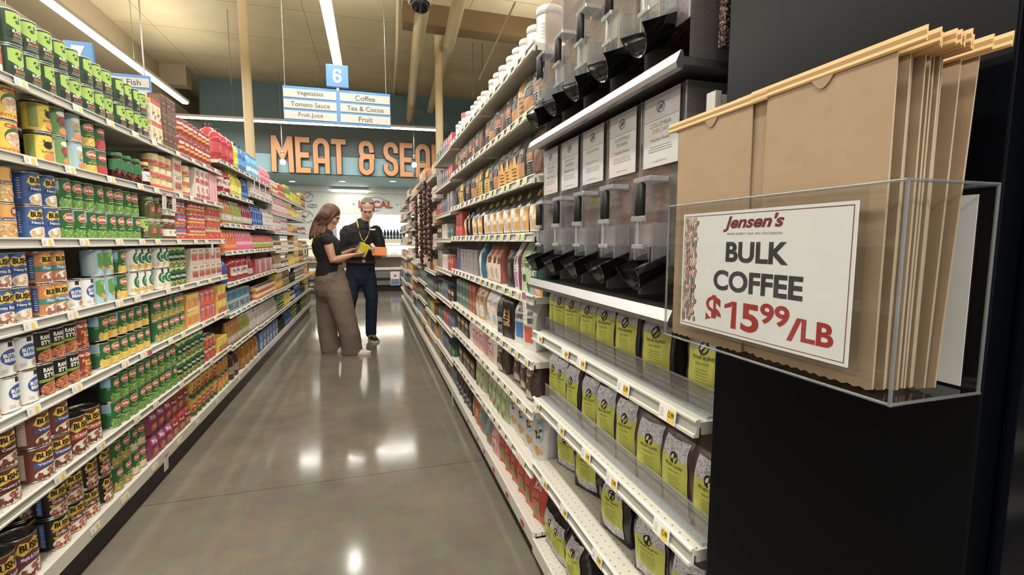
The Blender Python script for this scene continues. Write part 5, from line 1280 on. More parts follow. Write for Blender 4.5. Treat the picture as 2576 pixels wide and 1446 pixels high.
# ---------------------------------------------------------------- bulk coffee bay: dispensers
def beans_mat():
    m = bpy.data.materials.new('coffee_beans'); m.use_nodes = True
    nt = m.node_tree; b = nt.nodes['Principled BSDF']; L = nt.links.new
    g = nt.nodes.new('ShaderNodeNewGeometry'); v = nt.nodes.new('ShaderNodeTexVoronoi'); v.inputs['Scale'].default_value = 150
    L(g.outputs['Position'], v.inputs['Vector'])
    r = nt.nodes.new('ShaderNodeValToRGB'); r.color_ramp.elements[0].position = .05; r.color_ramp.elements[0].color = hexc('7A5140'); r.color_ramp.elements[1].position = .62; r.color_ramp.elements[1].color = hexc('20110C')
    L(v.outputs['Distance'], r.inputs[0]); L(r.outputs[0], b.inputs['Base Color']); b.inputs['Roughness'].default_value = .35
    bp = nt.nodes.new('ShaderNodeBump'); bp.inputs['Strength'].default_value = .8; bp.inputs['Distance'].default_value = .004; bp.invert = True
    L(v.outputs['Distance'], bp.inputs['Height']); L(bp.outputs[0], b.inputs['Normal'])
    return m
M['beans'] = beans_mat()
clear_mat('acrylic_hopper', 'EEEAE8', 0.3, 0.05, 0.14, 'C9C2BE')
DX, DP = .595, .158                      # hopper fronts, spacing along the shelf
def chute_mesh(w=.084, ln=.052):
    """black U-shaped scoop mouth, axis along -y and down, local origin at its root"""
    mb = MB(); n = 12; rows_o = []; rows_i = []; th = .0035
    for i in range(7):
        t = i / 6; o = []; inn = []
        for j in range(n + 1):
            a = math.pi * j / n
            x = -math.cos(a); dz = -math.sin(a)
            dep = .050 * (1 - .05 * t); cut = -.028 * (1 - abs(dz)) * t     # slanted mouth
            y = -ln * t - cut * 0 + .0
            y = -(ln * t) - .026 * t * (1 + dz)
            z = -.030 * t + .012
            o.append((x * w / 2, y, z + dz * dep)); inn.append((x * (w / 2 - th), y, z + .001 + dz * (dep - th)))
        rows_o.append(o); rows_i.append(inn)
    mb.grid([r[::-1] for r in rows_o]); mb.grid(rows_i)
    for i in range(6):
        for k, s in ((0, 1), (n, -1)):
            q = [rows_o[i][k], rows_i[i][k], rows_i[i + 1][k], rows_o[i + 1][k]]; mb.quad(q if s > 0 else q[::-1])
    for j in range(n): mb.quad([rows_o[-1][j], rows_o[-1][j + 1], rows_i[-1][j + 1], rows_i[-1][j]])
    return mb
def card(a, l1, l2, l3, red):
    a.rect(-1, 1, 0, 1, 'EFECEA'); a.rect(-1, 1, .66, .98, 'DFD3D4'); a.rect(-1, 1, .652, .662, 'B8707A')
    a.ell(-.02, .82, .26, .085, '6A4A48'); a.ell(-.02, .82, .20, .065, 'E4DADA'); a.ell(-.08, .815, .07, .05, '4A302E', rot=-.5); a.ell(.06, .825, .07, .05, '4A302E', rot=-.5)
    a.text(l1, 0, .585, 1.2, .06, '5A5658', .0, keep=False)
    if l2: a.text(l2, 0, .50, .9, .06, 'B8505A' if red else '5A5658', .0, keep=False)
    a.text(l3, 0, .38, 1.1, .045, '5A5658', .0, keep=False)
    a.lines(0, .20, .30, 1.5, 3, '9A9698', 5, .35); a.text('Locally Roasted', 0, .07, .8, .03, 'A8585E', -.0, keep=False)
def dispenser(y, z0, label, fill=1.0, cardt=None, haze=False):
    """z0: shelf level under the scoop"""
    t = thing('bulk_coffee_dispenser', label, 'coffee dispenser', (DX, y, z0), -R(90), 'bulk coffee dispensers')
    w = DP - .004; top = .448; th = .003; bot = .085
    hp = MB()
    hp.box(-w / 2, w / 2, 0, th, bot, top)                       # front sheet
    for x in (-w / 2, w / 2 - th): hp.box(x, x + th, th, .30, .012, top)
    hp.build('hopper', 'acrylic_hopper', t)
    ed = MB()
    for x in (-w / 2, w / 2 - .004): ed.box(x, x + .004, -.0012, -.0002, bot, top)
    ed.build('hopper_edge', 'acrylic_edge', t)
    f = MB(); zt = bot + (top - bot - .02) * fill
    P = [(-w / 2 + .005, .006, bot + .004), (w / 2 - .005, .006, bot + .004), (w / 2 - .005, .006, zt), (-w / 2 + .005, .006, zt)]
    Q = [(x, .27, min(z + .06, top - .004) if z > .1 else z) for x, _, z in P]
    for a, b in ((0, 1), (1, 2), (2, 3), (3, 0)): f.quad([P[a], P[b], Q[b], Q[a]][::-1])
    f.quad(P); f.quad(Q[::-1])
    f.build('bean_fill', 'beans', t)
    # gate: clear neck with black lever handle
    nk = MB()
    for x in (-.036, .030): nk.box(x, x + .006, -.040, -.0015, .095, .175)
    nk.box(-.030, .030, -.042, -.039, .125, .172)
    nk.build('gate_neck', 'acrylic_clear_part', t)
    MB().box(-.034, .014, -.052, -.043, .178, .190, bev=.002).build('lower_clip', 'acrylic_edge', t)
    MB().box(-.034, .030, -.048, -.0015, .260, .271, bev=.002).build('upper_clip', 'acrylic_edge', t)
    MB().tube([(-.012, -.047, .128), (-.012, -.047, .178)], .003, 8).build('lever_rod', 'acrylic_edge', t)
    MB().box(-.032, .010, -.050, -.043, .120, .130, bev=.002).build('rod_stop', 'acrylic_edge', t)
    h = MB().tube([(-.012, -.043, .190), (-.012, -.043, .193), (-.012, -.043, .257), (-.012, -.043, .260)], [.008, .011, .011, .008], 12)
    h.build('lever_handle', 'black_rubber', t)
    cb = chute_mesh().build('scoop', 'black_plastic', t); cb.location = (0, -.004, .098)
    bk = MB().box(-.031, .031, -.004, -.0015, .075, .125).build('scoop_back', 'black_plastic', t)
    if cardt:
        cw, ch = .062, .148
        c = MB(); a = Art(cw, ch, 1); card(a, *cardt); a.put(c, flat(-.0065, .296), base=.0001, step=.00002); c.box(-cw, cw, -.0062, -.0052, .296, .296 + ch, c='EFECEA')
        c.build('name_card', 'printed_paper', t)
        MB().box(-cw - .006, cw + .006, -.0098, -.0088, .290, .296 + ch + .002).build('card_sleeve', 'acrylic', t)
    return t
CARDS = [('COLOMBIA', 'DECAF', 'Medium Roast', True), ('GUATEMALA', 'ORGANIC', 'Medium Roast', False), ('MOUNTAIN', '', 'Light Roast', False), ("JENSEN'S", 'HOUSE BLEND', 'Medium Roast', False), ('ITALIAN', 'ROAST', 'Dark Roast', False)]
DY = [.885 - .005 + DP * i - .0 for i in range(5)]
for i in range(5):
    nm = ['Colombia decaf', 'Guatemala organic', 'mountain blend', 'house blend', 'Italian roast'][i]
    dispenser(DY[i], 1.112, 'clear bulk dispenser of %s coffee in the lower tier' % nm, 1.0, CARDS[i])
    dispenser(DY[i], 1.590, 'clear bulk bean dispenser in the upper tier, %s' % ['beside the grey panel', 'second from the grey panel', 'middle of its tier', 'second from the canisters', 'beside the white canisters'][i], [.95, .9, .93, .8, .55][i], None)
# bays the dispensers stand in: two aluminium-fronted shelves
for z, lab in ((1.105, 'aluminium-fronted drip shelf under the lower clear dispensers'), (1.583, 'aluminium-fronted drip shelf under the upper clear dispensers')):
    t = thing('dispenser_shelf', lab, 'shelf', (0, 0, 0), 0, 'dispenser shelves')
    MB().box(.555, .955, .765, 1.597, z - .012, z + .002).build('tray', 'aluminium', t)
    mb = MB(); prof = [(.552, z + .012), (.548, z + .012), (.538, z - .010), (.540, z - .020), (.552, z - .022), (.556, z - .008)]
    pts = [[(x, y, zz) for x, zz in prof] for y in (.762, 1.6)]
    for i in range(6):
        j = (i + 1) % 6; mb.quad([pts[0][i], pts[0][j], pts[1][j], pts[1][i]])
    mb.quad(pts[0][::-1]); mb.quad(pts[1])
    mb.build('front_rail', 'aluminium', t)
t = thing('dispenser_end_board', 'white upright end board between the lower dispensers and the black panel', 'board', (.72, .745, 0))
MB().box(-.11, .22, -.009, .009, 1.13, 1.515, bev=.001).build('board', 'white_paint', t)
MB().box(-.118, -.104, -.012, .012, 1.125, 1.52, bev=.001).build('front_edge', 'rail_white', t)
t = tag(MB().box(.62, .955, .736, .754, 1.60, 2.25, bev=.001).build('bean_reflection_board', 'beans'), 'dark mottled board imitating a reflection of beans beside the upper dispensers', 'screen')  # added board, its bean texture stands in for a reflection of the bins

# ---------------------------------------------------------------- house-blend bags under the dispensers
def lime(text1='HOUSE BLEND', lw=.86, lo=0.0, hi=1.0, seed=1, body=True):
    def f(a):
        H = hi - lo
        a.rect(-lw, lw, lo, hi, 'C9C7CC')
        a.beans(-lw + .06, lw - .06, lo + .01 * H, lo + .19 * H, 90, .035, .006, ['8E8A98', '9A96A2', 'F0EEF2'], seed)
        a.beans(-lw + .06, lw - .06, hi - .26 * H, hi - .01 * H, 120, .035, .006, ['8E8A98', '9A96A2', 'F0EEF2'], seed + 1)
        a.rect(-lw, lw, lo + .20 * H, lo + .73 * H, 'C2C640')
        a.ell(-.02, lo + .74 * H, .26, .085 * H, '23211F'); a.ell(-.10, lo + .755 * H, .07, .05 * H, 'D8D8D0', rot=-.6); a.ell(.09, lo + .725 * H, .07, .05 * H, 'A9B23A', rot=-.6)
        a.text(text1, 0, lo + .63 * H, 1.35 * lw, .04 * H, '3A3A1E', .01, keep=False); a.text('Medium Roast', 0, lo + .56 * H, .8 * lw, .028 * H, '5A5A2A', 0, keep=False)
        a.lines(0, lo + .24 * H, lo + .50 * H, 1.1 * lw, 7, '8A9030', seed, .2)
        a.rect(.3, lw - .1, lo + .18 * H, lo + .22 * H, 'E6E8C8')
    return f
pouch('black_lime_label_bag', .092, .066, .172, '2C2B2F', lime('HOUSE BLEND', .80, .0, .96, 3), seed=31, shoulder=.80, wr=.0018)
pouch('tall_lime_label_bag', .085, .066, .205, '323136', lime('FRENCH ROAST', .80, .0, .82, 5), seed=32, shoulder=.74, wr=.0025)
pouch('brown_lime_label_bag', .100, .070, .205, '4A3230', lime('PECAN COFFEE', .74, .0, .76, 7), seed=33, shoulder=.72, wr=.003)
pouch('foil_lime_label_bag', .125, .085, .225, '121113', lime('DARK ROAST', .66, .08, .74, 9), seed=34, shoulder=.60, thin=.02, bulge=.018, wr=.005, m='printed_foil')
pouch('upright_foil_bag', .115, .080, .222, '1A191B', lime('HOUSE BLEND', .82, .03, .66, 11), seed=35, shoulder=.66, thin=.016, bulge=.014, wr=.004, m='printed_foil')
NS = {0: 'shelf under dispensers', 1: 'middle bulk shelf', 2: 'lower perforated bulk shelf', 3: 'bottom bulk shelf'}
LASTY = {}
def nbag(i, px, kind, desc, inset=.06, turn=.05, dz=0.0, lean=0.0):
    Z = NZ[i]; k = K[kind]; X = RX + inset + k.d / 2
    y = yat(px, RX + inset, Z + .06)
    y = min(max(y, LASTY.get(i, 0) + k.w * .5 + .001), 1.582 - k.w * .5); LASTY[i] = y + k.w * .5
    q = (desc, NS[i]); c = CNT.get(q, 0); CNT[q] = c + 1
    o = k.place((X, y, Z - .0055 + dz), -R(90) + turn, uniq('%s, %s along the %s' % (desc, ordn(c), NS[i])), NS[i] + ' coffee bags')
    if lean: o.rotation_euler = (lean, 0, -R(90) + turn)
    return o
for px in (1768, 1645, 1573, 1521, 1478, 1437, 1408, 1374): nbag(0, px, 'black_lime_label_bag', 'black bag with lime and grey label', turn=.25 + rng.uniform(-.15, .12))
for px, kn in ((1782, 'brown_lime_label_bag'), (1712, 'brown_lime_label_bag'), (1640, 'brown_lime_label_bag'), (1572, 'tall_lime_label_bag'), (1520, 'tall_lime_label_bag'), (1482, 'tall_lime_label_bag'), (1440, 'tall_lime_label_bag'), (1412, 'tall_lime_label_bag'), (1380, 'tall_lime_label_bag')):
    nbag(1, px, kn, ('brown' if 'brown' in kn else 'tall black') + ' bag with lime and grey label', turn=.25 + rng.uniform(-.15, .12))
for px, kn, ins in ((1730, 'upright_foil_bag', .08), (1632, 'upright_foil_bag', .07), (1542, 'foil_lime_label_bag', .07), (1472, 'foil_lime_label_bag', .10), (1418, 'upright_foil_bag', .10)):
    nbag(2, px, kn, 'glossy black foil bag with lime label', inset=ins, turn=.3 + rng.uniform(-.1, .15))
for px, kn, ins in ((1600, 'foil_lime_label_bag', .06), (1446, 'foil_lime_label_bag', .05), (1404, 'upright_foil_bag', .05), (1368, 'upright_foil_bag', .05)):
    nbag(3, px, kn, 'glossy black foil bag with lime label', inset=ins, turn=.15)
# clear risers along the two upper shelves
for i, nm in ((0, 'upper'), (1, 'lower')):
    t = thing('shelf_riser', 'clear plastic riser fencing the bags of the %s lime-label shelf' % nm, 'shelf divider', (RX + .045, 0, NZ[i] - .0055), 0, 'clear shelf risers')
    MB().box(0, .0025, .70, 1.592, 0, .050).build('sheet', 'acrylic_frost', t)
    MB().box(-.001, .0035, .70, 1.592, .050, .0525).build('top_edge', 'acrylic_edge', t)
    MB().box(-.018, -.0005, .70, 1.592, 0, .006).build('foot', 'acrylic_edge', t)
# ---------------------------------------------------------------- black end panel with the bag holder
def laminate():
    m = bpy.data.materials.new('black_laminate'); m.use_nodes = True
    nt = m.node_tree; b = nt.nodes['Principled BSDF']
    b.inputs['Base Color'].default_value = hexc('05070C'); b.inputs['Roughness'].default_value = .42; b.inputs['Specular IOR Level'].default_value = .14
    tc = nt.nodes.new('ShaderNodeTexCoord'); n = nt.nodes.new('ShaderNodeTexNoise'); n.inputs['Scale'].default_value = 6; nt.links.new(tc.outputs['Object'], n.inputs['Vector'])
    r = nt.nodes.new('ShaderNodeMapRange'); r.inputs[3].default_value = .26; r.inputs[4].default_value = .34
    nt.links.new(n.outputs['Fac'], r.inputs[0]); nt.links.new(r.outputs[0], b.inputs['Roughness'])
    return m
M['laminate'] = laminate()
mat('dark_blue_gloss', '060B16', .08, spec=.6, noise=.1, nscale=3)
mat('paper_white', 'EFEEEC', .45, noise=.01)
mat('ink_black', '35363A', .5, noise=.02); mat('ink_red', 'A93A33', .5, noise=.02); mat('ink_maroon', '7A2A3A', .5, noise=.02)
PX = .562
t = thing('end_panel', 'tall black laminate end panel carrying the clear bag holder', 'panel', (0, 0, 0))
MB().box(PX, PX + .40, .292, .658, 0, 2.4, bev=.002).build('board', 'laminate', t)
MB().box(PX + .03, PX + .40, .20, .291, 0, 2.4, bev=.006).build('side_trim', 'dark_blue_gloss', t)
MB().tube([(PX + .036, .205, .02), (PX + .036, .205, 2.39)], .006, 10).build('edge_strip', 'aluminium', t)
# holder: an open-topped clear box screwed to the panel
HX0, HX1, HY0, HY1, HZ0, HZ1 = .440, PX - .001, .292, .632, 1.104, 1.302
t = thing('bag_holder', 'clear acrylic holder on the black panel, full of kraft coffee bags', 'holder', (0, 0, 0))
def rbox(mb, x0, x1, y0, y1, z0, z1): mb.box(x0, x1, y0, y1, z0, z1)
w = .003
o = MB(); o.box(HX0, HX0 + w, HY0, HY1, HZ0, HZ1); o.build('front_sheet', 'acrylic', t)
MB().box(HX1 - w, HX1, HY0, HY1, HZ0, HZ1).build('rear_sheet', 'acrylic', t)
MB().box(HX0 + w, HX1 - w, HY0, HY0 + w, HZ0, HZ1).build('end_sheet', 'acrylic', t)
MB().box(HX0 + w, HX1 - w, HY1 - w, HY1, HZ0, HZ1).build('end_sheet', 'acrylic', t)
MB().box(HX0, HX1, HY0, HY1, HZ0 - w, HZ0).build('bottom_sheet', 'acrylic', t)
rim = MB()
for a, b in (((HX0 + w / 2, HY0 + w / 2), (HX0 + w / 2, HY1 - w / 2)), ((HX0 + w / 2, HY1 - w / 2), (HX1 - w / 2, HY1 - w / 2)), ((HX1 - w / 2, HY1 - w / 2), (HX1 - w / 2, HY0 + w / 2)), ((HX1 - w / 2, HY0 + w / 2), (HX0 + w / 2, HY0 + w / 2))):
    rim.tube([(a[0], a[1], HZ1), (b[0], b[1], HZ1)], .0017, 8)
rim.build('top_rim', 'acrylic_rim', t)
cn = MB()
for x, y in ((HX0 + .0015, HY0 + .0015), (HX0 + .0015, HY1 - .0015), (HX1 - .002, HY0 + .0015)):
    cn.tube([(x, y, HZ0 - .002), (x, y, HZ1)], .0017, 8)
cn.tube([(HX0 + .0015, HY0, HZ0 - .001), (HX0 + .0015, HY1, HZ0 - .001)], .0017, 8); cn.tube([(HX0, HY0 + .0015, HZ0 - .001), (HX1, HY0 + .0015, HZ0 - .001)], .0017, 8)
cn.build('corner_bead', 'acrylic_rim', t)
MB().box(HX1 - w - .0015, HX1 - w - .0003, HY0 + .015, HY0 + .075, HZ0 + .002, HZ1 - .008).build('backing_card', 'paper_white', t)
# price card in front of the bags, corner points taken on its own plane
SX = HX0 - .0012
c = [onX(1718, 535, SX), onX(2155, 512, SX), onX(2138, 930, SX), onX(1716, 812, SX)]
sy1 = (c[0].y + c[3].y) / 2; sy0 = (c[1].y + c[2].y) / 2; sz1 = (c[0].z + c[1].z) / 2; sz0 = (c[2].z + c[3].z) / 2
SW, SH = sy1 - sy0, sz1 - sz0
t = thing('price_sign', 'white BULK COFFEE $15.99/LB price sign on the clear bag holder', 'sign', (SX, (sy0 + sy1) / 2, sz0), -R(90))
MB().box(-SW / 2, SW / 2, -.0004, .0006, 0, SH).build('card', 'paper_white', t)
def suv(px, py):
    p = onX(px, py, SX); return ((sy0 + sy1) / 2 - p.y, p.z - sz0)
def stext(s, m, q, bold=.02, shear=0.0, name='lettering'):
    """q: picture columns/rows of the left, right, top and bottom of the printed word"""
    xs = [suv(q[0], q[2])[0], suv(q[1], q[3])[0]]; u0, u1 = xs
    v1 = (suv(q[0], q[2])[1] + suv(q[1], q[4] if len(q) > 4 else q[2])[1]) / 2
    v0 = (suv(q[0], q[3])[1] + suv(q[1], q[5] if len(q) > 5 else q[3])[1]) / 2
    return text_mesh(t, name, s, m, (u0 + u1) / 2, (v0 + v1) / 2, u1 - u0, v1 - v0, -.0006, bold, 0, False, shear)
# q = (x left, x right, y top at left, y bottom at left, y top at right, y bottom at right)
stext('BULK', 'ink_black', (1828, 1984, 606, 656, 611, 671), .035)
stext('COFFEE', 'ink_black', (1797, 2021, 676, 727, 697, 760), .035)
stext('$', 'ink_red', (1778, 1813, 740, 824, 744, 828), .03)
stext('5', 'ink_red', (1866, 1908, 761, 833, 768, 841), .03)
def one(px0, px1, yt, yb):
    u0, v1 = suv(px0, yt); u1, v0 = suv(px1, yb); w_ = u1 - u0; h_ = v1 - v0
    mb = MB(); mb.quad([(u1 - .42 * w_, -.0006, v0), (u1, -.0006, v0), (u1, -.0006, v1), (u1 - .36 * w_, -.0006, v1)])
    mb.quad([(u1 - .42 * w_, -.0006, v1 - .13 * h_), (u1 - .36 * w_, -.0006, v1), (u1 - .40 * w_, -.00061, v1 - .12 * h_), (u0, -.0006, v1 - .24 * h_)][::-1]); mb.quad([(u0, -.0006, v1 - .30 * h_), (u1 - .42 * w_, -.00061, v1 - .20 * h_), (u1 - .36 * w_, -.00061, v1), (u0, -.0006, v1 - .16 * h_)])
    mb.build('lettering', 'ink_red', t)
one(1824, 1851, 755, 828)
stext('99', 'ink_red', (1914, 1986, 763, 812, 770, 828), .03)
stext('/', 'ink_red', (1982, 2016, 797, 858, 800, 862), .02)
stext('LB', 'ink_red', (2018, 2097, 803, 863, 816, 876), .03)
stext("Jensen's", 'ink_maroon', (1822, 1973, 540, 581, 538, 583), .035, .28, 'script_lettering')
stext('MAKE EVERY DAY AN OCCASION', 'ink_maroon', (1830, 1968, 584, 588, 585, 592), .0, 0, 'small_lettering')
bd = MB(); e = .0035; b2 = .0008
for x0, x1, z0, z1 in ((-SW / 2 + e, SW / 2 - e, e, e + b2), (-SW / 2 + e, SW / 2 - e, SH - e - b2, SH - e), (-SW / 2 + e, -SW / 2 + e + b2, e, SH - e), (SW / 2 - e - b2, SW / 2 - e, e, SH - e)):
    bd.quad([(x0, -.0006, z0), (x1, -.0006, z0), (x1, -.0006, z1), (x0, -.0006, z1)])
bd.build('printed_border', 'ink_maroon', t)
bb = MB(); br = random.Random(3); BW = .0245
a = Art(1, 1, 1)
for i in range(26):
    for j in range(4):
        x = -SW / 2 + e + .002 + BW * (j + .5) / 4 + br.uniform(-.0012, .0012) + (.003 if j == 3 and i % 4 == 0 else 0); z = e + .004 + (SH - 2 * e - .008) * (i + .5) / 26 + br.uniform(-.0015, .0015) + (j % 2) * .0025
        rot = br.uniform(.9, 1.9); cc = br.choice(['A8443C', 'C98A62', '4A4038', 'B5584A', '5A4A40', 'C9A07A'])
        a.ell(x, z, .0040, .0026, cc, lay=1 + br.random(), n=10, rot=rot); a.ell(x, z, .0035, .0005, 'EFE6DE', lay=3, n=6, rot=rot + .15)
a.put(bb, flat(-.0006), base=.0001, step=.00005)
bb.build('bean_border', 'printed_paper', t)
MB().box(-SW / 2 - .006, SW / 2 + .010, -.0022, -.0016, -.006, SH + .012).build('card_sleeve', 'acrylic', t)

# ---------------------------------------------------------------- kraft coffee bags
mat('kraft_notch', '9C7D56', .75, noise=.1, nscale=60)
def kraft_bag():
    w, h, th = .143, .322, .0028
    mb = MB(); n = 24; F = []; B = []
    for i in range(n + 1):
        u = -w / 2 + w * i / n; tz = .0 if i % 2 else .0022
        bow = .0008 * math.sin(i * .5)
        F.append([(u, -bow, tz), (u, -bow - .0006, h * .2), (u, -bow - .0003, h * .6), (u, 0, h)])
        B.append([(u, th, tz), (u, th, h * .2), (u, th, h * .6), (u, th * .45, h)])
    mb.grid(F[::-1] if False else [list(r) for r in F], None, 0, True); mb.f = [f[::-1] if False else f for f in mb.f]
    n0 = len(mb.f); mb.grid(B, None, 0, True)
    for k in range(n0, len(mb.f)): mb.f[k] = mb.f[k][::-1]
    for r, q, flip in ((F[0], B[0], 0), (F[-1], B[-1], 1)):
        # gusset edge: paper folds seen end-on, with a narrow inner fold
        for a in range(3):
            quad = [r[a], q[a], q[a + 1], r[a + 1]]; mb.quad(quad[::-1] if not flip else quad, None, 1)
    for i in range(n): mb.quad([F[i][3], F[i + 1][3], B[i + 1][3], B[i][3]]); mb.quad([F[i][0], B[i][0], B[i + 1][0], F[i + 1][0]])
    o = mb.build('kraft_coffee_pouch', ['kraft', 'kraft_edge'])
    nt = MB(); a = Art(w / 2, h, 1); a.poly([(-.18 + .36 * i / 12, .965 - .035 * math.sin(math.pi * i / 12)) for i in range(13)][::-1] + [], 'A08660');
    a.put(nt, flat(-.0012)); nt.build('thumb_notch', 'printed_matte', o)
    tt = MB(); W = .190
    prof = [(-.0016, h - .012), (-.0024, h - .010), (-.0016, h - .007), (-.0025, h - .003), (-.0016, h + .001), (-.0004, h + .001), (-.0004, h - .012)]
    pts = [[(x, a_, b_) for a_, b_ in prof] for x in (-W / 2, W / 2)]
    for i in range(len(prof)):
        j = (i + 1) % len(prof); tt.quad([pts[0][i], pts[0][j], pts[1][j], pts[1][i]][::-1])
    tt.quad(pts[0]); tt.quad(pts[1][::-1])
    tt.build('tin_tie', 'tie_wood', o)
    return o
K['kraft_coffee_pouch'] = Kind('kraft_coffee_pouch', 'paper bag', .143, .0035, .322, kraft_bag)
krng = random.Random(5)
def kbag(x, yc, lean, dz, label, group, turn=0.0, tilt=0.0):
    o = K['kraft_coffee_pouch'].place((x, yc, HZ0 + .0015 + dz), 0, label, group)
    o.rotation_euler = Euler((lean, tilt, -R(90) + turn), 'XYZ'); return o
# local -y faces the aisle; positive lean about local x tips the top back towards the panel
xs = .4515
for i in range(14):
    if i == 7: xs += .004
    if i == 12: xs += .003
    lean = -.0012 * i if i < 12 else -.035 - .03 * (i - 12)
    pos = ordn(i)
    dy = krng.uniform(-.0012, .0012) + (0 if i == 0 else .0014 * (i % 3)) - (0 if i < 6 else .004)
    dy += (.027 if i in (1, 2) else 0)
    if i > 11: dy -= .003 + .006 * (i - 12)
    kbag(xs, .3885 + dy, lean, krng.uniform(-.001, .002), 'kraft coffee bag, %s from the front of the near stack in the holder' % pos, 'kraft bags in the clear holder')
    xs += .0043
xs = .4515
for i in range(8):
    kbag(xs, .5555 + krng.uniform(-.002, .002) - (.012 if i in (3, 4) else 0) - (.016 if i > 5 else 0), -.006 * i, krng.uniform(-.001, .002), 'kraft coffee bag, %s from the front of the far stack in the holder' % ordn(i), 'kraft bags in the clear holder')
    xs += .0085 if i in (3,) else .0052
# ---------------------------------------------------------------- meat department behind the aisle
MY = 11.85
def zY(py, Y, px=960): return onY(px, py, Y).z
mat('meat_pink', 'D98C86', .35, noise=.25, nscale=30, ncol='B8443F')
mat('case_cream', 'EFE6CF', .4, noise=.02)
mat('glow_blue', 'CFE8F8', .5, emit='BFE2F8', estr=.8)
mat('glow_white', 'FFFFFF', .5, emit='FFFFFF', estr=1.0)
x0, x1 = -3.2, 4.2
t = thing('meat_case', 'long steel and white refrigerated meat case behind the two shoppers', 'display case', (0, 0, 0))
zc = zY(674, MY)
MB().box(x0, x1, MY + .10, MY + 1.1, 0, .16).build('plinth', 'dark_kick', t)
b = MB().box(x0, x1, MY + .02, MY + 1.1, .16, zc - .10, bev=.01).build('front_body', 'steel', t)
MB().box(x0, x1, MY - .02, MY + .05, zc - .30, zc - .24).build('bumper', 'dark_kick', t)
MB().box(x0, x1, MY - .03, MY + .06, zc - .05, zc + .01, bev=.008).build('counter_edge', 'white_paint', t)
MB().box(x0, x1, MY + .05, MY + 1.1, zc - .10, zc - .04).build('display_deck', 'steel', t)
z2 = zY(641, MY + .35)
s = MB().box(x0, x1, MY + .28, MY + .95, z2 - .03, z2).build('upper_shelf', 'white_paint', t)
MB().box(x0, x1, MY + .268, MY + .279, z2 - .05, z2 + .005).build('shelf_edge', 'rail_white', s)
z3 = zY(618, MY + .2); z4 = zY(601, MY + .2)
MB().box(x0, x1, MY + .2, MY + 1.1, z3, z4, bev=.01).build('canopy', 'case_cream', t)
MB().box(x0, x1, MY + .97, MY + 1.1, zc - .04, z3).build('rear_wall', 'case_cream', t)
MB().box(x0, x1, MY + .192, MY + .199, z3 + .02, z3 + .06).build('canopy_lamp', 'glow_white', t)
for x in (-1.2, .0, 1.2, 2.4): MB().box(x, x + .03, MY + .24, MY + .95, zc - .04, z3).build('divider', 'white_paint', t)
lp = area('case_light', (.6, MY + .6, z3 - .03), 4.0, .3, 30, (1, .97, .93))
r = random.Random(4)
def tray(x, y, z, label, first=[None]):
    if first[0] is None:
        o = first[0] = MB().box(-.11, .11, -.075, .075, 0, .025, bev=.008).build('meat_tray', 'white_paint')
        mb = MB()
        for k in range(3):
            bm = bmesh.new(); bmesh.ops.create_icosphere(bm, subdivisions=2, radius=1)
            for v in bm.verts: v.co = Vector((v.co.x * .045 + (k - 1) * .062, v.co.y * .06, v.co.z * .022 + .03))
            mb.bm(bm, None, 0, True)
        mb.build('meat', 'meat_pink', o)
    else: o = copy_tree(first[0])
    o.location = (x, y, z); o.rotation_euler = (0, 0, r.uniform(-.1, .1))
    tag(o, label, 'meat tray', 'trays of meat in the case')
for k in range(12):
    x = -.95 + k * .25
    if (x % 1.2) < .16 or (x % 1.2) > 1.08: continue
    tray(x, MY + .45, z2 + .001, 'tray of red meat, %s from the green rack on the upper case shelf' % ordn(k))
    tray(x, MY + .17, zc - .039, 'tray of red meat, %s from the green rack on the lower case deck' % ordn(k))
# dark bottles on top of the case, before the lit rear wall
bottle('dark_sauce_bottle', .034, .235, '15120F', '1A1A1C', lambda a: a.rect(-1.2, 1.2, .1, .7, '6A6A64'), .35)
K['dark_sauce_bottle'].cat = 'bottle'
bx0 = onY(952, 600, MY + .4).x
for k in range(9):
    K['dark_sauce_bottle'].place((bx0 + k * .078, MY + .4, z4), 0, 'dark bottle on the meat case, %s from the man in black' % ordn(k), 'dark bottles on the meat case')
for k in range(4):
    K['dark_sauce_bottle'].place((onY(858, 600, MY + .4).x + k * .07, MY + .4, z4), 0, 'dark bottle on the meat case, %s from the woman, between the shoppers' % ordn(k), 'dark bottles on the meat case')
# lit panels on the wall over the case
zt, zm = zY(541, BY - .3), zY(566, BY - .3)
t = thing('lit_wall_case', 'bright white and pale blue lit cooler on the rear wall', 'cooler', (0, 0, 0))
MB().box(-.95, 4.0, BY - .28, BY - .01, zm - .9, zt + .03).build('cabinet', 'white_paint', t)
MB().box(-.93, 3.98, BY - .292, BY - .281, zm, zt).build('lit_header', 'glow_white', t)
MB().box(-.93, 3.98, BY - .292, BY - .281, zm - .5, zm - .005).build('lit_back', 'glow_blue', t)
# LOCAL lettering and line drawings on the white wall
p = onY(945, 514, BY - .03)
t = thing('local_sign', 'red-brown LOCAL lettering with fine arched line on the white wall', 'sign', (0, 0, 0))
h = onY(945, 504, BY).z - onY(945, 523, BY).z
text_mesh(t, 'lettering', 'LOCAL', 'local_red', p.x, p.z, onY(988, 514, BY).x - onY(902, 514, BY).x, h, BY - .025, .04, .012, False)
text_mesh(t, 'small_lettering', "JENSEN'S", 'ink_blue', p.x, onY(945, 530, BY).z, .45, .05, BY - .025, .0, .008)
ap = [(p.x + .42 * math.cos(R(a)), BY - .02, p.z - .12 + .33 * math.sin(R(a))) for a in range(40, 141, 10)]
MB().tube(ap, .008, 6).build('arched_line', 'ink_blue', t)
for s in (-1, 1): MB().box(p.x + s * .62 - .02, p.x + s * .62 + .02, BY - .02, BY - .01, p.z - .02, p.z + .02).build('dot', 'ink_blue', t)
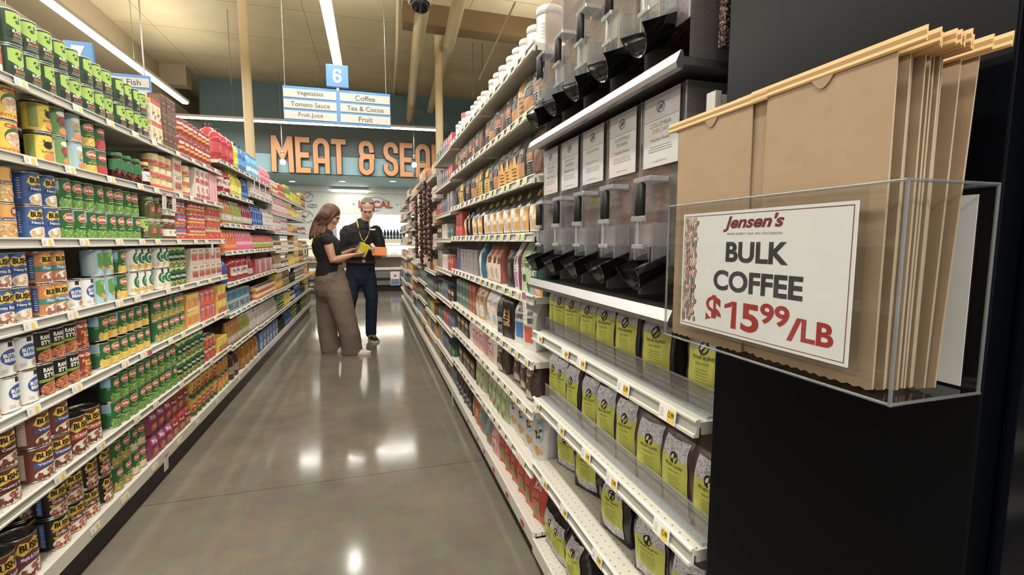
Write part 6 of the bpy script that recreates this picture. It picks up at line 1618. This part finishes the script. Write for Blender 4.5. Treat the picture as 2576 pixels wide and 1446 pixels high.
for k, (px, py, rr_, lab) in enumerate(((775, 496, .13, 'round line drawing uppermost on the white wall by the drinks rack'), (786, 518, .10, 'small fish-like line drawing on the white wall'), (772, 545, .16, 'larger round line drawing lowest on the white wall'))):
    c = onY(px, py, BY - .02)
    a0 = [(c.x + rr_ * math.cos(R(a)) * (1.0 if k != 1 else 1.3), BY - .016, c.z + rr_ * math.sin(R(a)) * (1.0 if k != 1 else .45)) for a in range(0, 331, 15)]
    mb = MB().tube(a0, .009, 6)
    mb.tube([(c.x - rr_ * .5, BY - .016, c.z - rr_ * .3), (c.x + rr_ * .1, BY - .016, c.z + rr_ * .1), (c.x + rr_ * .5, BY - .016, c.z + rr_ * .9 * (.4 if k == 1 else 1))], .008, 6)
    tag(mb.build('wall_drawing', 'ink_blue'), lab, 'wall art', 'line drawings on the white wall')
# hanging leaflet on the case front
p = onY(994, 700, MY - .05)
t = thing('case_poster', 'small white and blue poster hanging on the meat case front', 'poster', (p.x, MY - .05, p.z))
MB().box(-.11, .11, -.004, .004, -.17, .17).build('sheet', 'sign_white', t)
MB().box(-.10, .10, -.006, -.0045, -.16, -.06).build('blue_band', 'sign_blue', t)
MB().box(-.10, .10, -.006, -.0045, -.055, -.02).build('red_band', 'local_red', t)
MB().lathe([(.0, .0), (.03, .0), (.03, .002), (.0, .002)], 12).build('emblem', 'ink_blue', t).matrix_local = Matrix.Translation((0, -.0045, .07)) @ Matrix.Rotation(R(90), 4, 'X')
# green wire rack at the end of the canned goods rack
mat('green_metal', '2C7A45', .4, noise=.1, nscale=10)
gx, gy = -1.02, 9.35
t = thing('wire_rack', 'green wire display rack at the far end of the canned goods aisle', 'display rack', (gx, gy, 0))
for x in (-.13, .13):
    for y in (-.15, .15): MB().tube([(x, y, .0), (x, y, 1.18)], .012, 8).build('post', 'green_metal', t)
for z in (.06, .32, .58, .84, 1.1):
    mb = MB()
    fr_ = [(-.13, -.15, z), (.13, -.15, z), (.13, .15, z), (-.13, .15, z), (-.13, -.15, z)]
    for i in range(4): mb.tube(fr_[i:i + 2], .007, 6)
    for k in range(7): mb.tube([(-.13 + .26 * (k + .5) / 7, -.15, z), (-.13 + .26 * (k + .5) / 7, .15, z)], .004, 5)
    mb.build('wire_shelf', 'green_metal', t)
for z, c in ((.327, 'salsa_jar'), (.587, 'yellow_cup_pack'), (.847, 'apple_sauce_pack')):
    for k in range(2): K[c].place((gx - .055 + .115 * k, gy - .08, z + .004), 0, '%s on the green wire rack, %s of its shelf, %s' % (NICE[c], 'outer' if k else 'inner', {.327: 'low', .587: 'middle', .847: 'high'}[z]), 'goods on the green wire rack')
# ---------------------------------------------------------------- people
mat('skin_light', 'C29A86', .5, noise=.05, nscale=30)
mat('skin_tan', 'BC8E74', .5, noise=.05, nscale=30)
mat('hair_brown', '563828', .6, noise=.45, nscale=60, bump=.6, bscale=90)
mat('hair_grey', '6A625A', .7, noise=.3, nscale=120, bump=.4, bscale=150)
mat('cloth_black', '121214', .85, noise=.25, nscale=60, bump=.3, bscale=25)
mat('cloth_navy_black', '0E0F14', .8, noise=.2, nscale=60, bump=.3, bscale=20)
mat('cloth_taupe', '7A6C62', .85, noise=.06, nscale=40, bump=.35, bscale=12)
mat('denim', '17243C', .8, noise=.25, nscale=20, bump=.3, bscale=25)
mat('shoe_white', 'DAD6CE', .6, noise=.05); mat('shoe_black', '17171A', .6, noise=.15); mat('sole_pale', 'CFCBC2', .6, noise=.05)
mat('lanyard_yellow', 'C8AE5A', .6, noise=.05); mat('belt_brown', '4A3022', .5, noise=.1); mat('lip', 'A8605A', .5); mat('brow', '3A2A22', .7); mat('eye_dark', '1E1612', .2)
mat('box_yellow', 'D9CC1E', .4, noise=.03); mat('box_orange', 'E07A14', .4, noise=.03); mat('box_grey', '77777A', .5, noise=.03)

def loft(mb, pts, ref, seg=14, cap=True):
    """pts: (centre, radius along ref, radius across) rings"""
    P = [Vector(p[0]) for p in pts]; rows = []
    ref = Vector(ref)
    for i, (c, ra, rb) in enumerate(pts):
        t = (P[min(i + 1, len(P) - 1)] - P[max(i - 1, 0)]).normalized()
        a = (ref - t * ref.dot(t)).normalized(); b = t.cross(a)
        rows.append([P[i] + a * (ra * math.cos(2 * math.pi * j / seg)) + b * (rb * math.sin(2 * math.pi * j / seg)) for j in range(seg)])
    if cap:
        for end, i0, i1 in ((0, 0, 1), (1, -1, -2)):
            c, ra, rb = pts[i0]; c = Vector(c); d = (P[i0] - P[i1]).normalized(); k = min(ra, rb)
            ex = []
            for f in (.5, .85):
                ex.append([c + d * k * f * .9 + (v - c) * math.sqrt(max(0, 1 - f * f)) for v in rows[i0]])
            tip = [c + d * k * .9 + (v - c) * .02 for v in rows[i0]]
            if end == 0: rows_pre = [tip, ex[1], ex[0]]
            else: rows_post = [ex[0], ex[1], tip]
        rows = rows_pre + rows + rows_post
    n = len(mb.v); mb.grid(rows, None, 0, True, close=True)
    mb.quad(rows[0][::-1]); mb.quad(rows[-1])
def ell3(mb, c, r, rot=None, sub=3):
    bm = bmesh.new(); bmesh.ops.create_icosphere(bm, subdivisions=sub, radius=1)
    m = Matrix.Translation(Vector(c)) @ (rot.to_4x4() if rot else Matrix.Identity(4)) @ Matrix.Diagonal((r[0], r[1], r[2], 1))
    mb.bm(bm, None, 0, True, m)
def fuse(mb, name, m, parent, voxel=.007, smooth=6, disp=None):
    """union of the overlapping solids as one continuous skin"""
    tmp = mb.build('tmp_' + name, m)
    md = tmp.modifiers.new('r', 'REMESH'); md.mode = 'VOXEL'; md.voxel_size = voxel; md.use_smooth_shade = True
    sm = tmp.modifiers.new('s', 'SMOOTH'); sm.factor = .5; sm.iterations = smooth
    if disp:
        tx = bpy.data.textures.new('folds', 'CLOUDS'); tx.noise_scale = disp[1]
        dm = tmp.modifiers.new('d', 'DISPLACE'); dm.texture = tx; dm.strength = disp[0]; dm.mid_level = .5
    dg = bpy.context.evaluated_depsgraph_get(); dg.update()
    me = bpy.data.meshes.new_from_object(tmp.evaluated_get(dg)); me.name = name
    for p in me.polygons: p.use_smooth = True
    old = tmp.data; bpy.data.objects.remove(tmp); bpy.data.meshes.remove(old)
    o = bpy.data.objects.new(name, me); COL.objects.link(o); o.parent = parent
    return o
def frame(fwd, up):
    f = Vector(fwd).normalized(); u = Vector(up); r = f.cross(u).normalized(); u = r.cross(f)
    return Matrix((r, -f, u)).transposed()          # local x = figure's own left... picture right, -y = face, z = up
def head(mb, c, M3, s=1.0, male=False):
    def at(x, y, z): return Vector(c) + M3 @ Vector((x, y, z)) * s
    def E_(p, r, sub=3): ell3(mb, at(*p), tuple(k * s for k in r), M3, sub)
    E_((0, .015, .045), (.074, .092, .082)); E_((0, -.012, -.02), (.062, .076, .070)); E_((0, -.034, -.066), (.040, .042, .042))
    E_((0, -.074, -.09), (.020, .018, .016)); E_((0, -.062, .03), (.055, .028, .02))
    loft(mb, [(at(0, -.080, .016), .008 * s, .008 * s), (at(0, -.089, -.008), .010 * s, .010 * s), (at(0, -.093, -.025), .014 * s, .010 * s)], M3 @ Vector((1, 0, 0)), 8)
    E_((0, -.080, -.052), (.024, .012, .009), 2)
    for sx in (-1, 1):
        E_((sx * .036, -.052, -.026), (.026, .026, .024), 2); E_((sx * .076, .012, -.008), (.009, .019, .030), 2)
    if male: E_((0, -.05, -.05), (.055, .045, .045))
    return at
def hand(mb, wrist, palm_dir, up, s=1.0, curl=.6, right=True):
    """palm with four bent fingers and a side thumb; palm_dir runs along the fingers, up is the back of the hand"""
    d = Vector(palm_dir).normalized(); u = Vector(up); u = (u - d * u.dot(d)).normalized(); l = d.cross(u) * (1 if right else -1)   # l points to the thumb side
    w = Vector(wrist)
    loft(mb, [(w, .024 * s, .016 * s), (w + d * .035 * s, .036 * s, .015 * s), (w + d * .075 * s, .040 * s, .013 * s), (w + d * .092 * s, .038 * s, .011 * s)], l, 12)
    for i, (o, ln) in enumerate(((.029, .070), (.010, .079), (-.010, .073), (-.029, .057))):
        p = w + d * .088 * s + l * o * s; pts = [(p, .0095 * s, .009 * s)]; a = 0
        for k, f in enumerate((.45, .32, .23)):
            a += curl * (.75, .9, .6)[k]; p = p + (d * math.cos(a) - u * math.sin(a)) * ln * f * s
            pts.append((p, (.0088 - k * .0008) * s, (.0085 - k * .0008) * s))
        loft(mb, pts, l, 8)
    p = w + d * .022 * s + l * .030 * s; pts = [(p, .013 * s, .012 * s)]
    for k, (fd, fl, fu, ln) in enumerate(((.5, .75, -.35, .036), (.8, .35, -.5, .032), (.9, -.05, -.45, .026))):
        p = p + (d * fd + l * fl + u * fu).normalized() * ln * s; pts.append((p, (.0105 - .001 * k) * s, (.0100 - .001 * k) * s))
    loft(mb, pts, l, 8)
def shoe(name, parent, heel, toe, upper, sole, w=.047, h=.085):
    a = Vector(heel); b = Vector(toe); d = (b - a); L = d.length; d.normalize(); s = Vector((-d.y, d.x, 0))
    mb = MB()
    prof = [(-.02, .030, .055), (.10, .038, h), (.28, .040, h * .98), (.45, w * .95, .068), (.65, w, .052), (.85, w * .92, .042), (1.0, .020, .030)]
    rows = []
    for t, ww, hh in prof:
        c = a + d * L * t; r = []
        for k in range(13):
            ang = math.pi * k / 12; r.append(c + s * ww * math.cos(ang) + Vector((0, 0, .018 + (hh - .018) * math.sin(ang) ** .8)))
        rows.append(r)
    mb.grid(rows, None, 0, True); mb.quad([v for v in rows[0]]); mb.quad([v for v in rows[-1]][::-1])
    o = mb.build(name, upper, parent)
    sb = MB(); low = []; hi = []
    for t, ww, hh in prof:
        c = a + d * L * t
        low.append((c + s * (ww + .004), c - s * (ww + .004)))
    ring = [p[0] for p in low] + [p[1] for p in low][::-1]
    for i in range(len(ring)):
        p, q = ring[i], ring[(i + 1) % len(ring)]; sb.quad([p + Vector((0, 0, .001)), p + Vector((0, 0, .026)), q + Vector((0, 0, .026)), q + Vector((0, 0, .001))])
    sb.quad([p + Vector((0, 0, .026)) for p in ring][::-1]); sb.quad([p + Vector((0, 0, .001)) for p in ring])
    sb.build('sole', sole, o)
    for k in range(4):
        c = a + d * L * (.40 + .08 * k); hz = .073 - .0075 * k
        MB().tube([c + s * .022 + Vector((0, 0, hz - .004)), c + Vector((0, 0, hz + .006)), c - s * .022 + Vector((0, 0, hz - .004))], .003, 6).build('lace', sole if upper == 'shoe_black' else 'rail_white', o)
    return o
P = onY
# ---------------- the woman, side on, looking down at the yellow packet
WY = 5.47
wt = thing('person', 'woman in black top and taupe wide trousers holding a yellow packet', 'person', (0, 0, 0))
X3 = (1, 0, 0); Y3 = (0, 1, 0)
hc = P(833, 546, WY)
HM = frame((.94, -.10, -.42), (.30, 0, 1))
body = MB()
hat = head(body, hc, HM, .93)
loft(body, [(P(820, 600, WY), .06, .075), (P(822, 586, WY), .048, .052), (P(830, 566, WY), .045, .048), (hc, .05, .05)], X3)
loft(body, [(P(831, 706, WY), .12, .165), (P(828, 660, WY), .095, .135), (P(822, 622, WY), .115, .155), (P(820, 600, WY), .09, .165), (P(819, 590, WY), .06, .09)], X3)
sR = P(822, 603, WY - .165); eR = P(838, 656, WY - .20); wR = P(888, 641, WY - .20)
sL = P(824, 603, WY + .165); eL = P(846, 650, WY + .19); wL = P(884, 629, WY + .12)
loft(body, [(sR, .056, .052), (sR.lerp(eR, .45), .049, .047), (eR, .040, .040), (eR.lerp(wR, .25), .041, .041), (eR.lerp(wR, .65), .033, .031), (wR, .025, .021)], Y3)
loft(body, [(sL, .054, .052), (sL.lerp(eL, .45), .047, .046), (eL, .040, .040), (eL.lerp(wL, .3), .040, .040), (eL.lerp(wL, .65), .032, .030), (wL, .024, .020)], Y3)
bxc = P(912, 628, WY - .10)                     # middle of the yellow packet
hand(body, wR, Vector((.95, .30, -.02)), Vector((0, -.55, -.8)), .95, .62, right=True)
hand(body, wL, Vector((.95, -.25, .05)), Vector((0, .6, .8)), .95, .55, right=False)
kf = P(868, 780, WY - .12); af = onZ(884, 878, .09); af = Vector((af.x, 5.38, .09)); kb = P(824, 780, WY + .12); ab = Vector((-.46, 5.56, .09))
hf = P(838, 706, WY - .09); hb = P(824, 706, WY + .09)
for h_, k_, a_ in ((hf, kf, af), (hb, kb, ab)):
    loft(body, [(h_, .085, .085), (h_.lerp(k_, .5), .07, .07), (k_, .055, .052), (k_.lerp(a_, .35), .052, .05), (a_, .036, .036), (a_ + Vector((.02, 0, -.05)), .036, .034)], X3)
fuse(body, 'body', 'skin_tan', wt, .0065, 5)
# face
for sx in (-1, 1):
    mb = MB(); ell3(mb, hat(sx * .030, -.083, .010), (.012, .007, .006), HM, 2); e_ = mb.build('eye', 'eye_dark', wt)
    MB().tube([hat(sx * .014, -.094, .030), hat(sx * .032, -.092, .034), hat(sx * .048, -.080, .028)], .0035, 6).build('eyebrow', 'brow', wt)
MB().tube([hat(-.02, -.085, -.053), hat(0, -.092, -.051), hat(.02, -.085, -.053)], .0035, 6).build('lips', 'lip', wt)
# hair
hr = MB(); wv = random.Random(9)
ell3(hr, hat(0, .028, .060), (.090, .100, .086), HM); ell3(hr, hat(0, .070, .0), (.086, .070, .11), HM)
for k in range(26):
    a = -1.75 + 3.5 * k / 25
    side = math.sin(a); back = math.cos(a)
    p0 = hat(.078 * side, .03 + .060 * back, .050)
    p1 = hat(.094 * side, .03 + .092 * max(back, -.1), -.02)
    endx = 797 - 16 * max(0, back) + 16 * (1 - max(0, back)) + wv.uniform(-3, 3); endy = 604 + wv.uniform(-8, 6) - 10 * abs(side)
    p3 = P(endx, endy, WY + .115 * side)
    p2 = p1.lerp(p3, .5) + Vector((-.012, .015 * side, .015))
    pts = []; ph = wv.uniform(0, 6); cps = [p0, p1, p2, p3]
    for i in range(10):
        q = i / 9; u = q * 3; j = min(2, int(u)); w_ = u - j
        A0 = cps[max(0, j - 1)]; A1 = cps[j]; A2 = cps[j + 1]; A3 = cps[min(3, j + 2)]
        pt = .5 * ((2 * A1) + (A2 - A0) * w_ + (2 * A0 - 5 * A1 + 4 * A2 - A3) * w_ ** 2 + (3 * A1 - A0 - 3 * A2 + A3) * w_ ** 3)
        pt = pt + Vector((.010 * math.sin(ph + 7 * q) * q, .010 * math.cos(ph + 6 * q) * q, 0))
        pts.append((pt, .027 * (1 - .5 * q * q), .030 * (1 - .5 * q * q)))
    loft(hr, pts, X3, 8)
for sx in (-1, 1):
    for k in range(3):
        p0 = hat(sx * (.066 + .004 * k), -.036 + .022 * k, .065 - .0 * k)
        loft(hr, [(p0, .014, .016), (hat(sx * .086, -.028 + .028 * k, .01), .015, .018), (hat(sx * .084, -.004 + .03 * k, -.07), .014, .018), (hat(sx * .078, .02 + .03 * k, -.13), .008, .010)], X3, 8)
fuse(hr, 'hair', 'hair_brown', wt, .0065, 3)
# black cap-sleeved top
tp = MB()
loft(tp, [(P(830, 690, WY), .152, .185), (P(830, 676, WY), .140, .176), (P(828, 655, WY), .122, .155), (P(823, 630, WY), .146, .172), (P(820, 612, WY), .150, .186), (P(819, 598, WY), .120, .196), (P(820, 588, WY), .075, .110)], X3, 20)
for s_, e_ in ((sR, eR), (sL, eL)): loft(tp, [(s_ + Vector((-.01, 0, .012)), .066, .064), (s_.lerp(e_, .12), .064, .060)], Y3, 12)
fuse(tp, 'top', 'cloth_black', wt, .0075, 5, (.012, .07))
# wide trousers
tr = MB()
loft(tr, [(P(832, 682, WY), .148, .178), (P(831, 700, WY), .162, .190), (P(832, 725, WY), .165, .185)], X3, 20)
bf = Vector((af.x + .0, af.y, .035)); bb_ = Vector((ab.x - .01, ab.y, .025))
loft(tr, [(hf + Vector((0, .02, .02)), .135, .10), (P(852, 740, WY - .11), .130, .105), (P(866, 790, WY - .12), .118, .105), (P(880, 838, WY - .12), .112, .105), (bf, .112, .105)], X3, 18)
loft(tr, [(hb + Vector((0, -.02, .02)), .130, .10), (P(822, 740, WY + .10), .118, .105), (P(824, 790, WY + .11), .112, .105), (P(825, 840, WY + .11), .105, .105), (bb_, .108, .105)], X3, 18)
fuse(tr, 'trousers', 'cloth_taupe', wt, .009, 5, (.02, .10))
shoe('shoe', wt, (af.x - .06, af.y - .01, 0), (af.x + .20, af.y - .05, 0), 'shoe_white', 'shoe_white', .046, .09)
shoe('shoe', wt, (ab.x - .07, ab.y, 0), (ab.x + .18, ab.y - .04, 0), 'shoe_white', 'shoe_white', .046, .09)
# packet in her hands
t = thing('yellow_packet', 'yellow and grey packet held in the hands of the woman', 'packet', bxc, 0)
t.rotation_euler = Euler((.15, .42, .15))
MB().box(-.055, .055, -.022, .022, -.070, .070, bev=.003).build('carton', 'box_yellow', t)
MB().box(-.0565, -.045, -.0225, .0225, -.069, .069).build('grey_side', 'box_grey', t)
MB().box(-.035, .045, -.0235, -.0225, -.05, -.02).build('printed_band', 'sign_cream', t)

# ---------------- the man, facing the camera, looking down at an orange packet
NY = 6.10
mt = thing('person', 'man in dark shirt, jeans and yellow lanyard holding an orange packet', 'person', (0, 0, 0))
hc = P(925, 528, NY - .03)
HM = frame((-.02, -.86, -.50), (0, -.30, 1))
body = MB(); hat = head(body, hc, HM, 1.02, True)
loft(body, [(P(914, 570, NY), .08, .07), (P(917, 558, NY), .060, .058), (P(921, 545, NY - .01), .058, .058), (hc + Vector((0, .03, .0)), .06, .06)], X3)
loft(body, [(P(908, 690, NY), .15, .11), (P(906, 655, NY), .145, .11), (P(907, 615, NY), .160, .110), (P(909, 588, NY), .155, .095), (P(911, 570, NY), .10, .08)], X3)
sR = P(871, 578, NY); eR = P(866, 636, NY - .06); wR = P(908, 622, NY - .32)
sL = P(948, 578, NY); eL = P(960, 632, NY - .05); wL = P(949, 642, NY - .28)
loft(body, [(sR + Vector((.02, 0, -.02)), .048, .046), (sR.lerp(eR, .5), .045, .045), (eR, .042, .042), (eR.lerp(wR, .3), .042, .040), (eR.lerp(wR, .7), .036, .034), (wR, .030, .024)], Y3)
loft(body, [(sL + Vector((-.02, 0, -.02)), .048, .046), (sL.lerp(eL, .5), .045, .045), (eL, .042, .042), (eL.lerp(wL, .3), .042, .040), (eL.lerp(wL, .7), .036, .034), (wL, .030, .024)], X3)
hand(body, wR, Vector((.95, -.18, -.05)), Vector((0, -.2, 1)), 1.0, .35, right=False)
hand(body, wL, Vector((.10, -.92, .10)), Vector((0, .1, -1)), 1.0, .75, right=False)
hL = P(926, 700, NY); kL = P(935, 752, NY - .03); aL = Vector((P(933, 828, NY).x, NY + .02, .10))
hR = P(888, 700, NY); kR = P(880, 762, NY - .12); aR = onZ(861, 862, .10); aR = Vector((aR.x, 5.86, .10))
for h_, k_, a_ in ((hL, kL, aL), (hR, kR, aR)):
    loft(body, [(h_, .09, .09), (h_.lerp(k_, .5), .078, .08), (k_, .06, .06), (k_.lerp(a_, .35), .058, .06), (a_, .04, .042), (a_ + Vector((0, -.03, -.06)), .04, .05)], X3)
fuse(body, 'body', 'skin_light', mt, .0068, 5)
for sx in (-1, 1):
    mb = MB(); ell3(mb, hat(sx * .030, -.082, .010), (.011, .006, .005), HM, 2); mb.build('eye', 'eye_dark', mt)
    MB().tube([hat(sx * .014, -.093, .028), hat(sx * .032, -.091, .032), hat(sx * .048, -.078, .026)], .004, 6).build('eyebrow', 'hair_grey', mt)
MB().tube([hat(-.022, -.090, -.056), hat(0, -.096, -.054), hat(.022, -.090, -.056)], .004, 6).build('lips', 'lip', mt)
hr = MB()
ell3(hr, hat(0, .036, .062), (.081, .090, .082), HM)
for sx in (-1, 1): ell3(hr, hat(sx * .066, .016, .030), (.016, .046, .045), HM, 2); ell3(hr, hat(sx * .040, -.002, .110), (.030, .05, .016), HM, 2)
ell3(hr, hat(0, .068, -.005), (.066, .042, .06), HM)
fuse(hr, 'hair', 'hair_grey', mt, .006, 3)
# dark button shirt
sh = MB()
loft(sh, [(P(907, 664, NY), .172, .135), (P(907, 650, NY), .178, .140), (P(907, 630, NY), .182, .140), (P(908, 605, NY), .200, .140), (P(909, 586, NY), .208, .128), (P(910, 573, NY), .160, .105), (P(913, 564, NY), .090, .085)], X3, 22)
loft(sh, [(sR + Vector((.015, 0, -.008)), .070, .070), (sR.lerp(eR, .5), .068, .066), (eR, .062, .060), (eR.lerp(wR, .4), .058, .056), (eR.lerp(wR, .80), .046, .042)], Y3, 14)
loft(sh, [(sL + Vector((-.015, 0, -.008)), .070, .070), (sL.lerp(eL, .5), .068, .066), (eL, .062, .060), (eL.lerp(wL, .4), .058, .056), (eL.lerp(wL, .80), .046, .042)], X3, 14)
fuse(sh, 'shirt', 'cloth_navy_black', mt, .0075, 5, (.014, .08))
cl = MB()
for sx in (-1, 1): loft(cl, [(P(914 + sx * 15, 556, NY - .02), .014, .022), (P(915 + sx * 11, 566, NY - .08), .018, .014), (P(915 + sx * 5, 574, NY - .115), .014, .006)], X3, 8)
cl.build('collar', 'cloth_navy_black', mt)
for k in range(4):
    p = P(917, 580 + 17 * k, NY - .143); mb = MB(); ell3(mb, p, (.006, .003, .006), None, 1); mb.build('button', 'box_grey', mt)
MB().box(P(931, 577, NY).x, P(944, 577, NY).x, NY - .146, NY - .143, P(931, 579, NY - .14).z, P(931, 575, NY - .14).z).build('chest_logo', 'sign_white', mt)
jn = MB()
loft(jn, [(P(907, 657, NY), .168, .128), (P(907, 675, NY), .172, .130), (P(907, 700, NY), .176, .132)], X3, 20)
loft(jn, [(hL + Vector((0, 0, .03)), .098, .110), (hL.lerp(kL, .5), .090, .095), (kL, .076, .080), (kL.lerp(aL, .5), .070, .076), (aL + Vector((0, 0, -.02)), .066, .074)], X3, 16)
loft(jn, [(hR + Vector((0, 0, .03)), .098, .110), (hR.lerp(kR, .5), .090, .095), (kR, .076, .080), (kR.lerp(aR, .5), .070, .076), (aR + Vector((0, 0, -.02)), .066, .074)], X3, 16)
fuse(jn, 'jeans', 'denim', mt, .008, 4, (.014, .07))
mb = MB(); loft(mb, [(P(907, 661, NY), .184, .146), (P(907, 654, NY), .184, .146)], X3, 28, cap=False); mb.build('belt', 'belt_brown', mt)
MB().box(P(911, 657, NY).x, P(920, 657, NY).x, NY - .158, NY - .146, P(911, 661, NY - .15).z, P(911, 653, NY - .15).z, bev=.003).build('buckle', 'steel', mt)
lq = [P(898, 545, NY + .02), P(898, 556, NY - .09), P(901, 570, NY - .14), P(905, 588, NY - .152), P(911, 603, NY - .156), P(916, 608, NY - .156), P(923, 598, NY - .154), P(929, 585, NY - .15), P(930, 570, NY - .135), P(929, 556, NY - .085), P(928, 546, NY + .02)]
MB().tube(lq, .0075, 8).build('lanyard', 'lanyard_yellow', mt)
MB().box(P(911, 612, NY).x, P(919, 612, NY).x, NY - .162, NY - .158, P(911, 622, NY - .15).z, P(911, 609, NY - .15).z).build('badge_clip', 'steel', mt)
shoe('shoe', mt, (aL.x - .005, aL.y + .06, 0), (aL.x + .06, aL.y - .22, 0), 'shoe_black', 'sole_pale', .050, .10)
shoe('shoe', mt, (aR.x, aR.y + .07, 0), (aR.x - .03, aR.y - .21, 0), 'shoe_black', 'sole_pale', .050, .10)
bc = P(955, 633, NY - .40)
t = thing('orange_packet', 'orange packet held in the hands of the man', 'packet', bc, 0)
t.rotation_euler = Euler((-.25, .06, -.12))
MB().box(-.078, .078, -.026, .026, -.052, .052, bev=.003).build('carton', 'box_orange', t)
MB().box(-.08, -.05, -.0265, .0265, -.03, .03).build('printed_band', 'box_grey', t)
p = P(938, 618, NY - .37)
tag(MB().box(-.018, .018, -.006, .006, -.03, .03, bev=.002).build('white_slip', 'sign_white', None, p), 'small white slip held against the orange packet', 'slip').rotation_euler = (0, -.6, 0)
# ---------------------------------------------------------------- shelf price tags
mat('tag_white', 'EDEBE6', .5, noise=.01)
def price_tag(name, w, h, patch, pw, px_, txt=None, body='EDEBE6'):
    def b():
        mb = MB().box(-w / 2, w / 2, -.0006, .0004, -h / 2, h / 2, c=body)
        a = Art(w / 2, h, 1)
        if patch: a.rect(px_ - pw, px_ + pw, .10, .85, patch)
        a.lines(-.62, .2, .8, .55, 4, 'B5B3AE', 3)
        if txt: a.text(txt, px_, .55, pw * 1.7, .36, '2A2A1E', .02, keep=False)
        a.put(mb, flat(-.0006, -h / 2))
        return mb.build(name, 'printed_paper')
    K[name] = Kind(name, 'price tag', w, .001, h, b)
price_tag('price_tag', .062, .026, 'EDC81E', .26, .35)
price_tag('large_price_tag', .054, .031, 'F0CB16', .40, .46, '12.99', 'F0EFEC')
price_tag('lime_price_tag', .046, .026, 'C6CF45', .55, .15)
price_tag('white_price_tag', .05, .025, None, 0, 0)
price_tag('red_price_tag', .055, .03, 'B82A34', .9, 0)
trg = random.Random(21)
def tags(s, xf, z, ya, yb, n, kind, desc, shelf, lipmid=.017):
    for i in range(n):
        y = ya + (yb - ya) * (i + .5 + trg.uniform(-.25, .25)) / n
        q = (desc, shelf); c = CNT.get(q, 0); CNT[q] = c + 1
        o = K[kind].place((xf - s * .0078, y, z - lipmid), -s * R(90), uniq('%s, %s along the %s' % (desc, ordn(c), shelf)), 'price tags of the ' + shelf)
        o.rotation_euler = (-.12, 0, -s * R(90))
LS = ['top canned goods shelf', 'second canned goods shelf', 'third canned goods shelf', 'fourth canned goods shelf', 'fifth canned goods shelf', 'sixth canned goods shelf']
for i, (n, y0) in enumerate(((9, 1.85), (9, 1.85), (9, 1.8), (9, 1.75), (9, 1.75), (8, 1.75))):
    tags(-1, LX, LZ[i], y0, 4.0, n, 'price_tag', 'white price tag with yellow patch', LS[i])
tags(-1, LX - .005, LZ[6], 1.9, 4.0, 7, 'price_tag', 'white price tag with yellow patch', 'bottom canned goods shelf', .026)
tags(-1, LX - .005, LZ[6], 4.1, 5.9, 6, 'white_price_tag', 'plain white price tag', 'bottom drinks shelf', .026)
tags(-1, LX, LZ[4], 2.55, 2.75, 1, 'red_price_tag', 'red sale tag', 'fifth canned goods shelf')
for u in (3, 4):
    for i in range(7): tags(-1, LX, LLEV[u][i], LSEC[u] + .03, LSEC[u + 1] - .03, 5, 'white_price_tag', 'plain white price tag', UN[u] + ' ' + FS[i])
for i in range(8):
    for u in (1, 2):
        kind, d = ('lime_price_tag', 'lime and white price tag') if i < 6 and u == 1 else (('price_tag', 'white price tag with yellow patch') if i > 4 else ('white_price_tag', 'plain white price tag'))
        tags(1, RX, RM[i], RSEC[u] + .03, RSEC[u + 1] - .03, 8 if u == 1 else 7, kind, d, CS[i] + ' coffee shelf' + (', near half' if u == 1 else ', far half'))
tags(1, RX + .005, RM[8], 1.64, 2.9, 6, 'red_price_tag', 'red sale tag', 'bottom coffee shelf', .028)
for i, (n, y0) in enumerate(((5, .70), (5, .72), (4, .75))):
    tags(1, RX, NZ[i], y0, 1.585, n, 'large_price_tag', 'white 12.99 price tag with yellow half', NS[i])
tags(1, RX + .005, NZ[3], 1.0, 1.55, 2, 'white_price_tag', 'plain white price tag', NS[3], .028)
# slips hanging from the rails
def slip(px, py0, py1, X, w, label, top='D9B4C4'):
    a = onX(px, py0, X); b = onX(px, py1, X); h = a.z - b.z
    s = -1 if X < 0 else 1
    mb = MB().box(-w / 2, w / 2, -.0005, .0005, -h, 0, c='E9E6E2'); ar = Art(w / 2, h, 1); ar.rect(-1, 1, .78, 1, top); ar.lines(0, .1, .7, 1.4, 5, 'C8A8A8', 3); ar.put(mb, flat(-.0006, -h))
    o = mb.build('shelf_slip', 'printed_paper', None, a); o.rotation_euler = (.05, 0, -s * R(90)); tag(o, label, 'shelf slip', 'slips hanging from the shelf rails')
slip(413, 485, 525, LX + .02, .05, 'white shelf slip hanging in front of the pickle jars', 'C97A84'); slip(438, 490, 532, LX + .02, .05, 'white shelf slip hanging in front of the white-labelled jars', 'C97A84')
slip(534, 606, 642, LX + .025, .035, 'white slip hanging below the third canned goods shelf', 'E9E6E2'); slip(418, 1140, 1185, LX + .02, .05, 'white slip hanging over the dark kick plate beneath the canned goods', 'C98A94')
slip(1318, 735, 815, RX - .02, .042, 'white slip with pink top hanging before the white square-label bags', 'B05A8A'); slip(1137, 985, 1020, RX - .02, .04, 'white slip hanging from the bottom coffee shelf rail', 'E9E6E2')
for k, (px, a, b) in enumerate(((640, 452, 474), (653, 455, 478), (668, 462, 484))): slip(px, a, b, LX + .02, .03, 'white slip hanging from the blue carton unit top shelf, %s along' % ordn(k), 'E9E6E2')
